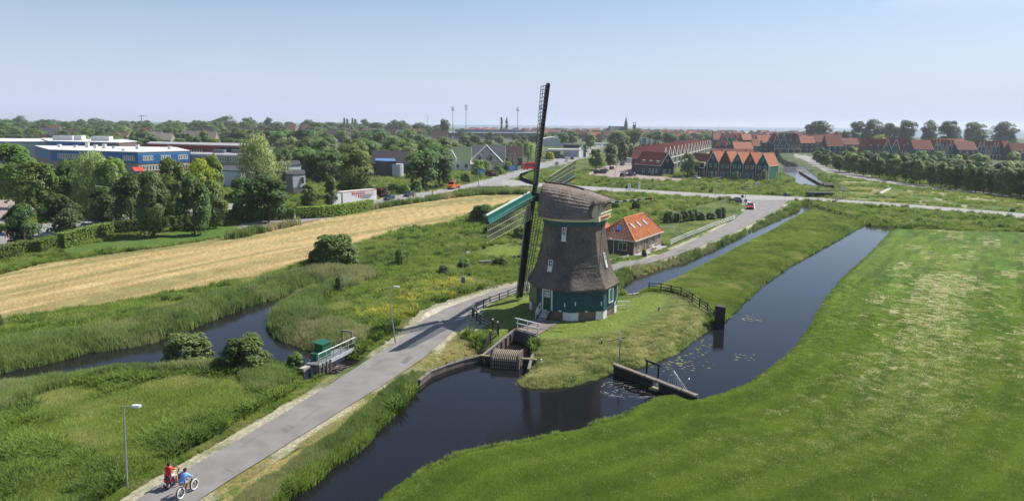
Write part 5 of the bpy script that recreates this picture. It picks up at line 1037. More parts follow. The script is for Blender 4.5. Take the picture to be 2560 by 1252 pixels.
# ---- old town by the lake
protos = []
for k in range(8):
    w_, l_, e_, r_ = random.uniform(6, 8), random.uniform(9, 16), random.uniform(5, 7), random.uniform(9.5, 12)
    h = gable('town_house', 'far town house with %s roof in the packed old town by the lake' % ('red' if k < 5 else 'grey' if k < 7 else 'orange'), (0, 0, -200), 0, w_, l_, e_, r_, [brick_red, brick_dark, brick_tan, M('render_white', (.6, .6, .57), .8)][k % 4], [red_roof, red_roof, orange_roof, red_roof, red_roof, grey_roof, brown_roof, orange_roof][k], 'house', 'town houses by the lake', None, fw=[(w_*.3, 4, 1.2, 1.5), (w_*.7, 4, 1.2, 1.5)], lw=[(l_*.3, 4, 1.3, 1.4), (l_*.7, 4, 1.3, 1.4)], chimney=[l_*.5]); protos.append(h)
used = set(); cnt = 0; occ = []
while cnt < 250:
    px = random.uniform(1180, 2125); Y_ = random.uniform(880, 1900)
    if px < 1420: Y_ = random.uniform(1200, 1900)
    p = AT(px, 330, Y_); X_ = float(p[0])
    if Y_ > float(shore(np.array([X_]))[0])-25: continue
    if any(abs(X_-a_) < 10 and abs(Y_-b_) < 13 for a_, b_ in occ): continue
    occ.append((X_, Y_)); k = random.randrange(8); cnt += 1; rz_ = random.choice([0, PI/2, .3, PI/2+.3])+random.uniform(-.1, .1)
    zone = 'before the lake behind the stadium' if px < 1400 else 'between the fuel station and the church' if px < 1530 else 'around the foot of the church spire' if px < 1600 else 'right of the square tower' if px < 1700 else 'above the long red terrace' if px < 1790 else 'behind the four orange gables' if px < 1900 else 'behind the navy canal gables' if px < 2010 else 'at the right end of the old town'
    lab_ = '%s roofed town house %s, %s' % ('red' if k in (0, 1, 3, 4) else 'grey' if k == 5 else 'brown' if k == 6 else 'orange', zone, ('nearest row', 'second row', 'middle rows', 'rear rows', 'rows by the lake')[min(4, int((Y_-880)/200))])
    if k not in used: used.add(k); protos[k]['label'] = lab_; protos[k].location = (X_, Y_, 0); protos[k].rotation_euler = (0, 0, rz_); _kids(protos[k])
    else: dup(protos[k], (X_, Y_, 0), rz_, lab_)
# ---- left suburbs: long brown and orange roofs among the trees
subs = [('orange ridged roof of a terrace at the far left above the school', 90, 143, 314, 900, orange_roof), ('grey brown terrace roof beneath the far left orange ridge', 92, 142, 320, 760, grey_roof), ('long brown terrace roof just behind the school', 20, 150, 338, 520, brown_roof),
 ('pale brown roof behind the red school wing, left', 448, 535, 328, 640, M('tan_roof', (.26, .21, .17), .8, .1, 1)), ('small red roofs among trees right of the far crane', 345, 372, 320, 900, red_roof), ('tan roof among the far left trees', 352, 400, 329, 700, M('tan_roof', (.26,)*3)),
 ('brown roof with pale ridge behind the far trees', 485, 525, 320, 860, brown_roof), ('orange roof peeping over the trees in the left distance', 716, 737, 311, 1200, orange_roof), ('second orange roof peeping over trees in the left distance', 756, 772, 312, 1150, orange_roof), ('brown terrace roof left of the sports field', 790, 862, 325, 840, brown_roof), ('brown terrace roof with small chimneys above the sports field', 862, 935, 326, 850, brown_roof),
 ('brown terrace with white gable ends beside the sports field, upper', 895, 960, 324, 900, brown_roof), ('brown terrace with white gable ends beside the sports field, lower', 905, 1012, 334, 700, brown_roof), ('grey roof behind the sports field trees', 985, 1008, 325, 980, grey_roof), ('tan terrace roof over the left trees', 395, 425, 333, 640, M('tan_roof', (.26,)*3)), ('purple grey terrace roof between the far trees', 640, 668, 322, 800, brown_roof)]
subs += [('%s from the left of the brown suburb roofs seen between far trees' % ordn(i), x, x+random.randint(26, 60), 322+random.randint(-3, 9), random.randint(720, 1050), [brown_roof, MATS['tan_roof'], brown_roof, orange_roof][i % 4]) for i, x in enumerate(range(150, 1100, 58))]
for lab, x0, x1, yr, Y_, rf_ in subs: longhouse(lab, x0, x1, yr, Y_, 5.2, 11, rf_, brick_tan, chim=[3, 11], win=Y_ < 900)
# ---- school
blue1 = M('school_blue', (.018, .125, .36), .5, .08, .8); blue2 = M('school_blue_light', (.10, .26, .52), .5, .08, .8); rooff = M('white_roofing', (.66, .66, .64), .7, .08, .3); gravel = M('grey_roofing', (.30, .30, .31), .9, .1, .5)
def winrow(root, a_, b_, z, h, n_, outw, frame=white, frac=.62, pane=glass):
    a_ = np.array(a_); b_ = np.array(b_); d_ = b_-a_; L = np.linalg.norm(d_); rz_ = math.atan2(d_[1], d_[0])
    for i in range(n_):
        p = a_+d_*(i+.5)/n_; window(root, (p[0]+outw[0], p[1]+outw[1], z), rz_, L/n_*frac, h, frame, pane, bars=False, fw=.22)
K1, K2, K3, K4, K5 = [AT(x, 400, Y)[:2] for x, Y in ((128, 307), (345, 291), (474, 309), (440, 345), (92, 352))]
sc0 = thing('school', 'blue and brick school building with white flat roof behind the left trees', 'school', (K2[0], K2[1], 0)); rel = lambda p: (p[0]-K2[0], p[1]-K2[1])
poly = [rel(p) for p in (K1, K2, K3, K4, K5)]; part('wall', MB().prism(poly, 0, 4.9), brick_tan, sc0); 
ins = lambda s: [(x+(sum(p[0] for p in poly)/5-x)*s, y+(sum(p[1] for p in poly)/5-y)*s) for x, y in poly]
part('upper_cladding', MB().prism(ins(-.006), 4.9, 9.2), blue1, sc0); part('roof', MB().prism(ins(-.012), 9.2, 9.5), rooff, sc0)
part('roof_edge', MB().beam((*rel(K2), 8.9), (*rel(K3), 8.9), .5, 1.2), blue2, sc0)
def lerp2(a_, b_, t_): return (a_[0]+(b_[0]-a_[0])*t_, a_[1]+(b_[1]-a_[1])*t_)
r2, r3, r1 = rel(K2), rel(K3), rel(K1); no2 = np.array([r3[1]-r2[1], -(r3[0]-r2[0])]); no2 = no2/np.linalg.norm(no2)*.28; no1 = np.array([r2[1]-r1[1], -(r2[0]-r1[0])]); no1 = no1/np.linalg.norm(no1)*.28
for t0 in (.08, .42, .76): winrow(sc0, lerp2(r2, r3, t0), lerp2(r2, r3, t0+.20), 6.9, 1.7, 4, no2)
winrow(sc0, lerp2(r1, r2, .09), lerp2(r1, r2, .42), 7.0, 1.7, 11, no1); winrow(sc0, lerp2(r1, r2, .84), lerp2(r1, r2, .97), 6.9, 1.7, 6, no1)
winrow(sc0, lerp2(r2, r3, .06), lerp2(r2, r3, .42), 3.1, 2.0, 6, no2); winrow(sc0, lerp2(r2, r3, .5), lerp2(r2, r3, .95), 3.1, 2.0, 8, no2)
for x, yy, hh in ((150, 335, 1.2), (190, 330, 1.0), (220, 332, 2.2), (240, 326, 1.4), (262, 325, 1.8), (286, 322, 1.0), (345, 318, 1.8), (425, 322, 1.2), (310, 300, .8)):
    p = rel(AT(x, 380, yy)); part('roof_vent', MB().box((p[0], p[1], 9.5+hh/2), (1.3, 1.3, hh)), M('vent_grey', (.55, .55, .54), .5), sc0)
aw = M('awning_red', (.62, .03, .02), .7, .08, 2)
for i, t0 in enumerate((-.12, -.02)):
    a_ = lerp2(r2, r3, t0); b_ = lerp2(r2, r3, t0+.09); part('awning', MB().add([(a_[0], a_[1], 3.6), (b_[0], b_[1], 3.6), (b_[0]+no2[0]*7, b_[1]+no2[1]*7, 2.2), (a_[0]+no2[0]*7, a_[1]+no2[1]*7, 2.2)], [(0, 1, 2, 3)]), aw, sc0)
def block(name, label, pts, h, wall, roof, cat='building', edge=None, z0=0, roofh=.3):
    P = [AT(x, 400, Y)[:2] for x, Y in pts]; o0 = P[0]; r = thing(name, label, cat, (o0[0], o0[1], 0)); pl = [(p[0]-o0[0], p[1]-o0[1]) for p in P]
    part('wall', MB().prism(pl, z0, h), wall, r); c = (sum(p[0] for p in pl)/len(pl), sum(p[1] for p in pl)/len(pl))
    part('roof', MB().prism([(x+(x-c[0])*.012, y+(y-c[1])*.012) for x, y in pl], h, h+roofh), roof, r)
    if edge: part('fascia', MB().prism([(x+(x-c[0])*.014, y+(y-c[1])*.014) for x, y in pl], h-edge[1], h-.02), edge[0], r)
    return r, pl
w1, pl = block('school_wing', 'brick school wing with pale flat roof and white window bands', [(478, 318), (700, 300), (722, 304), (712, 326), (480, 336)], 7.4, brick_tan, gravel, 'school', (white, .35))
nv = (0, -.3)
for t0, t1, n_ in ((.30, .42, 4), (.45, .56, 4), (.60, .70, 4), (.75, .92, 6)):
    for z in (5.6, 2.4): winrow(w1, lerp2(pl[0], pl[1], t0), lerp2(pl[0], pl[1], t1), z, 1.7, n_, nv)
a_ = lerp2(pl[0], pl[1], .33); part('awning', MB().add([(a_[0], a_[1]-.1, 3.8), (a_[0]+6.5, a_[1]-.6, 3.8), (a_[0]+6.5, a_[1]-2.6, 2.6), (a_[0], a_[1]-2.1, 2.6)], [(0, 1, 2, 3)]), M('awning_pink', (.62, .07, .09), .7), w1)
part('end_panel', MB().beam((pl[1][0], pl[1][1]-.3, 5.6), (pl[2][0]+.2, pl[2][1]-.3, 5.6), .2, 2.2), M('panel_red', (.55, .06, .03), .6), w1)
p_ = AT(575, 385, 320); 
for k, (dx, s_, h_) in enumerate(((0, 4.5, 1.6), (9, 1.8, 1.8), (-8, 5, 1.5))): part('roof_unit', MB().box((p_[0]-w1.location[0]+dx, 11, 7.6+h_/2), (s_, 3.0, h_)), [M('unit_grey', (.14, .15, .16), .5), M('vent_grey', (.5,)*3), M('unit_grey', (.14,)*3)][k], w1)
rb, pl = block('red_school_hall', 'dark red boarded hall with pale roof edge behind the school', [(372, 372), (600, 348), (640, 385), (380, 405)], 10.0, M('dark_red_cladding', (.26, .03, .022), .7, .15, 1), gravel, 'hall', (M('orange_edge', (.45, .12, .05), .6), .5))
winrow(rb, lerp2(pl[0], pl[1], .42), lerp2(pl[0], pl[1], .62), 6.2, 3.2, 7, nv, frac=.25); part('dark_panel', MB().beam((pl[1][0]-9, pl[1][1]+.75, 7.3), (pl[1][0]+.2, pl[1][1]-.35, 7.3), .2, 4.4), navy, rb)
bb_, pl = block('grey_school_block', 'pale grey flat roofed school block at the far left', [(-40, 372), (28, 372), (230, 385), (225, 430), (-60, 430)], 10.4, M('pale_cladding', (.40, .43, .46), .6, .08, .5), rooff, 'school', (blue1, .3))
b2_, pl = block('brown_school_block', 'brown clad school block with white roof behind the blue school', [(125, 366), (300, 352), (345, 375), (300, 420), (110, 420)], 11.0, M('brown_cladding', (.16, .12, .10), .8), rooff, 'school', None); part('blue_cladding', MB().beam((pl[0][0], pl[0][1]-.2, 9.8), (pl[0][0]+(pl[1][0]-pl[0][0])*.5, pl[0][1]+(pl[1][1]-pl[0][1])*.5-.2, 9.8), .2, 2.4), blue1, b2_)
for x, yy, w_ in ((165, 380, 10), (193, 382, 8), (258, 372, 9)): p = AT(x, 380, yy); part('roof_unit', MB().box((p[0]-b2_.location[0], p[1]-b2_.location[1], 12.4), (w_, 4, 2.4)), M('vent_grey', (.5,)*3), b2_)
# modern houses behind the hedge
mw = M('modern_grey', (.46, .49, .53), .6, .06, .8); mwh = M('render_white', (.6,)*3)
o1, pl = block('modern_house', 'pale grey flat roofed house behind the trees by the hedge', [(650, 262), (706, 256), (752, 262), (748, 290), (655, 290)], 6.4, mw, M('bitumen', (.04,)*3), 'house'); winrow(o1, lerp2(pl[1], pl[2], .15), lerp2(pl[1], pl[2], .85), 4.2, 1.4, 4, nv, frame=mwh)
part('white_bay', MB().box((pl[1][0]*.62, pl[1][1]*.62-.5, 5.0), (3.0, 1.2, 2.6)), mwh, o1)
o2, pl = block('modern_house', 'grey house with dark side wall and slanting roof left of the hedge lamp', [(712, 222), (730, 219), (762, 222), (760, 240), (715, 242)], 6.0, mw, M('bitumen', (.04,)*3), 'house'); part('side_cladding', MB().beam((pl[0][0], pl[0][1]-.15, 3), (pl[1][0], pl[1][1]-.15, 3), .15, 6), M('unit_grey', (.14,)*3), o2); part('lower_wall', MB().beam((pl[1][0], pl[1][1]-.2, 1.2), (pl[2][0], pl[2][1]-.2, 1.2), .15, 2.4), M('unit_grey', (.14,)*3), o2); window(o2, (lerp2(pl[1], pl[2], .7)[0], lerp2(pl[1], pl[2], .7)[1]-.2, 4.4), 0, 1.4, 1.8)
o3, pl = block('modern_house', 'grey gabled modern house left of the dense trees by the hedge', [(550, 246), (600, 240), (650, 250), (650, 270), (560, 270)], 5.4, mw, M('bitumen', (.04,)*3), 'house'); part('porch', MB().box((5, -2, 2.6), (3, .3, .3)).box((3.6, -2, 1.3), (.25, .25, 2.6)).box((6.4, -2, 1.3), (.25, .25, 2.6)), mgreen, o3)
o4, pl = block('brown_house', 'brown and cream flat roofed house behind the slim tree', [(786, 288), (802, 284), (848, 290), (845, 310), (790, 310)], 5.0, M('cream_render', (.42, .36, .25), .8), M('bitumen', (.04,)*3), 'house'); part('dark_tower', MB().box((1.2, -1, 3.6), (3.2, 3.5, 7.2)), M('brown_cladding', (.1,)*3), o4); winrow(o4, lerp2(pl[1], pl[2], .2), lerp2(pl[1], pl[2], .6), 3.6, 1.4, 2, nv)
o5 = gable('dark_house', 'dark house with black tiled roof and skylight left of the big dark tree', (AT(1020, 400, 320)[0], 320, 0), PI/2, 12, 16, 4, 9.2, M('cladding_black', (.05, .05, .055), .7), M('black_tiles', (.045, .038, .042), .6), 'house', None, None, lw=[(3, 2, 1.5, 1.5)])
o6, pl = block('studio_house', 'angular grey house with blue panelled roof beside the dark house', [(938, 300), (965, 296), (990, 296), (985, 318), (940, 318)], 6.2, M('cladding_black', (.05,)*3), M('solar_blue', (.10, .22, .45), .3), 'house'); part('curved_bay', MB().tube((9, -2, 0), (9, -2, 5.2), 2.6, n=18), mw, o6)
# ---- villas along the main road
v1 = gable('white_villa', 'white villa with moss green roof behind the big dark tree', (AT(1176, 400, 342)[0], 342, 0), PI/2, 10, 9, 4.8, 10.6, M('render_white', (.6,)*3), M('green_tiles', (.12, .17, .09), .8, .15, 2), 'villa', None, white, lw=[(2, 2.2, 1.5, 1.8), (6, 2.2, 1.5, 1.8)], fw=[(3, 2.5, 1.2, 2), (7, 2.5, 1.2, 2)])
part('front_gable', MB().loft([[(-2.2, 6.5, 0), (-2.2, 10.5, 0), (-2.2, 10.5, 6), (-2.2, 8.5, 9.5), (-2.2, 6.5, 6)], [(.3, 6.5, 0), (.3, 10.5, 0), (.3, 10.5, 6), (.3, 8.5, 9.5), (.3, 6.5, 6)]]), M('render_white', (.6,)*3), v1); part('balcony', MB().box((4.5, -1.2, 3.0), (8, 2.2, .25)).box((.8, -2.2, 1.5), (.25, .25, 3)).box((8.2, -2.2, 1.5), (.25, .25, 3)).box((4.5, -2.2, 4.0), (8, .12, .15)), white, v1)
vx = AT(1215, 400, 350); v2 = thing('grey_villa', 'villa with tall grey pyramid roof and two dormers by the main road', 'villa', (vx[0], 350, 0))
part('wall', MB().box((0, 6, 1.8), (14, 12, 3.6)), mwh, v2); part('roof', MB().add([(-8, -1, 3.4), (8, -1, 3.4), (8, 13, 3.4), (-8, 13, 3.4), (0, 6, 11.2)], [(0, 1, 4), (1, 2, 4), (2, 3, 4), (3, 0, 4), (3, 2, 1, 0)]), grey_roof, v2)
for sx in (-3, 2.2): d_ = part('dormer', MB().box((sx, 1.6, 5.2), (2.0, 3.0, 1.6)), mwh, v2); part('dormer_roof', MB().loft([[(sx-1.4, -.2, 5.9), (sx+1.4, -.2, 5.9), (sx, -.2, 7.3)], [(sx-1.4, 4, 5.9), (sx+1.4, 4, 5.9), (sx, 4, 7.3)]]), grey_roof, d_); part('dormer_pane', MB().box((sx, .08, 5.2), (1.4, .06, 1.1)), glass, d_)
for sx in (-5, -2, 1.5, 5): window(v2, (sx, -.05, 1.9), 0, 1.5, 1.6)
part('hip_trim', MB().beam((8, -1, 3.5), (0, 6, 11.3), .3, .15).beam((-8, -1, 3.5), (0, 6, 11.3), .3, .15), white, v2)
gable('grey_villa', 'villa with light grey roof and white gable right of the pyramid roof', (AT(1262, 400, 372)[0], 372, 0), PI/2, 11, 15, 4.5, 10.6, mwh, grey_roof, 'villa', None, white, lw=[(3, 2, 1.5, 1.6), (8, 2, 1.5, 1.6)], fw=[(4, 5.5, 1.4, 1.6)])
fronts(['cream villa front gable between the grey and brown roofs', 'cream villa with steep twin gable beside the brown roofed house'], [1276, 1287], 375, 362, 13, 4.0, 8, [M('cream_render', (.42,)*3)], brown_roof, None)
gable('brown_villa', 'brown roofed villa beside the round willow', (AT(1306, 400, 385)[0], 385, 0), PI/2, 10, 9, 4.5, 9.8, M('cladding_black', (.05,)*3), brown_roof, 'villa', None, white, lw=[(3, 2, 1.5, 1.6)])
gable('grey_villa', 'small grey roofed villa seen between white and pyramid roofs', (AT(1185, 400, 395)[0], 395, 0), PI/2, 9, 9, 4, 9, mwh, grey_roof, 'villa', None, white)
# ---- sports stadium, hall, fuel station, church
st_, pl = block('stadium', 'long dark sports stadium stand on the middle horizon', [(1118, 1000), (1345, 1050), (1350, 1110), (1120, 1110)], 8.5, M('stadium_brown', (.09, .065, .06), .8), M('stadium_roof', (.26, .29, .34), .6), 'stadium', (M('white_paint', (.74,)*3), .7))
part('grey_base', MB().beam((pl[0][0], pl[0][1]-.5, 1.4), (pl[1][0], pl[1][1]-.5, 1.4), .5, 2.8), M('grey_panel', (.28, .29, .30), .7), st_); part('seats', MB().beam((pl[0][0]+10, pl[0][1]+25, 10.6), (pl[1][0]-20, pl[1][1]+25, 10.6), 6, 3.2), M('stadium_blue', (.07, .10, .17), .6), st_)
ti = thing('orange_tent', 'orange tent roof at the left end of the stadium', 'tent', (*AT(1113, 400, 1060)[:2], 0)); part('canopy', MB().add([(-9, -8, 4), (9, -8, 4), (9, 8, 4), (-9, 8, 4), (0, 0, 11.5)], [(0, 1, 4), (1, 2, 4), (2, 3, 4), (3, 0, 4)]), M('tent_orange', (.62, .13, .04), .7), ti); part('wall', MB().box((0, 0, 2), (17, 15, 4)), M('tent_orange', (.5,)*3), ti)
hx = AT(1380, 400, 720); ah = thing('arched_hall', 'low arched silver sports hall behind the fuel station', 'hall', (hx[0], 720, 0)); part('vault', MB().loft([[(x, y, 8.6*math.sqrt(max(0, 1-(x/13.5)**2))**.9) for x in np.linspace(-13.5, 13.5, 19)] for y in (-2, 34)]), M('vault_silver', (.50, .52, .55), .5, .05, .2), ah)
fu, pl = block('fuel_station', 'fuel station building with dark fascia and white canopy', [(1408, 500), (1447, 492), (1452, 520), (1412, 525)], 7.6, mw, M('bitumen', (.04,)*3), 'fuel station', (navy, 1.6)); cx_ = AT(1408, 400, 470)
part('canopy', MB().box((-1.5, -26, 5.3), (20, 11, .8)), white, fu); part('canopy_edge', MB().box((-1.5, -31.6, 5.35), (20, .12, .35)), mgreen, fu)
for xx in (-10, -3, 4, 7.5): part('canopy_post', MB().box((xx, -28, 2.45), (.4, .4, 4.9)), white, fu)
part('shop', MB().box((-8, -19, 2.2), (9, 7, 4.4)), M('shop_grey', (.20, .25, .27), .4), fu); part('price_board', MB().box((13.5, -8, 4), (1.8, .4, 8)), M('sign_green', (.02, .22, .07), .5), fu)
for xx in (-2, 3): part('fuel_pump', MB().box((xx, -27, .9), (.9, .5, 1.8)), white, fu)
wp = AT(1500, 400, 560); ww_ = thing('white_canopy', 'small white columned canopy beside the road beyond the fuel station', 'canopy', (wp[0], 560, 0)); part('roof', MB().box((0, 0, 7.0), (9, 6, .8)), white, ww_)
for xx in (-4, -2, 0, 2, 4): part('column', MB().box((xx, -2, 3.3), (.45, .45, 6.6)), white, ww_)
slate = M('church_slate', (.035, .042, .05), .8); cy = 1350.0; cx_ = AT(1565, 305, cy); stz = float(AT(1565, 291, cy)[2]); chh = thing('church', 'dark church with pointed spire above the old town', 'church', (cx_[0], cy, 0))
part('tower', MB().box((0, 0, 11), (5.4, 5.4, 22)), slate, chh); part('gallery', MB().box((0, 0, 22.3), (6.6, 6.6, .8)), M('render_white', (.6,)*3), chh); part('spire', MB().loft([[(a_*2.6, b_*2.6, 22.6) for a_, b_ in ((-1, -1), (1, -1), (1, 1), (-1, 1))], [(a_*1.5, b_*1.5, 27) for a_, b_ in ((-1, -1), (1, -1), (1, 1), (-1, 1))], [(a_*.12, b_*.12, stz) for a_, b_ in ((-1, -1), (1, -1), (1, 1), (-1, 1))]]), slate, chh)
part('nave', MB().loft([[(x, y, z) for y, z in ((-7, 0), (7, 0), (7, 9), (0, 17.5), (-7, 9))] for x in (-29, -2.7)]), slate, chh); part('apse', MB().tube((-29, 0, 0), (-29, 0, 13), 5, n=8).tube((-29, 0, 13), (-29, 0, 19), 5, .2, n=8), slate, chh); part('pale_roof', MB().box((-26, -9, 12), (8, 3, 5)).box((-12, -10, 8), (9, 4, 4)), M('vent_grey', (.5,)*3), chh)
tx = AT(1586, 310, 1300); tt_ = thing('square_tower', 'square dark tower with open top right of the church spire', 'tower', (tx[0], 1300, 0)); tz_ = float(AT(1586, 306, 1300)[2]); part('shaft', MB().box((0, 0, (tz_-4)/2), (4.6, 4.6, tz_-4)), slate, tt_); part('cap', MB().box((0, 0, tz_-.4), (5.4, 5.4, .9)), slate, tt_)
for sx in (-1.9, 1.9): part('belfry_post', MB().box((sx, -1.9, tz_-2.4), (.7, .7, 3.4)), slate, tt_)
for lab, x, yt, Y_ in (('floodlight mast, leftmost of the four', 1132, 268, 950), ('floodlight mast with twin heads, second of the four', 1165, 263, 940), ('floodlight mast, third of the four, over the stadium', 1294, 270, 1080), ('floodlight mast just left of the upper sail', 1352, 266, 1060)):
    tpz = AT(x, yt, Y_); o = thing('floodlight_mast', lab, 'mast', (tpz[0], Y_, 0), 0, 'stadium floodlight masts'); h_ = float(tpz[2]); part('pole', MB().tube((0, 0, 0), (0, 0, h_), .45, .25, n=8), M('mast_grey', (.14, .15, .16), .5), o)
    for zz_ in (h_-.3, h_-2.6, h_-5.2 if 'twin' in lab else h_-4): part('light_row', MB().box((0, -.3, zz_), (3.6, .7, .8)), M('lamp_dark', (.12, .13, .14), .5), o)
    part('number_box', MB().box((0, -.5, 3), (2.0, .6, 3)), M('white_paint', (.7,)*3), o)
for lab, x, yt, Y_ in (('thin radio mast on the left of the floodlights', 1069, 286, 1500), ('bare ship mast on the lake horizon, tall', 1996, 318, 1450), ('bare ship mast beyond the old town roofs', 1796, 313, 1500), ('thin mast beyond the navy canal gables', 1940, 320, 1450)):
    tpz = AT(x, yt, Y_); o = thing('thin_mast', lab, 'mast', (tpz[0], Y_, 0)); part('pole', MB().tube((0, 0, 0), (0, 0, float(tpz[2])), .5, .25, n=6), MATS['mast_grey'], o)
cr = AT(353, 289, 1500); o = thing('tower_crane', 'tower crane far away on the left horizon', 'crane', (cr[0], 1500, 0)); part('tower', MB().box((0, 0, float(cr[2])/2), (1.2, 1.2, float(cr[2]))), MATS['mast_grey'], o); part('jib', MB().beam((-4, 0, float(cr[2])-1), (12, 0, float(cr[2])-1), .9, .9), MATS['mast_grey'], o)
for k, (x, Y_) in enumerate(((613, 700), (634, 690), (715, 640), (786, 600), (805, 590), (863, 640), (876, 610), (1049, 700), (1210, 800), (1243, 820), (1605, 430), (1618, 440), (1629, 450))):
    h_ = float(AT(x, 318 if x < 1500 else 345, Y_)[2]); o = thing('flag_pole' if x > 1500 else 'field_light', (ordn(k-10)+' of three pale flag poles left of the red terrace' if x > 1500 else ordn(k)+' slim white light pole from the left among the sports field trees'), 'pole', (AT(x, 320, Y_)[0], Y_, 0), 0, 'flag poles' if x > 1500 else 'sports field light poles'); part('pole', MB().tube((0, 0, 0), (0, 0, max(h_, 8)), .16, .12, n=6), M('pole_pale', (.6, .6, .6), .5), o)
    if x > 1500: part('flag', MB().box((.5, 0, max(h_, 8)-1.8), (1.0, .05, 3.2)), [white, M('flag_blue', (.10, .35, .65), .6), white][k % 3], o)
    else: part('head', MB().box((0, -.2, max(h_, 8)), (1.2, .4, .3)), steel, o)
# ================================================================ FOLIAGE
def leaf_mat(name, dark, light, trans=.25):
    if name in MATS: return MATS[name]
    mt = bpy.data.materials.new(name); mt.use_nodes = True; n = mt.node_tree; b = n.nodes['Principled BSDF']; b.inputs['Roughness'].default_value = .6; b.inputs['Specular IOR Level'].default_value = .25
    a = n.nodes.new('ShaderNodeAttribute'); a.attribute_name = 'lv'; r = n.nodes.new('ShaderNodeMixRGB'); r.inputs[1].default_value = (*dark, 1); r.inputs[2].default_value = (*light, 1); n.links.new(a.outputs['Fac'], r.inputs[0])
    oi = n.nodes.new('ShaderNodeObjectInfo'); hs = n.nodes.new('ShaderNodeHueSaturation'); m1 = n.nodes.new('ShaderNodeMapRange'); m1.inputs['To Min'].default_value = .475; m1.inputs['To Max'].default_value = .52; m2_ = n.nodes.new('ShaderNodeMapRange'); m2_.inputs['To Min'].default_value = .72; m2_.inputs['To Max'].default_value = 1.3
    sh = n.nodes.new('ShaderNodeMath'); sh.operation = 'FRACT'; ml = n.nodes.new('ShaderNodeMath'); ml.operation = 'MULTIPLY'; ml.inputs[1].default_value = 7.31; n.links.new(oi.outputs['Random'], ml.inputs[0]); n.links.new(ml.outputs[0], sh.inputs[0])
    n.links.new(oi.outputs['Random'], m1.inputs[0]); n.links.new(sh.outputs[0], m2_.inputs[0]); n.links.new(m1.outputs[0], hs.inputs['Hue']); n.links.new(m2_.outputs[0], hs.inputs['Value']); n.links.new(r.outputs[0], hs.inputs['Color']); n.links.new(hs.outputs[0], b.inputs['Base Color'])
    na = n.nodes.new('ShaderNodeAttribute'); na.attribute_name = 'nrm'; vt = n.nodes.new('ShaderNodeVectorTransform'); vt.vector_type = 'NORMAL'; vt.convert_from = 'OBJECT'; vt.convert_to = 'WORLD'; ge = n.nodes.new('ShaderNodeNewGeometry'); vs = n.nodes.new('ShaderNodeVectorMath'); vs.operation = 'SCALE'; vs.inputs['Scale'].default_value = .45; va = n.nodes.new('ShaderNodeVectorMath'); va.operation = 'ADD'; vn = n.nodes.new('ShaderNodeVectorMath'); vn.operation = 'NORMALIZE'
    n.links.new(na.outputs['Vector'], vt.inputs[0]); n.links.new(ge.outputs['Normal'], vs.inputs[0]); n.links.new(vt.outputs[0], va.inputs[0]); n.links.new(vs.outputs[0], va.inputs[1]); n.links.new(va.outputs[0], vn.inputs[0]); n.links.new(vn.outputs[0], b.inputs['Normal'])
    if trans:
        tr = n.nodes.new('ShaderNodeBsdfTranslucent'); ms = n.nodes.new('ShaderNodeAddShader'); ks = n.nodes.new('ShaderNodeVectorMath'); ks.operation = 'SCALE'; ks.inputs['Scale'].default_value = .7; n.links.new(hs.outputs[0], ks.inputs[0]); n.links.new(ks.outputs[0], tr.inputs[0]); n.links.new(b.outputs[0], ms.inputs[0]); n.links.new(tr.outputs[0], ms.inputs[1]); n.links.new(ms.outputs[0], n.nodes['Material Output'].inputs[0])
    MATS[name] = mt; return mt
def leaves_mesh(name, P, N, size, lv, rng, droop=0.0, aspect=1.0):
    n_ = len(P); N0 = N/(np.linalg.norm(N, axis=1)[:, None]+1e-9); N = N+rng.normal(0, .55, N.shape); N /= np.linalg.norm(N, axis=1)[:, None]+1e-9
    R = rng.normal(size=N.shape); U = np.cross(N, R); U /= np.linalg.norm(U, axis=1)[:, None]+1e-9; V = np.cross(N, U)
    if droop: V = V*(1-droop)+np.array([0, 0, -1.0])*droop; V /= np.linalg.norm(V, axis=1)[:, None]
    s = (size*rng.uniform(.6, 1.35, n_))[:, None]; a = P-U*s*.5*aspect; b = P+V*s*.62; c = P+U*s*.5*aspect; d = P-V*s*.62
    co = np.stack([a, b, c, d], 1).reshape(-1, 3)
    me = bpy.data.meshes.new(name); me.vertices.add(len(co)); me.vertices.foreach_set('co', co.ravel()); me.loops.add(n_*4); me.loops.foreach_set('vertex_index', np.arange(n_*4)); me.polygons.add(n_); me.polygons.foreach_set('loop_start', np.arange(n_)*4); me.polygons.foreach_set('loop_total', np.full(n_, 4)); me.update()
    at_ = me.attributes.new('lv', 'FLOAT', 'POINT'); at_.data.foreach_set('value', np.repeat(np.clip(lv, 0, 1), 4)); a3 = me.attributes.new('nrm', 'FLOAT_VECTOR', 'POINT'); a3.data.foreach_set('vector', np.repeat(N0, 4, 0).ravel()); return me
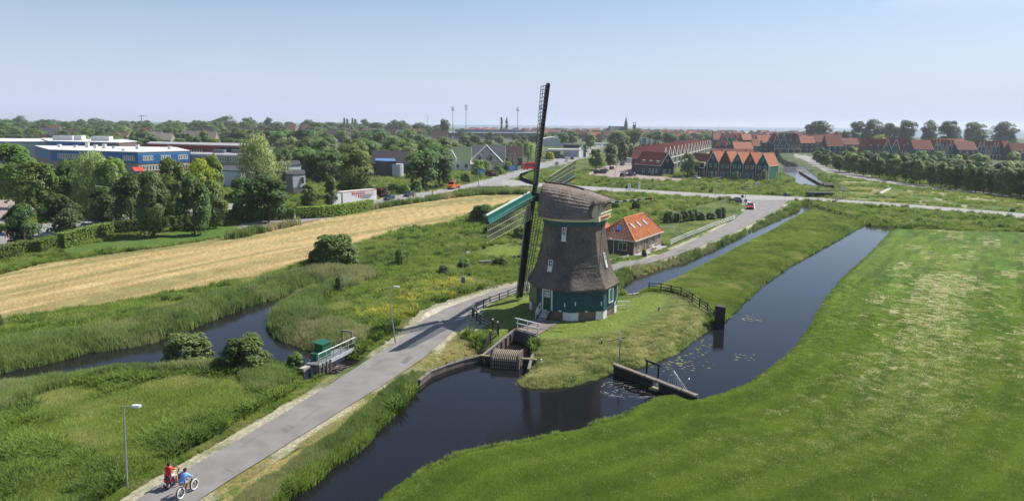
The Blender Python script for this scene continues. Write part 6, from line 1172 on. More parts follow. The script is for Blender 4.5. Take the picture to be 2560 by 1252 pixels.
def crown(name, kind, n_, size, seed):
    """unit crown: width 1 (radius .5), height 1 from z=0; leaves on many small lobes"""
    rng = np.random.default_rng(seed); P = []; N = []; LV = []
    nl = {'oval': 40, 'cone': 34, 'round': 44, 'willow': 34, 'bush': 76, 'poplar': 24, 'vase': 46}[kind]
    for k in range(nl):
        u = rng.random(); th = rng.random()*2*PI; z = {'oval': .08+.86*u, 'cone': .06+.86*u**1.25, 'round': .06+.84*u, 'willow': .12+.8*u**.8, 'bush': .03+.80*u**1.1, 'poplar': .05+.9*u, 'vase': .22+.68*u}[kind]
        env = {'oval': math.sin(PI*min(1, z*.92+.10))**.55*.42, 'cone': (1-z)**.62*.46*min(1, .55+z*3), 'round': math.sqrt(max(0, 1-((z-.47)/.50)**2))*.40, 'willow': math.sqrt(max(0, 1-((z-.45)/.56)**2))*.42, 'bush': math.sqrt(max(0, 1-(z/.93)**2))*.40, 'poplar': math.sin(PI*min(1, z*.9+.08))**.6*.40, 'vase': math.sqrt(max(0, 1-((z-.62)/.40)**2))*.42}[kind]
        rr = env*math.sqrt(rng.uniform(.25, 1.0))*rng.uniform(.82, 1.12); rr = env*rng.uniform(.70, 1.02) if kind == 'bush' else rr; c = np.array([rr*math.cos(th), rr*math.sin(th), z]); R = rng.uniform(.09, .15) if kind == 'bush' else rng.uniform(.10, .19)*(1.15 if kind in ('round', 'vase', 'willow') else 1); m_ = n_//nl; bright = rng.uniform(-.22, .22)
        d = rng.normal(size=(m_, 3)); d[:, 2] = np.where(rng.random(m_) < .75, np.abs(d[:, 2]), d[:, 2]); d /= np.linalg.norm(d, axis=1)[:, None]; rad = R*rng.uniform(.72, 1.08, m_)[:, None]
        zs = {'willow': 1.0, 'poplar': .8, 'bush': 1.0}.get(kind, .8); p = c+d*rad*np.array([1, 1, zs]); 
        if kind == 'willow': p[:, 2] -= rng.random(m_)**2*.22
        p = p[p[:, 2] > .01]; d = d[:len(p)]; P.append(p); N.append(d*.5+(c-np.array([0, 0, .45]))*1.5+np.array([0, 0, .55])); LV.append(.45+bright+rng.normal(0, .16, len(p)))
    P = np.concatenate(P); N = np.concatenate(N); return leaves_mesh(name, P, N, size, np.concatenate(LV), rng, .6 if kind == 'willow' else 0, .5 if kind == 'willow' else .9)
def trunk_mesh(name, kind, seed):
    """unit trunk and limbs inside the unit crown space; z from -0.35 (ground) up"""
    r = random.Random(seed); mb = MB(); mb.tube((0, 0, -1.0), (0, 0, .25), .055, .04, n=8); mb.tube((0, 0, .25), (.01, 0, .75), .04, .012, n=6)
    for k in range(9):
        a_ = k*2.4+r.random(); z = r.uniform(-.02, .45); R = r.uniform(.22, .38); mb.tube((0, 0, z), (R*math.cos(a_), R*math.sin(a_), z+r.uniform(.18, .35)), .022, .007, n=5)
    return mb.mesh(name)
bark = M('bark', (.10, .08, .065), .95, .3, 6, .4, 20)
LM = {'bush': leaf_mat('leaves_bush', (.05, .085, .02), (.19, .25, .075)), 'dark': leaf_mat('leaves_dark', (.022, .044, .012), (.095, .155, .038)), 'mid': leaf_mat('leaves_mid', (.036, .068, .014), (.14, .205, .045)), 'fresh': leaf_mat('leaves_fresh', (.06, .11, .016), (.20, .27, .05)),
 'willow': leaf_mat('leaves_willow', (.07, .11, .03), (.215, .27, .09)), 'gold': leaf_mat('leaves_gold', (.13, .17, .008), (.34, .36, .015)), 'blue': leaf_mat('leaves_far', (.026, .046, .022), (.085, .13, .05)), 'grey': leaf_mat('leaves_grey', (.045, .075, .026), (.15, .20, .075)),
 'brown': leaf_mat('leaves_brown', (.05, .04, .02), (.13, .10, .05))}
CR = {}
def get_crown(kind, lod, var):
    k = (kind, lod, var)
    if k not in CR:
        n_, s_ = {'hi': (8200, .042), 'mid': (3600, .062), 'lo': (1500, .095)}[lod]
        CR[k] = (crown('crown', kind, n_, s_, hash((kind, var, 3)) % 9999 if False else sum(map(ord, kind))*7+var*31), trunk_mesh('trunk', kind, var))
    return CR[k]
TREES = 0
def tree(x, y, H, Wd, kind='oval', leaf='mid', label=None, lod='mid', stem=.16, group=None, name='tree', cat='tree', var=None, z=None):
    """H total height, Wd crown width, stem = bare fraction under the crown"""
    global TREES
    v = random.randrange(3) if var is None else var; cm, tm = get_crown(kind, lod, v); z = TZ(x, y) if z is None else z
    r = thing(name, label, cat, (x, y, z), random.uniform(0, 6.28), group); hc = H*(1-stem)
    t_ = bpy.data.objects.new('trunk', tm); c_ = bpy.data.objects.new('crown', cm)
    if not tm.materials: tm.materials.append(bark)
    if not cm.materials: cm.materials.append(None)
    for q in (c_, t_): COL.objects.link(q); q.parent = r; q.location = (0, 0, H*stem); q.scale = (Wd*random.uniform(.92, 1.08), Wd*random.uniform(.92, 1.08), hc)
    t_.scale = (Wd*.7, Wd*.7, hc if stem*H < hc else hc)
    if stem*H > hc*.9: t_.scale[2] = stem*H*1.1
    c_.material_slots[0].link = 'OBJECT'; c_.material_slots[0].material = LM[leaf]; TREES += 1; return r
def tpx(cx, by, ty, wpx, **k):
    """tree seen with its foot at (cx,by), top at ty and width wpx"""
    b_ = G(cx, by); Y = b_[1]; H = float(AT(cx, ty, Y)[2]); return tree(float(b_[0]), float(Y), H, wpx*float(Y)/F_PX, **k)
near = [
 (62, 618, 512, 84, 'oval', 'dark', 'dark street tree above the hedge end at the left edge'), (152, 590, 488, 92, 'oval', 'dark', 'dark street tree standing behind the clipped hedge, second from the left'),
 (263, 566, 468, 86, 'oval', 'dark', 'dark street tree behind the hedge where the double lamp stands'), (386, 592, 432, 84, 'oval', 'dark', 'tall slim tree on the lawn in front of the hedge, left one'),
 (487, 588, 440, 84, 'oval', 'dark', 'tall dark tree on the lawn in front of the hedge, tallest leafy to the ground'), (535, 572, 452, 66, 'oval', 'mid', 'leafy tree just right of the tallest lawn tree'),
 (608, 552, 444, 78, 'oval', 'dark', 'broad tree behind the hedge left of the forked lawn tree'), (672, 556, 442, 112, 'oval', 'dark', 'broad dark tree with pale bare trunk on the lawn by the hedge'),
 (773, 524, 462, 46, 'oval', 'mid', 'small bushy tree at the hedge before the brown house'), (829, 520, 442, 42, 'cone', 'dark', 'slim dark tree immediately left of the white truck'),
 (884, 498, 376, 112, 'round', 'mid', 'large round green tree above the white truck'), (1058, 474, 376, 96, 'round', 'dark', 'large dark tree above the two dark cars'), (1098, 468, 366, 76, 'round', 'dark', 'dark tree overlapping the left side of the white villa'),
 (42, 520, 362, 116, 'oval', 'fresh', 'light green tree in front of the school at the far left'), (100, 545, 404, 110, 'oval', 'mid', 'bushy tree before the left part of the school'), (178, 530, 400, 90, 'oval', 'mid', 'mid green tree before the blue school wall'),
 (238, 540, 388, 110, 'willow', 'willow', 'pale willow in front of the blue school wall'), (290, 545, 395, 96, 'oval', 'mid', 'green tree before the school beside the pale willow'), (330, 575, 440, 90, 'oval', 'dark', 'dark tree behind the slim lawn tree'), (366, 550, 440, 84, 'oval', 'dark', 'dark tree below the red school awning'), (436, 560, 396, 78, 'oval', 'mid', 'tree in front of the right end of the blue school'),
 (500, 540, 400, 92, 'round', 'gold', 'yellow green tree in front of the brick school wing'), (540, 530, 386, 64, 'oval', 'fresh', 'fresh green tree right of the yellow green tree'), (645, 500, 346, 108, 'willow', 'willow', 'large pale willow hiding part of the brick school wing'), (690, 480, 400, 80, 'willow', 'willow', 'lower pale willow leaning right of the large willow'),
 (1216, 440, 402, 24, 'willow', 'willow', 'small pale garden willow before the pyramid roof'), (1196, 445, 398, 34, 'oval', 'fresh', 'light green garden tree right of the white villa'), (1320, 405, 356, 40, 'willow', 'willow', 'round weeping willow right of the villas'), (1348, 400, 362, 26, 'round', 'fresh', 'green tree behind the sail stock at the road'), (1374, 402, 378, 26, 'bush', 'gold', 'yellow green bush left of the fuel station'),
 (1490, 425, 370, 42, 'oval', 'mid', 'leftmost slim tree by the car park'), (1525, 420, 360, 36, 'oval', 'grey', 'second slim tree by the car park'), (1555, 412, 352, 34, 'oval', 'grey', 'third slim tree by the car park'), (1580, 405, 362, 26, 'oval', 'mid', 'small tree behind the parked white truck'), (1608, 402, 355, 26, 'oval', 'mid', 'tree at the left end of the long terrace roof'),
 (1718, 443, 380, 42, 'oval', 'grey', 'grey green tree between the dormer house and the gabled row'), (1838, 452, 428, 16, 'oval', 'grey', 'small grey shrub tree before the middle gabled house'), (1908, 454, 426, 20, 'willow', 'willow', 'small pale weeping tree before the canal end house'), (1735, 446, 428, 22, 'bush', 'mid', 'low bush beside the grey green tree'),
 (1545, 368, 327, 56, 'round', 'mid', 'large round tree below the church'), (1584, 365, 322, 54, 'round', 'mid', 'large round tree below the square tower'), (1638, 362, 328, 46, 'round', 'dark', 'dark round tree right of the square tower'), (1672, 365, 332, 42, 'round', 'dark', 'second dark round tree right of the square tower'), (1476, 372, 334, 34, 'oval', 'mid', 'tree beside the road beyond the fuel station'), (1430, 362, 328, 40, 'oval', 'mid', 'dark tree behind the fuel station roof'), (1408, 366, 332, 30, 'round', 'dark', 'tree between the silver hall and the fuel station'),
 (1700, 352, 330, 40, 'oval', 'mid', 'tree above the red terrace roofs'), (1740, 352, 333, 44, 'round', 'mid', 'tree right of the far end of the red terrace'), (1768, 372, 350, 26, 'oval', 'mid', 'small tree left of the small pair of gables'), (1908, 380, 356, 20, 'oval', 'mid', 'tree before the leftmost navy canal gable'), (1636, 366, 350, 40, 'oval', 'fresh', 'light tree before the dark round trees'),
 (2200, 372, 338, 38, 'willow', 'gold', 'yellow green round tree behind the dark brick gables')]
for cx, by, ty, w_, kd, lf, lab in near:
    tpx(cx, by, ty, w_, kind=kd, leaf=lf, label=lab, lod='hi' if by > 480 else 'mid', stem=.0 if by > 500 and w_ < 100 and kd == 'oval' else .10)
for i, (cx, ty, w_) in enumerate(((2047, 298, 62), (2150, 304, 46), (2188, 300, 52), (2228, 304, 50), (2272, 301, 56), (2325, 302, 42), (2378, 298, 62), (2444, 306, 58), (2517, 306, 60))):
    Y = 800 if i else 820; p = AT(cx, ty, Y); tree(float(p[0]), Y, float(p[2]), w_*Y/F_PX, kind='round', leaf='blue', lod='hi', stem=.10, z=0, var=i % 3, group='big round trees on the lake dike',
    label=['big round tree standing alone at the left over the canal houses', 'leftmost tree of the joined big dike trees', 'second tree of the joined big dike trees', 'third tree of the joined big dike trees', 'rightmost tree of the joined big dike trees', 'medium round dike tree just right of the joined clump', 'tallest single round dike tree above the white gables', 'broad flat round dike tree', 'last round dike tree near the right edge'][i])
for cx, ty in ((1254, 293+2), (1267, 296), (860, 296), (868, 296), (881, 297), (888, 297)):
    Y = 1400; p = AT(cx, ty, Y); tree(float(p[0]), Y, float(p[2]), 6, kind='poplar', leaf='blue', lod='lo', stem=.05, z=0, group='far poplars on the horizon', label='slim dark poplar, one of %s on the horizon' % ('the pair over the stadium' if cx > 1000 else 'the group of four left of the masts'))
for cx, by, ty, w_ in ((2140, 350, 330, 22), (2094, 352, 330, 26), (2115, 352, 327, 24)):
    Y = 760; p = AT(cx, ty, Y); tree(float(p[0]), Y, float(p[2]), w_*Y/F_PX, kind='round', leaf='blue', lod='mid', z=0, stem=.1, label='small hazy tree behind the house roofs left of the dike trees', group='small hazy trees')
# street tree rows on the right, two to three deep
row = [(2040, 408), (2068, 420), (2102, 430), (2140, 438), (2180, 444), (2220, 450), (2262, 456), (2304, 463), (2348, 470), (2392, 476), (2436, 482), (2482, 488), (2528, 495), (2574, 502), (2620, 508)]
k = 0
for r_, (dy, dh) in enumerate(((-2, 1.0), (-9, 1.02), (-16, 1.04), (-24, 1.0))):
    for i, (x, y) in enumerate(row):
        for h_ in (0, .5):
            if h_ and i == len(row)-1: continue
            x_ = x+(row[i+1][0]-x)*h_ if h_ else x; y_ = y+(row[i+1][1]-y)*h_ if h_ else y
            if r_ > 1 and (h_ or x_ < 2090): continue
            p = G(x_+random.uniform(-6, 6)+r_*8, y_+dy); H_ = (8.6 if x_ > 2100 else 6.8)*dh*random.uniform(.88, 1.12)
            tree(float(p[0]), float(p[1]), H_, random.uniform(5.0, 6.6), kind='oval', leaf='dark' if random.random() < .7 else 'mid', lod='mid', stem=.10, group='street trees along the right hand street', label='%s street tree from the far corner in the %s row along the street' % (ordn((i*2+(1 if h_ else 0)) if r_ < 2 else i), ('front', 'second', 'third', 'rearmost')[r_])); k += 1
# far and middle distance trees, left half and town
OCC = [(float(o.location.x), float(o.location.y)) for o in COL.objects if o.parent is None and o.get('category') in ('house', 'school', 'villa', 'stadium', 'hall', 'building', 'fuel station')]
def ordered(lst, fmt):
    for i, o in enumerate(sorted(lst, key=lambda q: q.location.x/q.location.y)): o['label'] = ordn(i)+fmt
DT = []
def scatter(n_, x0, x1, Y0, Y1, h0, h1, w0, w1, kinds, leafs, lod, label, group, avoid=11, maxover=None):
    c_ = 0; tries = 0
    while c_ < n_ and tries < n_*12:
        tries += 1; Y = math.exp(random.uniform(math.log(Y0), math.log(Y1))); px = random.uniform(x0, x1); p = AT(px, 320, Y); X_ = float(p[0])
        if Y > float(shore(np.array([X_]))[0])-20: continue
        if group is None and Y > 600 and X_ < 60 and random.random() < .85 and any(a_ < 60 and abs(X_/Y-a_/b_+5/b_)*1850 < 34 and 0 < b_-Y < 190 for a_, b_ in OCC): continue
        if any(abs(X_-a_) < avoid and -6 < Y-b_ < avoid*1.3 for a_, b_ in OCC): continue
        if float(min(sdist(P_, np.array([X_]), np.array([Y]), 6)[0] for P_ in (ROADN, ROADL, SCHOOLYARD, SPORT, HAY))) < 3: continue
        H_ = random.uniform(h0, h1)
        c_ += 1; got = got if c_ > 1 else []
        if group is None: DT.append((X_, Y, H_, random.uniform(w0, w1), random.choice(leafs))); continue
        got.append(tree(X_, Y, H_, random.uniform(w0, w1), kind=random.choice(kinds), leaf=random.choice(leafs), label=label, group=group, lod=lod, stem=.05, z=0))
    if group: ordered(got, ' from the left of the '+group)
scatter(54, 690, 1120, 330, 560, 9, 14, 9, 13, ['round', 'oval'], ['dark', 'mid', 'dark', 'grey'], 'mid', 'leafy tree in the dense belt between the school and the villas', 'tree belt between the school and the villas')
scatter(16, 700, 830, 262, 330, 8, 12, 8, 11, ['round', 'oval'], ['dark', 'mid', 'grey'], 'mid', 'leafy tree behind the modern houses', 'trees behind the modern houses')
scatter(34, -60, 600, 400, 640, 9, 14, 9, 13, ['round', 'oval'], ['dark', 'mid', 'blue'], 'mid', 'tree standing behind the school roofs', 'trees behind the school')
scatter(34, 1115, 1340, 420, 560, 7, 10, 7, 9, ['round', 'oval'], ['dark', 'dark', 'mid'], 'mid', 'dark tree in the belt before the stadium', 'tree belt before the stadium')
scatter(190, -100, 1110, 640, 1000, 10, 16, 10, 17, ['round'], ['blue', 'dark', 'mid'], 'lo', '', None)
scatter(260, -150, 1110, 1000, 1700, 13, 21, 15, 26, ['round'], ['blue', 'dark'], 'lo', '', None)
scatter(70, 1100, 1800, 700, 1600, 7, 12, 8, 14, ['round'], ['blue', 'dark', 'mid'], 'lo', '', None, avoid=6)
scatter(16, 1760, 2120, 640, 900, 6, 9, 6, 9, ['round', 'oval'], ['mid', 'blue'], 'lo', 'small tree among the canal houses', 'trees among the canal houses', avoid=8)
scatter(26, 2130, 2560, 330, 470, 6, 9, 5, 8, ['round', 'oval'], ['mid', 'dark', 'fresh'], 'mid', 'tree between the street row and the white gables', 'trees before the white gables', avoid=7)
for cx, ty, w_ in ((48, 290, 34), (15, 298, 50), (240, 297, 50), (560, 291, 60), (620, 294, 40), (672, 294, 26), (770, 300, 34), (910, 298, 30), (985, 300, 36), (1005, 302, 30)):
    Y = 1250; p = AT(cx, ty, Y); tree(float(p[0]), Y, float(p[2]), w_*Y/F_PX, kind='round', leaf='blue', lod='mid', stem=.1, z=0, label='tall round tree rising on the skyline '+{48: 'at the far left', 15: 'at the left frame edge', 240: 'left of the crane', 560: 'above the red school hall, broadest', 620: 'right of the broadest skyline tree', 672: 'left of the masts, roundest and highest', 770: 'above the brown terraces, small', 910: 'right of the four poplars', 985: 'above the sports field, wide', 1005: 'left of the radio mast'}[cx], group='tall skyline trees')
p = AT(1112, 300, 900); tree(float(p[0]), 900, float(p[2]), 12, kind='vase', leaf='blue', lod='lo', stem=.2, z=0, label='open crowned tree rising left of the orange tent')
# willow and shrubs near
def bush(label, cx, by, ty, wpx, leaf='dark', kind='bush', lod='hi', group=None, name='bush'):
    return tpx(cx, by, ty, wpx, kind=kind, leaf=leaf, label=label, lod=lod, stem=.0, name=name, cat='bush', group=group)
bush('large round bush beside the hay field', 838, 664, 578, 128, 'bush'); bush('low dark bush on the left side of the large round bush', 790, 664, 620, 44, 'dark')
bush('round bush on the near side of the left canal, left one', 468, 897, 806, 140, 'bush'); bush('bigger round bush on the near side of the left canal', 612, 930, 832, 140, 'mid'); bush('small grassy bush left of the pump deck', 738, 912, 868, 52, 'mid'); bush('small dark bush at the left edge of the reeds', -4, 828, 778, 30, 'dark')
bush('thin bush in the rough grass above the peninsula', 852, 735, 688, 34, 'grey', 'oval'); bush('bush in the reeds above the canal bend', 1000, 668, 622, 26, 'mid', 'oval')
bush('dark bush behind the near sail, left', 1205, 560, 508, 84, 'dark'); bush('dark bush behind the near sail, right', 1265, 560, 516, 70, 'dark'); bush('bush below the near sail tip', 1235, 590, 556, 60, 'mid'); bush('bush between sail and mill garden', 1300, 600, 560, 50, 'mid')
bush('low bush in the garden left of the mill', 1250, 668, 640, 46, 'mid'); bush('bush by the path below the garden', 1160, 672, 646, 40, 'mid'); bush('dark scrub by the path bend', 1110, 690, 660, 36, 'grey')
bush('small round bush behind the brake pole end', 1590, 524, 496, 26, 'dark'); bush('bush at the end of the brake pole', 1540, 524, 500, 30, 'mid')
for i in range(9): bush(ordn(i)+' shrub from the left in the line behind the brick house lawn', 1672+i*17+random.uniform(-5, 5), 556-i*1.5+random.uniform(-2, 2), 532-i*1.2+random.uniform(-9, 5), random.uniform(18, 32), random.choice(['mid', 'dark', 'grey']), lod='mid', group='shrubs behind the lawn')
p = G(1610, 640); tree(float(p[0]), float(p[1]), .75, .8, kind='bush', leaf='mid', lod='mid', stem=0, z=.5, label='clipped round shrub growing in the dark planter', name='potted_shrub', cat='shrub')
for lab, cx, by, ty, w_, lf in (('yellow broom bush in the garden left of the mill', 1312, 612, 596, 14, 'gold'), ('white flowering shrub in the garden behind the sail', 1288, 608, 600, 10, 'willow'), ('pale flowering shrub heap by the villa drive', 1228, 440, 422, 40, 'brown')): bush(lab, cx, by, ty, w_, lf, lod='mid')
for i, (x, y, w_, lf) in enumerate(((955, 492, 40, 'brown'), (985, 482, 40, 'mid'), (1010, 484, 34, 'fresh'), (1040, 478, 36, 'mid'), (925, 478, 30, 'fresh'), (1120, 460, 30, 'fresh'), (700, 470, 30, 'mid'), (1165, 455, 30, 'mid'), (1245, 436, 26, 'mid'), (1270, 428, 26, 'mid'))): bush(ordn(i)+' garden shrub along the main road, %s' % ('reddish brown' if lf == 'brown' else 'between the white truck and the villas'), x, y, y-26, w_, lf, lod='mid', group='garden shrubs along the main road')
p = G(1702, 604); gl = thing('football_goal', 'small white football goal frame on the lawn behind the white fence', 'goal', (p[0]-2, p[1]+6, 0)); part('frame', MB().box((-2.4, 0, 1), (.09, .09, 2)).box((2.4, 0, 1), (.09, .09, 2)).box((0, 0, 2), (4.9, .09, .09)), white, gl); part('net_support', MB().beam((-2.4, 0, 2), (-2.4, 1.2, 0), .05).beam((2.4, 0, 2), (2.4, 1.2, 0), .05), white, gl)
p = G(1213, 664); pt = thing('picnic_table', 'grey wooden picnic table on the garden grass left of the mill', 'table', (p[0], p[1], 0), .2); part('table_top', MB().box((0, 0, .75), (1.8, .8, .07)), M('grey_wood', (.2,)*3), pt)
for sy in (-.7, .7): part('bench', MB().box((0, sy, .45), (1.8, .28, .06)), M('grey_wood', (.2,)*3), pt)
for sx in (-.7, .7): part('leg', MB().beam((sx, -.6, 0), (sx, .15, .74), .08).beam((sx, .6, 0), (sx, -.15, .74), .08), M('grey_wood', (.2,)*3), pt)
p = G(1296, 652); rr_ = random.Random(4); hp = MB()
for k in range(40): a_ = rr_.random()*6.28; q_ = rr_.random()**.5*1.9; hp.box((q_*math.cos(a_), q_*math.sin(a_)*.7, max(.05, .8-q_*.42)), (.5, .45, .4), rz=rr_.random()*3, rx=rr_.random(), ry=rr_.random())
tag(link('soil_heap', hp.mesh('soil_heap'), M('soil_brown', (.12, .095, .08), .95, .3, 3), loc=(p[0], p[1], 0), kind='stuff'), 'heap of brown soil beside the garden lawn behind the sail', 'soil heap')
# ---- hedges: clipped boxes skinned with leaves
def hedge(label, pts, h, w_, leaf='fresh', n_=None):
    P = [np.array(G(*q)[:2]) for q in pts]; o0 = P[0]; L = sum(np.linalg.norm(b_-a_) for a_, b_ in zip(P[:-1], P[1:])); r = thing('hedge', label, 'hedge', (o0[0], o0[1], 0)); core = MB(); pts_, nr = [], []
    rng = np.random.default_rng(int(L*10)); 
    for a_, b_ in zip(P[:-1], P[1:]):
        l_ = np.linalg.norm(b_-a_); d_ = (b_-a_)/l_; nn = np.array([-d_[1], d_[0]]); a2, b2 = a_-o0, b_-o0; e_ = d_*.35; core.beam((*(a2+e_), h/2-.1), (*(b2-e_), h/2-.1), w_-.4, h-.3)
        for c_, sg in ((a2, -1), (b2, 1)):
            m2 = int(h*w_*30); u_ = (RNG.random(m2)-.5)*w_; pts_.append(np.stack([c_[0]+nn[0]*u_+RNG.normal(0, .05, m2), c_[1]+nn[1]*u_, RNG.random(m2)*h], 1)); nr.append(np.tile([d_[0]*sg, d_[1]*sg, .15], (m2, 1)))
        m_ = int(l_*(2*h+w_)*26); s = rng.random(m_)*l_; q = rng.random(m_)*(2*h+w_); off = np.where(q < h, -w_/2, np.where(q < h+w_, q-h-w_/2, w_/2)); z = np.where(q < h, q, np.where(q < h+w_, h, q-h-w_)); nx = np.where(q < h, -1, np.where(q < h+w_, 0, 1)); nz_ = np.where((q >= h) & (q < h+w_), 1.0, .15)
        jit = rng.normal(0, .05, m_); pts_.append(np.stack([a2[0]+d_[0]*s+nn[0]*(off+jit), a2[1]+d_[1]*s+nn[1]*(off+jit), z+rng.normal(0, .04, m_)], 1)); nr.append(np.stack([nn[0]*nx, nn[1]*nx, nz_], 1))
    part('core', core, LM['dark'], r); me = leaves_mesh('foliage', np.concatenate(pts_), np.concatenate(nr)*1.6, .24, rng.normal(.5, .2, sum(map(len, pts_))), rng); link('foliage', me, LM[leaf], r); return r
hedge('clipped hedge with flat top at the left edge', [(-60, 672), (20, 650), (72, 636)], 2.4, 2.2, 'mid'); hedge('short clipped hedge block under the left street tree', [(88, 640), (132, 622)], 2.3, 2.0, 'mid')
hedge('clipped hedge behind the lawn, stepping up to the right', [(150, 622), (180, 614), (230, 600), (276, 590)], 2.6, 1.8, 'mid'); hedge('clipped hedge behind the slim lawn trees', [(283, 588), (330, 584), (420, 576)], 2.6, 1.8, 'dark'); hedge('dark clipped hedge below the tallest lawn trees', [(430, 574), (520, 562), (600, 552)], 2.6, 1.8, 'dark')
hedge('dark overgrown hedge by the forked tree', [(610, 552), (690, 550), (735, 548)], 2.4, 1.8, 'dark'); hedge('long bright clipped hedge below the white truck', [(742, 547), (800, 544), (850, 539), (900, 530), (926, 524)], 2.6, 1.8, 'fresh')

# ================================================================ VEHICLES
def car_paint(name, c): return M(name, c, .25, .03, 1)
def car(label, loc, rz, paint, kind='hatch', group=None, cat='car', name='car'):
    r = thing(name, label, cat, loc, rz, group); L, Wd_, H_ = {'hatch': (4.1, 1.75, 1.5), 'suv': (4.5, 1.85, 1.7), 'van': (5.2, 1.95, 2.2)}[kind]
    prof = [(-L/2, .35), (-L/2, .85), (-L/2+.15, .95), (L/2-1.1, .95), (L/2-.15, .78), (L/2, .6), (L/2, .35)]
    sec = lambda y, k_: [(x*k_, y, z) for x, z in prof]
    part('body', MB().loft([sec(-Wd_/2, .97), sec(-Wd_/2+.08, 1), sec(Wd_/2-.08, 1), sec(Wd_/2, .97)]), paint, r)
    t = H_; cab = [(-L/2+.12, .94), (-L/2+.35, t-.08), (-L/2+.6, t), (L/2-2.1, t), (L/2-1.75, t-.08), (L/2-1.05, .94)]
    part('cabin_glass', MB().loft([[(x, -Wd_/2+.08, z) if z < 1 else (x, -Wd_/2+.24, z) for x, z in cab], [(x, Wd_/2-.08, z) if z < 1 else (x, Wd_/2-.24, z) for x, z in cab]]), glass, r)
    part('roof', MB().box((-.55+.0, 0, t+.01), (L-2.9, Wd_-.5, .06)), paint, r)
    wm = MB().tube((0, -.11, 0), (0, .11, 0), .32, n=14).mesh('wheel'); rm = MB().tube((0, -.12, 0), (0, .12, 0), .19, n=10).mesh('rim')
    for x in (-L/2+.8, L/2-.85):
        for y in (-Wd_/2+.08, Wd_/2-.08): w_ = link('wheel', wm, tyre, r, loc=(x, y, .32)); link('rim', rm, steel, w_)
    for y in (-.6, .6): part('headlight', MB().box((L/2-.02, y, .68), (.08, .34, .16)), M('lamp_white', (.75,)*3), r); part('tail_light', MB().box((-L/2, y, .8), (.06, .3, .18)), M('tail_red', (.4, .01, .01)), r)
    part('bumper', MB().box((L/2-.02, 0, .42), (.12, Wd_*.92, .2)).box((-L/2+.02, 0, .42), (.12, Wd_*.92, .2)), tyre, r); return r
def cpx(label, x, y, dx, dy, paint, kind='hatch', group=None, z=0.0):
    a_ = G(x, y); b_ = G(x+dx, y+dy); car(label, (a_[0], a_[1], z), math.atan2(b_[1]-a_[1], b_[0]-a_[0]), car_paint(*paint), kind, group)
DK = ('paint_dark_blue', (.012, .025, .05)); BK = ('paint_black', (.012, .012, .014)); WHp = ('paint_white', (.62, .63, .64)); RDp = ('paint_red', (.50, .02, .02)); GRp = ('paint_grey', (.18, .19, .2)); GN = ('paint_green', (.02, .08, .07))
cpx('dark hatchback following the white truck on the main road', 973, 500, -20, 4, DK); cpx('dark blue car at the tip of the traffic island', 1022, 491, -20, 4, DK)
cpx('dark teal car at the junction beside the round signs', 1841, 506, -10, -3, ('paint_teal', (.02, .06, .08))); cpx('red car driving down the lane from the junction', 1876, 522, 8, 20, RDp)
cpx('dark van like car parked left of the green bins by the car park', 1492, 434, 10, -2, BK, 'suv'); cpx('black car parked beside the container, middle', 1514, 430, 10, -2, BK); cpx('dark car parked under the slim trees', 1530, 424, 10, -2, DK); cpx('black car parked before the white box truck', 1556, 414, 10, -2, BK)
cpx('dark suv parked left of the dormer house, left one', 1560, 442, 10, -1, BK, 'suv'); cpx('dark suv parked left of the dormer house, right one', 1579, 441, 10, -1, DK, 'suv'); cpx('white car parked by the low wing', 1741, 449, 10, 1, WHp)
cpx('silver car leaving the fuel station', 1416, 404, -10, 6, WHp); cpx('dark car on the road past the fuel station', 1431, 399, 10, -6, BK); cpx('white car waiting at the fuel station', 1405, 396, 10, 1, WHp, 'van'); cpx('dark car in the fuel station yard', 1388, 396, 10, 1, BK)
cpx('grey car on the side road right of the bus', 1392, 412, -10, 6, GRp); cpx('black car far up the road', 1466, 381, 8, -5, BK); cpx('white car far up the road', 1468, 374, 8, -5, WHp)
for i, x in enumerate((1500, 1512, 1524, 1538)): cpx('small parked car before the white canopy far up the road', x, 364, 10, 0, [WHp, GRp, BK, WHp][i], group='cars parked far up the road')
cpx('dark red car behind the left street trees', 102, 540, 14, 2, ('paint_maroon', (.22, .01, .03))); cpx('white car behind the hedge gap at the left', 312, 566, 16, -1, WHp); cpx('second white car behind the hedge at the left', 230, 574, 16, -1, WHp); cpx('dark car behind the hedge at the left', 262, 572, 16, -1, DK); cpx('grey car on the yard behind the school trees', 128, 600, 16, -2, DK)
# white articulated truck
ta, tb_ = np.array(G(934, 509)), np.array(G(850, 518)); dv = (tb_-ta)[:2]; TL = 11.5; tr_ = math.atan2(dv[1], dv[0])
trk = thing('truck', 'white articulated truck with red and black lettering on its trailer', 'truck', (ta[0], ta[1], 0), tr_)
tw_ = M('trailer_white', (.70, .70, .68), .45, .04, 1)
part('trailer', MB().box((TL/2, 0, 2.55), (TL, 2.5, 2.9)), tw_, trk); part('chassis', MB().box((TL/2, 0, .95), (TL-.5, 1.2, .3)), tyre, trk); part('roof_edge', MB().box((TL/2, 1.27, 3.95), (TL+.02, .05, .12)), M('logo_red', (.5, .02, .02), .5), trk)
for x in (1.4, 2.6, 3.8, TL-1.0, TL+.9, TL+3.0):
    w_ = part('wheel', MB().tube((0, .85, 0), (0, 1.2, 0), .5, n=16).tube((0, -.85, 0), (0, -1.2, 0), .5, n=16), tyre, trk, loc=(x, 0, .5)); part('rim', MB().tube((0, 1.18, 0), (0, 1.22, 0), .27, n=10), steel, w_)
part('side_skirt', MB().box((TL*.62, 1.2, .8), (3.4, .06, .5)), tw_, trk)
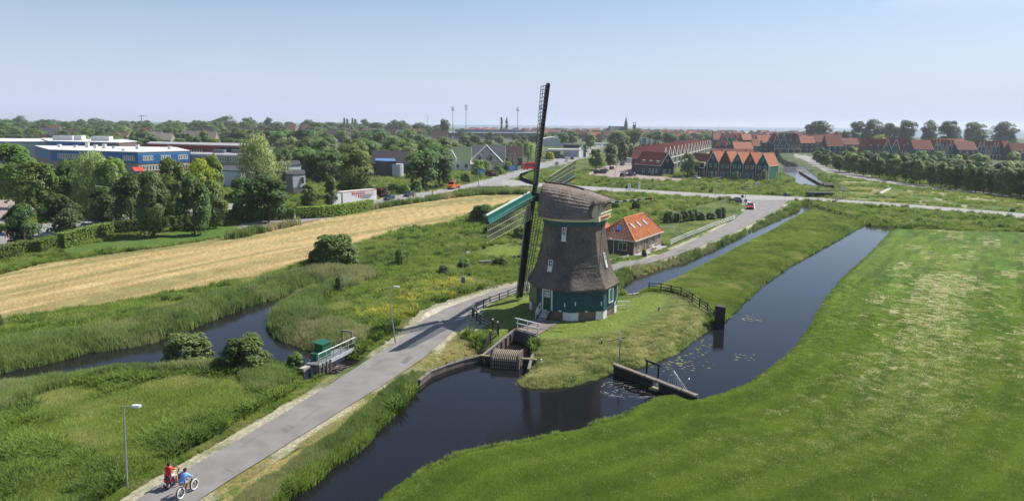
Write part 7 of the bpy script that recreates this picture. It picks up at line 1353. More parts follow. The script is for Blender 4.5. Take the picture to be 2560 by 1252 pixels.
part('cab', MB().loft([[(x, y, z) for x, z in ((TL+.6, .6), (TL+3.3, .6), (TL+3.3, 2.0), (TL+2.9, 3.4), (TL+.6, 3.5))] for y in (-1.2, 1.2)]), tw_, trk); part('windscreen', MB().box((TL+3.2, 0, 2.5), (.25, 2.2, .9), ry=-.2), glass, trk)
def text(s, size, mat_, parent, loc, rot, ext=.01, bold=0.0, name='lettering'):
    cu = bpy.data.curves.new(name, 'FONT'); cu.body = s; cu.size = size; cu.extrude = ext; cu.offset = bold; o = bpy.data.objects.new(name+'_t', cu); COL.objects.link(o); dg = bpy.context.evaluated_depsgraph_get(); me = bpy.data.meshes.new_from_object(o.evaluated_get(dg)); bpy.data.objects.remove(o)
    me.name = name; me.materials.clear(); q = link(name, me, mat_, parent); q.location = loc; q.rotation_euler = rot; return q
# the side facing the camera is local +y; text reads from +x (left) to -x (right)
lr_ = M('logo_red', (.5, .02, .02)); lk = M('logo_black', (.03, .03, .035), .5)
for ch, x, z in (('H', 8.6, 2.85), ('T', 7.5, 2.45), ('H', 6.5, 2.05)): text(ch, 1.35, lr_, trk, (x, 1.27, z), (PI/2, 0, PI), .01, .05)
text('TRANSPORTEN', .42, lr_, trk, (7.0, 1.27, 3.15), (PI/2, 0, PI))
part('logo_line', MB().box((4.0, 1.265, 3.6), (6.0, .03, .07)).box((3.8, 1.265, 3.05), (5.6, .03, .07)), lr_, trk)
for i in range(5): part('logo_stripe', MB().box((3.3+.15*i, 1.265, 2.75-i*.22), (4.2-.3*i, .03, .08)), lk, trk)
# tow truck, bus, box truck
oc = M('truck_orange', (.62, .13, .02), .35, .05, 1); a_ = G(1134, 472); b_ = G(1100, 478); rz_ = math.atan2(b_[1]-a_[1], b_[0]-a_[0])
tt = thing('flatbed_truck', 'orange flatbed truck on the main road below the dark trees', 'truck', (a_[0], a_[1], 0), rz_)
part('cab', MB().loft([[(x, y, z) for x, z in ((.4, .5), (3.0, .5), (3.0, 1.3), (2.2, 1.6), (1.7, 2.5), (.4, 2.5))] for y in (-1.05, 1.05)]), oc, tt); part('windscreen', MB().box((1.98, 0, 2.05), (.1, 1.8, .8), ry=-.5).box((1.0, 1.06, 2.0), (1.0, .04, .55)).box((1.0, -1.06, 2.0), (1.0, .04, .55)), glass, tt)
part('bed', MB().box((-1.6, 0, .95), (3.8, 2.1, .18)).box((-1.6, 1.03, 1.2), (3.8, .06, .4)).box((-1.6, -1.03, 1.2), (3.8, .06, .4)), oc, tt); part('crane_box', MB().box((.1, 0, 1.9), (.5, 1.5, 1.6)), M('vent_grey', (.5,)*3), tt)
for x in (-2.4, 2.1): w_ = part('wheel', MB().tube((0, -1.08, 0), (0, -.8, 0), .42, n=14).tube((0, .8, 0), (0, 1.08, 0), .42, n=14), tyre, tt, loc=(x, 0, .42)); part('rim', MB().tube((0, -1.1, 0), (0, 1.1, 0), .2, n=8), steel, w_)
for y in (-.8, .8): part('headlight', MB().box((3.0, y, .95), (.08, .35, .25)), M('lamp_white', (.75,)*3), tt)
br_ = M('bus_red', (.55, .015, .02), .3, .04, 1); a_ = G(1333, 423); b_ = G(1300, 432); rz_ = math.atan2(b_[1]-a_[1], b_[0]-a_[0])
bus = thing('bus', 'red single deck bus on the road behind the sails', 'bus', (a_[0]-1.4, a_[1]-2, 0), math.atan2(-.62, -.78))
part('body', MB().box((0, 0, 1.75), (9.6, 2.5, 2.7)), br_, bus); part('roof_unit', MB().box((0, 0, 3.2), (4.5, 1.8, .3)), br_, bus); part('windscreen', MB().box((4.8, 0, 1.9), (.1, 2.3, 1.5)), glass, bus)
for i in range(6):
    for y in (-1.26, 1.26): part('side_window', MB().box((-3.9+i*1.5, y, 2.15), (1.35, .06, 1.1)), glass, bus)
for x in (-2.8, 2.9): part('wheel', MB().tube((0, -1.28, 0), (0, -1.0, 0), .48, n=14).tube((0, 1.0, 0), (0, 1.28, 0), .48, n=14), tyre, bus, loc=(x, 0, .48))
a_ = G(1574, 412); bt = thing('box_truck', 'white box truck parked behind the car park', 'truck', (a_[0], a_[1], 0), .2); part('box', MB().box((0, 0, 2.3), (6.5, 2.4, 2.8)), tw_, bt); part('cab', MB().box((-4.2, 0, 1.6), (1.8, 2.2, 2.2)), tw_, bt); part('windscreen', MB().box((-5.1, 0, 1.9), (.06, 2.0, .9)), glass, bt)
for x in (-3.8, 1.8): part('wheel', MB().tube((0, -1.2, 0), (0, 1.2, 0), .45, n=12), tyre, bt, loc=(x, 0, .45))
a_ = G(1507, 434); cn_ = thing('recycling_container', 'grey green recycling container at the car park edge', 'container', (a_[0], a_[1], 0), .1); part('body', MB().prism([(-1.4, -.8), (1.4, -.8), (1.4, .8), (-1.4, .8)], 0, [1.7, 1.7, 1.9, 1.9]), M('container_green', (.06, .09, .085), .6), cn_); part('lid', MB().box((0, 0, 1.95), (2.9, 1.8, .12)), M('lid_grey', (.2, .21, .21), .6), cn_)
# ================================================================ SIGNS AND ROADSIDE
blue = M('sign_blue', (.03, .17, .52), .5, .05, 2)
def board(label, x, y, w_, h_, z0, mat_, lines=(), two=True, rz=0.0, marks=None, name='sign', post=None):
    p = G(x, y); r = thing(name, label, 'sign', (p[0], p[1], TZ(p[0], p[1])), rz)
    for sx in ((-w_*.35, w_*.35) if two else (0,)): part('post', MB().tube((sx, .06, 0), (sx, .06, z0+h_), .05, n=6), post or steel, r)
    pn = part('panel', MB().box((0, 0, z0+h_/2), (w_, .06, h_)), mat_, r)
    if marks: part('marks', marks, white, pn)
    return r
mk = MB()
for i in range(4): mk.box((-.3+.1*i, -.04, 4.5-i*.42), (2.6-.5*(i % 2), .02, .14))
board('large blue direction sign beside the main road crossing', 1282, 443, 3.9, 2.1, 2.7, blue, marks=mk, two=False)
mk = MB().box((0, -.04, 3.6), (1.4, .02, .15)).box((0, -.04, 3.1), (1.2, .02, .15)); board('blue direction sign on the verge before the villas', 1203, 451, 2.4, 1.5, 2.9, blue, marks=mk, two=False); board('second narrow blue sign above the villa verge', 1211, 440, 2.2, .5, 4.3, blue, two=False)
for lab, x, y, h_, w_ in (('white information pillar by the crossing road, left one', 1573, 478, 2.3, .85), ('white information pillar by the crossing road, right one', 1598, 475, 2.5, .7)): p = G(x, y); r = thing('information_pillar', lab, 'sign', (p[0], p[1], 0)); part('panel', MB().box((0, 0, h_/2+.2), (w_, .12, h_)), white, r); part('marks', MB().box((0, -.07, h_*.8), (w_*.5, .02, .35)), blue, r)
p = G(1623, 469); r = thing('road_post', 'small white triangular post beyond the information pillars', 'post', (p[0], p[1], 0)); part('post', MB().add([(-.3, 0, 0), (.3, 0, 0), (.12, 0, 1.3), (-.12, 0, 1.3), (-.3, .25, 0), (.3, .25, 0), (.12, .25, 1.3), (-.12, .25, 1.3)], [(0, 1, 2, 3), (7, 6, 5, 4), (0, 4, 5, 1), (1, 5, 6, 2), (2, 6, 7, 3), (3, 7, 4, 0)]), white, r)
p = G(1596, 478); r = thing('barrier', 'white low barrier between the information pillars', 'barrier', (p[0]-2.5, p[1], 0)); part('rail', MB().box((0, 0, .75), (3.8, .08, .15)).box((0, 0, .4), (3.8, .08, .15)), white, r); part('post', MB().box((-1.6, 0, .35), (.1, .1, .7)).box((1.6, 0, .35), (.1, .1, .7)), white, r)
for lab, x, y in (('round grey traffic sign seen from behind, nearer the blue car', 1855, 512), ('round grey traffic sign seen from behind, nearer the red car', 1863, 524)): p = G(x, y); r = thing('round_sign', lab, 'sign', (p[0], p[1], 0)); part('post', MB().tube((0, .06, 0), (0, .06, 2.4), .04, n=6), steel, r); part('disc', MB().tube((0, -.02, 2.3), (0, .03, 2.3), .42, n=20), M('sign_back', (.06, .065, .07), .5), r)
for lab, x, y in (('blue round sign on the crossing road behind the sail', 1339, 466), ('blue and white warning sign at the junction corner', 1962, 505)): p = G(x, y); r = thing('blue_sign', lab, 'sign', (p[0], p[1], 0)); part('post', MB().tube((0, .06, 0), (0, .06, 2.0), .05, n=6), steel, r); part('disc', MB().tube((0, -.02, 2.2), (0, .03, 2.2), .45, n=20), M('sign_dark_blue', (.02, .05, .28), .4), r)
mk = MB().box((-.25, -.04, 3.3), (.5, .02, .1)); board('cycle route signpost with pale arms before the gabled row', 1890, 486, 1.1, .7, 2.9, M('sign_grey', (.4, .42, .43), .5), two=False, marks=mk)
p = G(1205, 478); r = thing('control_cabinet', 'small grey roadside cabinet at the main road crossing', 'cabinet', (p[0], p[1], 0)); part('body', MB().box((0, 0, .75), (.9, .5, 1.5)), M('vent_grey', (.5,)*3), r); part('door', MB().box((0, -.26, .75), (.7, .03, 1.2)), M('lid_grey', (.2,)*3), r)
for lab, x, y in (('yellow bollard light on the traffic island, left', 1035, 499), ('yellow bollard on the second island', 1081, 489)): p = G(x, y); r = thing('bollard', lab, 'bollard', (p[0], p[1], .12)); part('post', MB().box((0, 0, .6), (.35, .35, 1.2)), M('bollard_yellow', (.6, .38, .02), .5), r); part('cap', MB().box((0, 0, 1.3), (.45, .45, .2)), M('panel_red', (.5,)*3), r)
p = G(1039, 498); tz_ = AT(1039, 428, p[1])[2]; r = thing('traffic_light', 'dark traffic light mast on the island with small lights', 'traffic light', (p[0], p[1], .1)); part('pole', MB().tube((0, 0, 0), (0, 0, float(tz_)), .09, .06, n=6), M('mast_grey', (.14,)*3), r); part('lamp_box', MB().box((0, -.1, 4.4), (.4, .3, 1.1)), tyre, r); part('arm', MB().tube((-.9, 0, float(tz_)-.3), (.9, 0, float(tz_)-.3), .05), steel, r)
# culvert, footbridge and sluice house on the far canal
p = G(2052, 492); cv = thing('culvert', 'dark culvert under the crossing road where the far canal ends', 'culvert', (p[0], p[1]+1, 0), -.05); part('wall', MB().box((0, 0, .55), (7.5, 2.6, 1.5)), M('cladding_black', (.05,)*3), cv); part('mouth_shade', MB().box((0, -1.32, .3), (4.6, .06, 1.3)), M('dark_inside', (.02,)*3), cv)  # dark sheet on the wall stands in for shade inside the culvert mouth
for sx in (-3.6, -1.8, 0, 1.8, 3.6): part('rail_post', MB().box((sx, -1.3, 1.7), (.08, .08, 1.0)), steel, cv)
part('rail', MB().box((0, -1.3, 2.2), (7.4, .06, .08)), steel, cv)
p = G(2070, 470); sh_ = thing('sluice_house', 'low dark boat roofed sluice cover on the canal bank', 'shed', (p[0], p[1], 0), -.1); part('wall', MB().box((0, 0, .6), (3.2, 2.0, 1.2)), tarred, sh_); part('roof', MB().loft([[(-1.9, -1.3, 1.1), (1.9, -1.3, 1.1), (1.5, 0, 1.8), (-1.5, 0, 1.8)], [(-1.9, 1.3, 1.1), (1.9, 1.3, 1.1), (1.5, .2, 1.8), (-1.5, .2, 1.8)]]), M('bitumen', (.04,)*3), sh_)
p = G(2107, 478); sh_ = thing('white_box', 'white tilted box standing in the meadow by the culvert', 'box', (p[0], p[1], 0), .3); part('body', MB().box((0, 0, .7), (1.1, .8, 1.5), ry=.15), white, sh_); part('side', MB().box((.6, 0, .7), (.1, .7, 1.3), ry=.15), M('lid_grey', (.2,)*3), sh_)
A_, B_ = G(1948, 421), G(2036, 425); fbr = thing('footbridge', 'low white footbridge over the far canal', 'footbridge', (A_[0], A_[1], 0), math.atan2(B_[1]-A_[1], B_[0]-A_[0])); Lb = float(np.linalg.norm((B_-A_)[:2])); part('deck', MB().box((Lb/2, 0, .35), (Lb, 1.3, .2)), M('pale_steel', (.42,)*3), fbr); part('rail', MB().box((Lb/2, -.6, 1.2), (Lb, .06, .08)), white, fbr)
for k in range(6): part('post', MB().box((0, 0, .5), (.12, .12, 1.4)), white, fbr, loc=(Lb*(k+.2)/6, -.6, 0))
quay('canal_edge', 'dark timber edging along the right bank of the far canal', [(1998, 428), (2020, 441), (2045, 455), (2064, 464)], .12, .6, .22, M('grey_wood', (.2,)*3), seg=3.0)
p = G(2332, 510); r = thing('marker_post', 'small white marker in the far right meadow', 'post', (p[0], p[1], 0)); part('post', MB().box((0, 0, .5), (.35, .2, .9)), white, r); part('cap', MB().box((0, 0, 1.1), (.4, .25, .25)), white, r)
link('meadow_path', MB().add([(*GP([q])[0], .03) for q in ((2190, 484), (2206, 484), (2232, 470), (2222, 470))], [(0, 1, 2, 3)]).mesh('meadow_path'), isl, kind='structure')
g_ = GP([(1362,470),(1350,470),(1340,455),(1345,440),(1390,425),(1360,438),(1352,450),(1356,462)])
gb = thing('guard_hedge', 'low curved dark hedge round the cycle bend behind the sail', 'hedge', (*G(1302, 437)[:2], 0)); hb_ = [G(1345,427), G(1318,435), G(1302,441), G(1304,450), G(1322,458), G(1343,463)]; cm_ = MB()
for a_, b_ in zip(hb_[:-1], hb_[1:]): o0 = G(1302, 437); cm_.beam((a_[0]-o0[0], a_[1]-o0[1], .5), (b_[0]-o0[0], b_[1]-o0[1], .5), .9, 1.0)
part('foliage', cm_, LM['brown'], gb)
p = G(8, 596); r = thing('playground_frame', 'small blue and orange playground frame at the left edge', 'playground', (p[0]-.8, p[1], 0)); part('panel', MB().box((0, 0, .8), (2.4, .1, .6)), blue, r); part('post', MB().box((1.2, 0, .7), (.14, .14, 1.4)).box((-1.2, 0, .7), (.14, .14, 1.4)), M('tent_orange', (.6,)*3), r); part('roof', MB().box((.4, 0, 1.5), (1.2, 1.0, .3)), M('container_green', (.06,)*3), r)
# ================================================================ GRASS, REEDS, STRAW (geometry nodes, thousands of tufts)
def tuft_mesh(name, n_, R, h0, h1, w_, lean, seed, flat=0.0):
    rng = np.random.default_rng(seed); V = []; Fc = []; lv = []
    for i in range(n_):
        a = rng.random()*6.283; r_ = R*math.sqrt(rng.random()); x, y = r_*math.cos(a), r_*math.sin(a); h = rng.uniform(h0, h1); th = rng.random()*6.283; lx, ly = rng.normal(0, lean), rng.normal(0, lean); dx, dy = math.cos(th)*w_/2, math.sin(th)*w_/2; o = len(V); b = rng.normal(.5, .22)
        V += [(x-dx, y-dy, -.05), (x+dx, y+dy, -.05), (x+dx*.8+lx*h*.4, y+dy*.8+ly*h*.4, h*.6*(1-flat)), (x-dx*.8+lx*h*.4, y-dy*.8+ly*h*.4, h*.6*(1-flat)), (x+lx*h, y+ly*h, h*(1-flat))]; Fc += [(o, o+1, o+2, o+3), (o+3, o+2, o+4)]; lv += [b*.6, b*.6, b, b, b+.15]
    me = bpy.data.meshes.new(name); me.from_pydata(V, [], Fc); at_ = me.attributes.new('lv', 'FLOAT', 'POINT'); at_.data.foreach_set('value', np.clip(lv, 0, 1)); return me
def grass_mat(name, dark, light, dry, trans=.10):
    mt = bpy.data.materials.new(name); mt.use_nodes = True; n = mt.node_tree; b = n.nodes['Principled BSDF']; b.inputs['Roughness'].default_value = .7; b.inputs['Specular IOR Level'].default_value = .15
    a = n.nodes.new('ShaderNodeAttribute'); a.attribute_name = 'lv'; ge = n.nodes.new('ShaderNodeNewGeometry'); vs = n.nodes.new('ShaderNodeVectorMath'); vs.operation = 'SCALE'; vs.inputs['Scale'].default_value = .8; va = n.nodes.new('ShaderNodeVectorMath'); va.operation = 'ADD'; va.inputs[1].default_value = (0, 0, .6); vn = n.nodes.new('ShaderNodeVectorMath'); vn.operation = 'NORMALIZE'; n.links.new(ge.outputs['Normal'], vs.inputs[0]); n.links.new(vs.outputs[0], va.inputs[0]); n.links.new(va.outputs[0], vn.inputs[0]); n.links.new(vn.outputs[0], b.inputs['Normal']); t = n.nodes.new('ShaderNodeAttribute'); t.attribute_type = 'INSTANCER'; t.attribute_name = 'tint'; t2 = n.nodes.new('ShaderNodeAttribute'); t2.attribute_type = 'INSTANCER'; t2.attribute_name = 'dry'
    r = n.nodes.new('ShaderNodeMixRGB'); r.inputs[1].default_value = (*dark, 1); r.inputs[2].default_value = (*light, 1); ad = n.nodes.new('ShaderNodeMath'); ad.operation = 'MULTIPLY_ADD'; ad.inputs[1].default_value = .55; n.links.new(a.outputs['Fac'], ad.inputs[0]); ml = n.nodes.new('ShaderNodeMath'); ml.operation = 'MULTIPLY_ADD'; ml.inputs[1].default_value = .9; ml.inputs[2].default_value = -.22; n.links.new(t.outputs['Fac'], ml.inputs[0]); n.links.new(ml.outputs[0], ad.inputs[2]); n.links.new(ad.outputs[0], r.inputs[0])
    r2 = n.nodes.new('ShaderNodeMixRGB'); r2.inputs[2].default_value = (*dry, 1); n.links.new(t2.outputs['Fac'], r2.inputs[0]); n.links.new(r.outputs[0], r2.inputs[1]); n.links.new(r2.outputs[0], b.inputs['Base Color'])
    tr = n.nodes.new('ShaderNodeBsdfTranslucent'); ms = n.nodes.new('ShaderNodeAddShader'); n.links.new(r2.outputs[0], tr.inputs[0]); n.links.new(b.outputs[0], ms.inputs[0]); n.links.new(tr.outputs[0], ms.inputs[1]); n.links.new(ms.outputs[0], n.nodes['Material Output'].inputs[0]); return mt
def field(name, X, Y, scale, tint, dry, tufts, mat_, zoff=0.0, label=None, cat='grass'):
    Zs = terrain(X, Y)+zoff; me = bpy.data.meshes.new(name); me.vertices.add(len(X)); me.vertices.foreach_set('co', np.stack([X, Y, Zs], 1).ravel())
    for nm, v in (('tint', np.clip(np.asarray(tint, float)+RNG.normal(0, .24, len(X)), -.2, 1.2)), ('dry', dry), ('sc', scale), ('rot', RNG.random(len(X))*6.283)): a = me.attributes.new(nm, 'FLOAT', 'POINT'); a.data.foreach_set('value', np.asarray(v, float))
    o = link(name, me, None, kind='stuff')
    if label: o['label'] = label; o['category'] = cat
    ng = bpy.data.node_groups.new(name, 'GeometryNodeTree'); ng.interface.new_socket('Geometry', in_out='INPUT', socket_type='NodeSocketGeometry'); ng.interface.new_socket('Geometry', in_out='OUTPUT', socket_type='NodeSocketGeometry')
    gi = ng.nodes.new('NodeGroupInput'); go = ng.nodes.new('NodeGroupOutput'); ip = ng.nodes.new('GeometryNodeInstanceOnPoints'); jn = ng.nodes.new('GeometryNodeGeometryToInstance')
    for tm in tufts:
        if not tm.materials: tm.materials.append(mat_)
        so_ = bpy.data.objects.new(name+'_tuft', tm); oi = ng.nodes.new('GeometryNodeObjectInfo'); oi.inputs['Object'].default_value = so_; oi.inputs['As Instance'].default_value = False; ng.links.new(oi.outputs['Geometry'], jn.inputs[0])
    ip.inputs['Pick Instance'].default_value = True
    sc_ = ng.nodes.new('GeometryNodeInputNamedAttribute'); sc_.data_type = 'FLOAT'; sc_.inputs['Name'].default_value = 'sc'; ro = ng.nodes.new('GeometryNodeInputNamedAttribute'); ro.data_type = 'FLOAT'; ro.inputs['Name'].default_value = 'rot'; cx_ = ng.nodes.new('ShaderNodeCombineXYZ'); ng.links.new(ro.outputs['Attribute'], cx_.inputs['Z'])
    ng.links.new(gi.outputs[0], ip.inputs['Points']); ng.links.new(jn.outputs[0], ip.inputs['Instance']); ng.links.new(cx_.outputs[0], ip.inputs['Rotation']); ng.links.new(sc_.outputs['Attribute'], ip.inputs['Scale']); ng.links.new(ip.outputs[0], go.inputs[0])
    md = o.modifiers.new('tufts', 'NODES'); md.node_group = ng; return o
def pts_in(n_, x0, x1, y0, y1):
    """random ground points, denser where the ground is near"""
    Y = 1/RNG.uniform(1/y1, 1/y0, n_); X = RNG.uniform(x0, x1, n_)*Y; return X, Y
def cover(n_, x0, x1, y0, y1): return pts_in(n_, x0, x1, y0, y1)
allw = lambda X, Y: dwater(X, Y)
def droad(X, Y):
    d = np.full(X.shape, 14.0)
    for P in ROADS: d = np.minimum(d, sdist(P, X, Y, 6))
    return d
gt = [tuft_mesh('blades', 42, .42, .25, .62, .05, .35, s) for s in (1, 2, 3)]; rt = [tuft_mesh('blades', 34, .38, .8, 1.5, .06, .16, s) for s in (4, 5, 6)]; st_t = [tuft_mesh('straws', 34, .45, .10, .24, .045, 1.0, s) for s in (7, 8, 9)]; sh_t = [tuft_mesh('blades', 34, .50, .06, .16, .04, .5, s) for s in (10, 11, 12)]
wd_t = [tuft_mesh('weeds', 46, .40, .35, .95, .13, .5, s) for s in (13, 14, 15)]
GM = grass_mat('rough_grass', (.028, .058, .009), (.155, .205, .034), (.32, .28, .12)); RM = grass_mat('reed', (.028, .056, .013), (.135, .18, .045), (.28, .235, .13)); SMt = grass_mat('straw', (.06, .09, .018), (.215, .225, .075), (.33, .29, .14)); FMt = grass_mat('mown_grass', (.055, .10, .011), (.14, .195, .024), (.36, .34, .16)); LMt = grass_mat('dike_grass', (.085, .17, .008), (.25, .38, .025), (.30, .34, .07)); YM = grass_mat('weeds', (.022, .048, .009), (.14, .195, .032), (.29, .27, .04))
nearside = lambda X, Y: (dwater(X, Y+1.2) < 0) | (dwater(X, Y+2.8) < 0) | (dwater(X, Y+4.6) < 0)
excl = lambda X, Y: (allw(X, Y) > .25) & (droad(X, Y) > .7) & (sdist(HAY, X, Y, 4) > .4)
# 1 rough meadows: everything left of the right hand field except lawns, straw, hay
X, Y = cover(270000, -.85, .78, 30, 340)
ok = excl(X, Y) & (sdist(LAWNM, X, Y, 4) > .2) & (sdist(LAWNH, X, Y, 4) > .0) & (sdist(STRAW, X, Y, 4) > .0) & (sdist(DIKE, X, Y, 4) > .3) & ~pip(FIELD, X, Y) & (~pip(MEADOW, X, Y) | (fbm(X, Y, 7, 3, 99) > .52)) & (sdist(YARD, X, Y, 4) > 0) & ~pip(VERGE, X, Y) & ~pip(SAND, X, Y) & ~pip(SAND2, X, Y) & ~pip(PIT, X, Y)
# gardens right of the brick house and lawns by the road stay short
gx_ = GP([(1660, 610), (1840, 545), (1850, 515), (1800, 500), (1660, 540), (1640, 560)]); hx_ = GP([(1500, 640), (1580, 648), (1660, 618), (1640, 560), (1520, 570)])
ok &= ~pip(gx_, X, Y) & ~pip(hx_, X, Y)
X, Y = X[ok], Y[ok]; n1_ = fbm(X, Y, 9, 3, 1.0); n2_ = fbm(X, Y, 2.5, 3, 55); dwx = allw(X, Y); edge = np.clip(droad(X, Y)/3, .35, 1)
sc_v = (.55+1.0*n2_)*edge*np.where(Y > 140, 1.1+(Y-140)/300, 1)
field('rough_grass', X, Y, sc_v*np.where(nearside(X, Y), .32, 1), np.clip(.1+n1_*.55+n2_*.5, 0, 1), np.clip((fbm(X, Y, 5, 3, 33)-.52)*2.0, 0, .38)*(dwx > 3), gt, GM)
# 2 leafy weeds and nettles in patches
X, Y = cover(75000, -.80, .75, 32, 300); ok = excl(X, Y) & ~pip(FIELD, X, Y) & (sdist(DIKE, X, Y, 4) > .3) & (sdist(LAWNM, X, Y, 4) > .5) & ~pip(LAWNH, X, Y) & ~pip(STRAW, X, Y) & ~pip(VERGE, X, Y) & ~pip(gx_, X, Y) & ~pip(hx_, X, Y) & ~pip(YARD, X, Y) & (droad(X, Y) > 1.8) & (fbm(X, Y, 6, 3, 44) > .50) & ~pip(MEADOW, X, Y) & ~pip(PIT, X, Y)
X, Y = X[ok], Y[ok]; yb = np.array(G(1000, 790)[:2]); yb2 = np.array(G(1110, 715)[:2]); yb3 = np.array(G(1060, 745)[:2]); yel = np.maximum.reduce([np.exp(-((X-q[0])**2/18+(Y-q[1])**2/10)) for q in (yb, yb2, yb3)])
field('leafy_weeds', X, Y, np.where(nearside(X, Y), .4, 1)*(.55+.8*fbm(X, Y, 2, 2, 5))*np.where(Y > 140, 1.4, 1), fbm(X, Y, 3, 3, 15)*.9, np.clip(yel*.7*(RNG.random(len(X)) > .62), 0, 1), wd_t, YM)
# yellow flowering patch on the peninsula
A = [];  
for q in (yb, yb2, yb3): A.append(np.stack([RNG.normal(q[0], 2.6, 60), RNG.normal(q[1], 1.6, 60)], 1))
A = np.concatenate(A); X, Y = A[:, 0], A[:, 1]; ok = (droad(X, Y) > 1.2); X, Y = X[ok], Y[ok]; field('yellow_flowering_weeds', X, Y, RNG.uniform(.7, 1.2, len(X)), RNG.random(len(X)), np.clip(RNG.normal(.6, .25, len(X)), 0, 1), wd_t, YM)
# 3 reeds along the canals
X, Y = cover(330000, -.85, .60, 30, 330); dwx = allw(X, Y); W5d = sdist(W5, X, Y, 5); W3d = sdist(W3, X, Y, 4); W1d = sdist(W1, X, Y, 4); W2d = sdist(W2, X, Y, 4); W4d = sdist(W4, X, Y, 5)
left = (W5d > -.3) & (W5d < 4.2) & (droad(X, Y) > 2.0); mid = (W3d > -.2) & (W3d < 1.8) & (X > 14) & (sdist(DIKE, X, Y, 4) > -1.6); pl_ = (W1d > -.15) & (W1d < 1.9) & ((pip(VERGE, X, Y)) & (Y < 63)); far_ = (W4d > 0) & (W4d < 4)
rx = (W1d > -.1) & (W1d < .9) & pip(FIELD, X, Y); r2x = (W2d > -.15) & (W2d < 1.0) & ((Y > 84) | pip(FIELD, X, Y))
ok = (left | mid | pl_ | far_ | rx | r2x) & (droad(X, Y) > .8) & (sdist(HAY, X, Y, 4) > .5) & (np.hypot(X+17, Y-65) > 4.2) & ~pip(LAWNM, X, Y)
X, Y = X[ok], Y[ok]; small = (rx | r2x)[ok]; pl2 = pl_[ok]; m2 = mid[ok]; sc_v = (.65+.75*fbm(X, Y, 3, 3, 71))*np.where(small, .38, np.where(pl2, .55, np.where(m2, .75, 1.05)))
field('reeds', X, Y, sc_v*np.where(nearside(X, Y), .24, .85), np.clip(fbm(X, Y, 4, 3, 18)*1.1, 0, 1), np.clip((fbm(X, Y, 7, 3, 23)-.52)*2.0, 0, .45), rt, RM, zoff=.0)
# reeds in the belt between lawn and hay field on the left, along the main road
bel = GP([(560, 600), (760, 548), (930, 522), (1060, 504), (1190, 478), (1340, 478), (1345, 486), (1200, 488), (1100, 500), (960, 520), (850, 540), (760, 560), (600, 596)]); bx0, by0 = bel.min(0); bx1, by1 = bel.max(0); X = RNG.uniform(bx0, bx1, 26000); Y = RNG.uniform(by0, by1, 26000); ok = pip(bel, X, Y) & (droad(X, Y) > 1.5); X, Y = X[ok], Y[ok]
field('reeds', X, Y, RNG.uniform(.9, 1.5, len(X)), fbm(X, Y, 5, 3, 3)*.9, np.clip((fbm(X, Y, 6, 3, 9)-.5)*3, 0, .8), rt, RM)
# 4 straw on the mown slope and the dry verge
X, Y = cover(60000, -.30, .40, 30, 95); dsx = sdist(STRAW, X, Y, 4); ok = ((dsx < .3) | pip(VERGE, X, Y)) & (allw(X, Y) > .3) & (droad(X, Y) > .25) & ~pip(MOUND, X, Y) & ~pip(PIT, X, Y); X, Y = X[ok], Y[ok]
field('cut_straw', X, Y, RNG.uniform(.5, .95, len(X)), np.clip(fbm(X, Y, 1.2, 3, 61)*1.3-.1, 0, 1), np.clip((fbm(X, Y, 1.8, 3, 64)-.45)*1.6, 0, .6)+.5*pip(VERGE, X, Y), st_t, SMt)
# 5 dike grass
X, Y = cover(90000, .12, .52, 70, 190); ok = (sdist(DIKE, X, Y, 4) < .1) & (allw(X, Y) > .2); X, Y = X[ok], Y[ok]
field('dike_grass', X, Y, (.45+.6*fbm(X, Y, 2.2, 3, 66)), np.clip(fbm(X, Y, 3.5, 4, 67)*1.25-.05, 0, 1), np.clip((fbm(X, Y, 5, 3, 69)-.6)*2, 0, .5), gt, LMt)
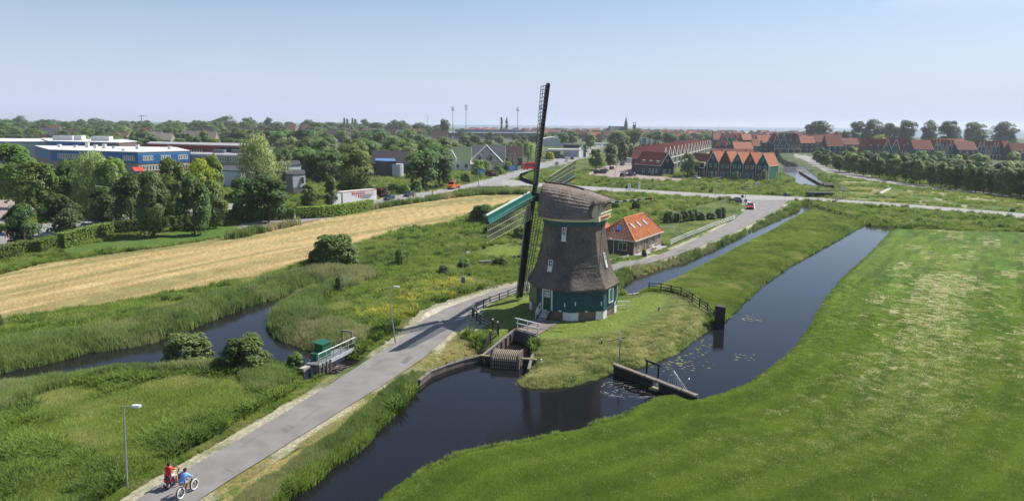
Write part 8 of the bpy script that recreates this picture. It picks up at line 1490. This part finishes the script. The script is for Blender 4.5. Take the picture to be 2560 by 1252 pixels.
# 6 short sward of the big field and the lawns near the camera
X, Y = cover(120000, -.28, .85, 34, 140); ok = (pip(FIELD, X, Y)) & (allw(X, Y) > .5) & (RNG.random(len(X)) > sstep(65, 138, Y)); X, Y = X[ok], Y[ok]
dfb_ = np.minimum(sdist(W2, X, Y, 60), sdist(W1, X, Y, 60)); bxx = np.exp(-((dfb_-11-3*fbm(X, Y, 60, 3, 12))/4.5)**2)*sstep(40, 55, Y)*(1-sstep(120, 175, Y)); flx = fbm(dfb_, (Y+.35*X)*.14, .42, 3, 61)
pl_f = sstep(.48, .66, fbm(X, Y, 9, 3, 22.0))*sstep(.48, .68, fbm(X, Y, 2.3, 4, 5.0))
field('mown_sward', X, Y, RNG.uniform(.45, .9, len(X)), np.clip(fbm(X, Y, 5, 4, 31)*.9+.25*np.sin(dfb_*2*PI/3.2), 0, 1), (RNG.random(len(X)) < .01+.28*bxx+.10*pl_f)*RNG.uniform(.3, .9, len(X)), sh_t, FMt)

# far woods and garden trees, too many and too far to count
if DT:
    A = np.array([(a_, b_, h_, w_) for a_, b_, h_, w_, _ in DT])
    for li, lf in enumerate(('blue', 'dark', 'mid')):
        sel = np.array([q[4] == lf for q in DT]); B = A[sel]
        if not len(B): continue
        tm = []
        for v in range(3):
            src = get_crown(('round', 'oval', 'round')[v], 'lo', v)[0]; c_ = src.copy(); c_.materials.clear(); co = np.empty(len(c_.vertices)*3); c_.vertices.foreach_get('co', co); co = co.reshape(-1, 3)*np.array([1.25, 1.25, 1.0]); c_.vertices.foreach_set('co', co.ravel()); tm.append(c_)
        o = field('distant_trees', B[:, 0], B[:, 1], B[:, 2], np.ones(len(B)), np.zeros(len(B)), tm, LM[lf])
# ================================================================ HAZE
hz = bpy.data.materials.new('haze'); hz.use_nodes = True; n = hz.node_tree; n.nodes.clear()
o_ = n.nodes.new('ShaderNodeOutputMaterial'); v_ = n.nodes.new('ShaderNodeVolumePrincipled'); v_.inputs['Color'].default_value = (.86, .92, 1.0, 1); v_.inputs['Density'].default_value = 1.15e-4; v_.inputs['Anisotropy'].default_value = 0.3
n.links.new(v_.outputs[0], o_.inputs['Volume'])
link('haze', MB().box((500, 4300, 24), (26000, 8700, 60)).mesh('haze'), hz, kind='stuff')
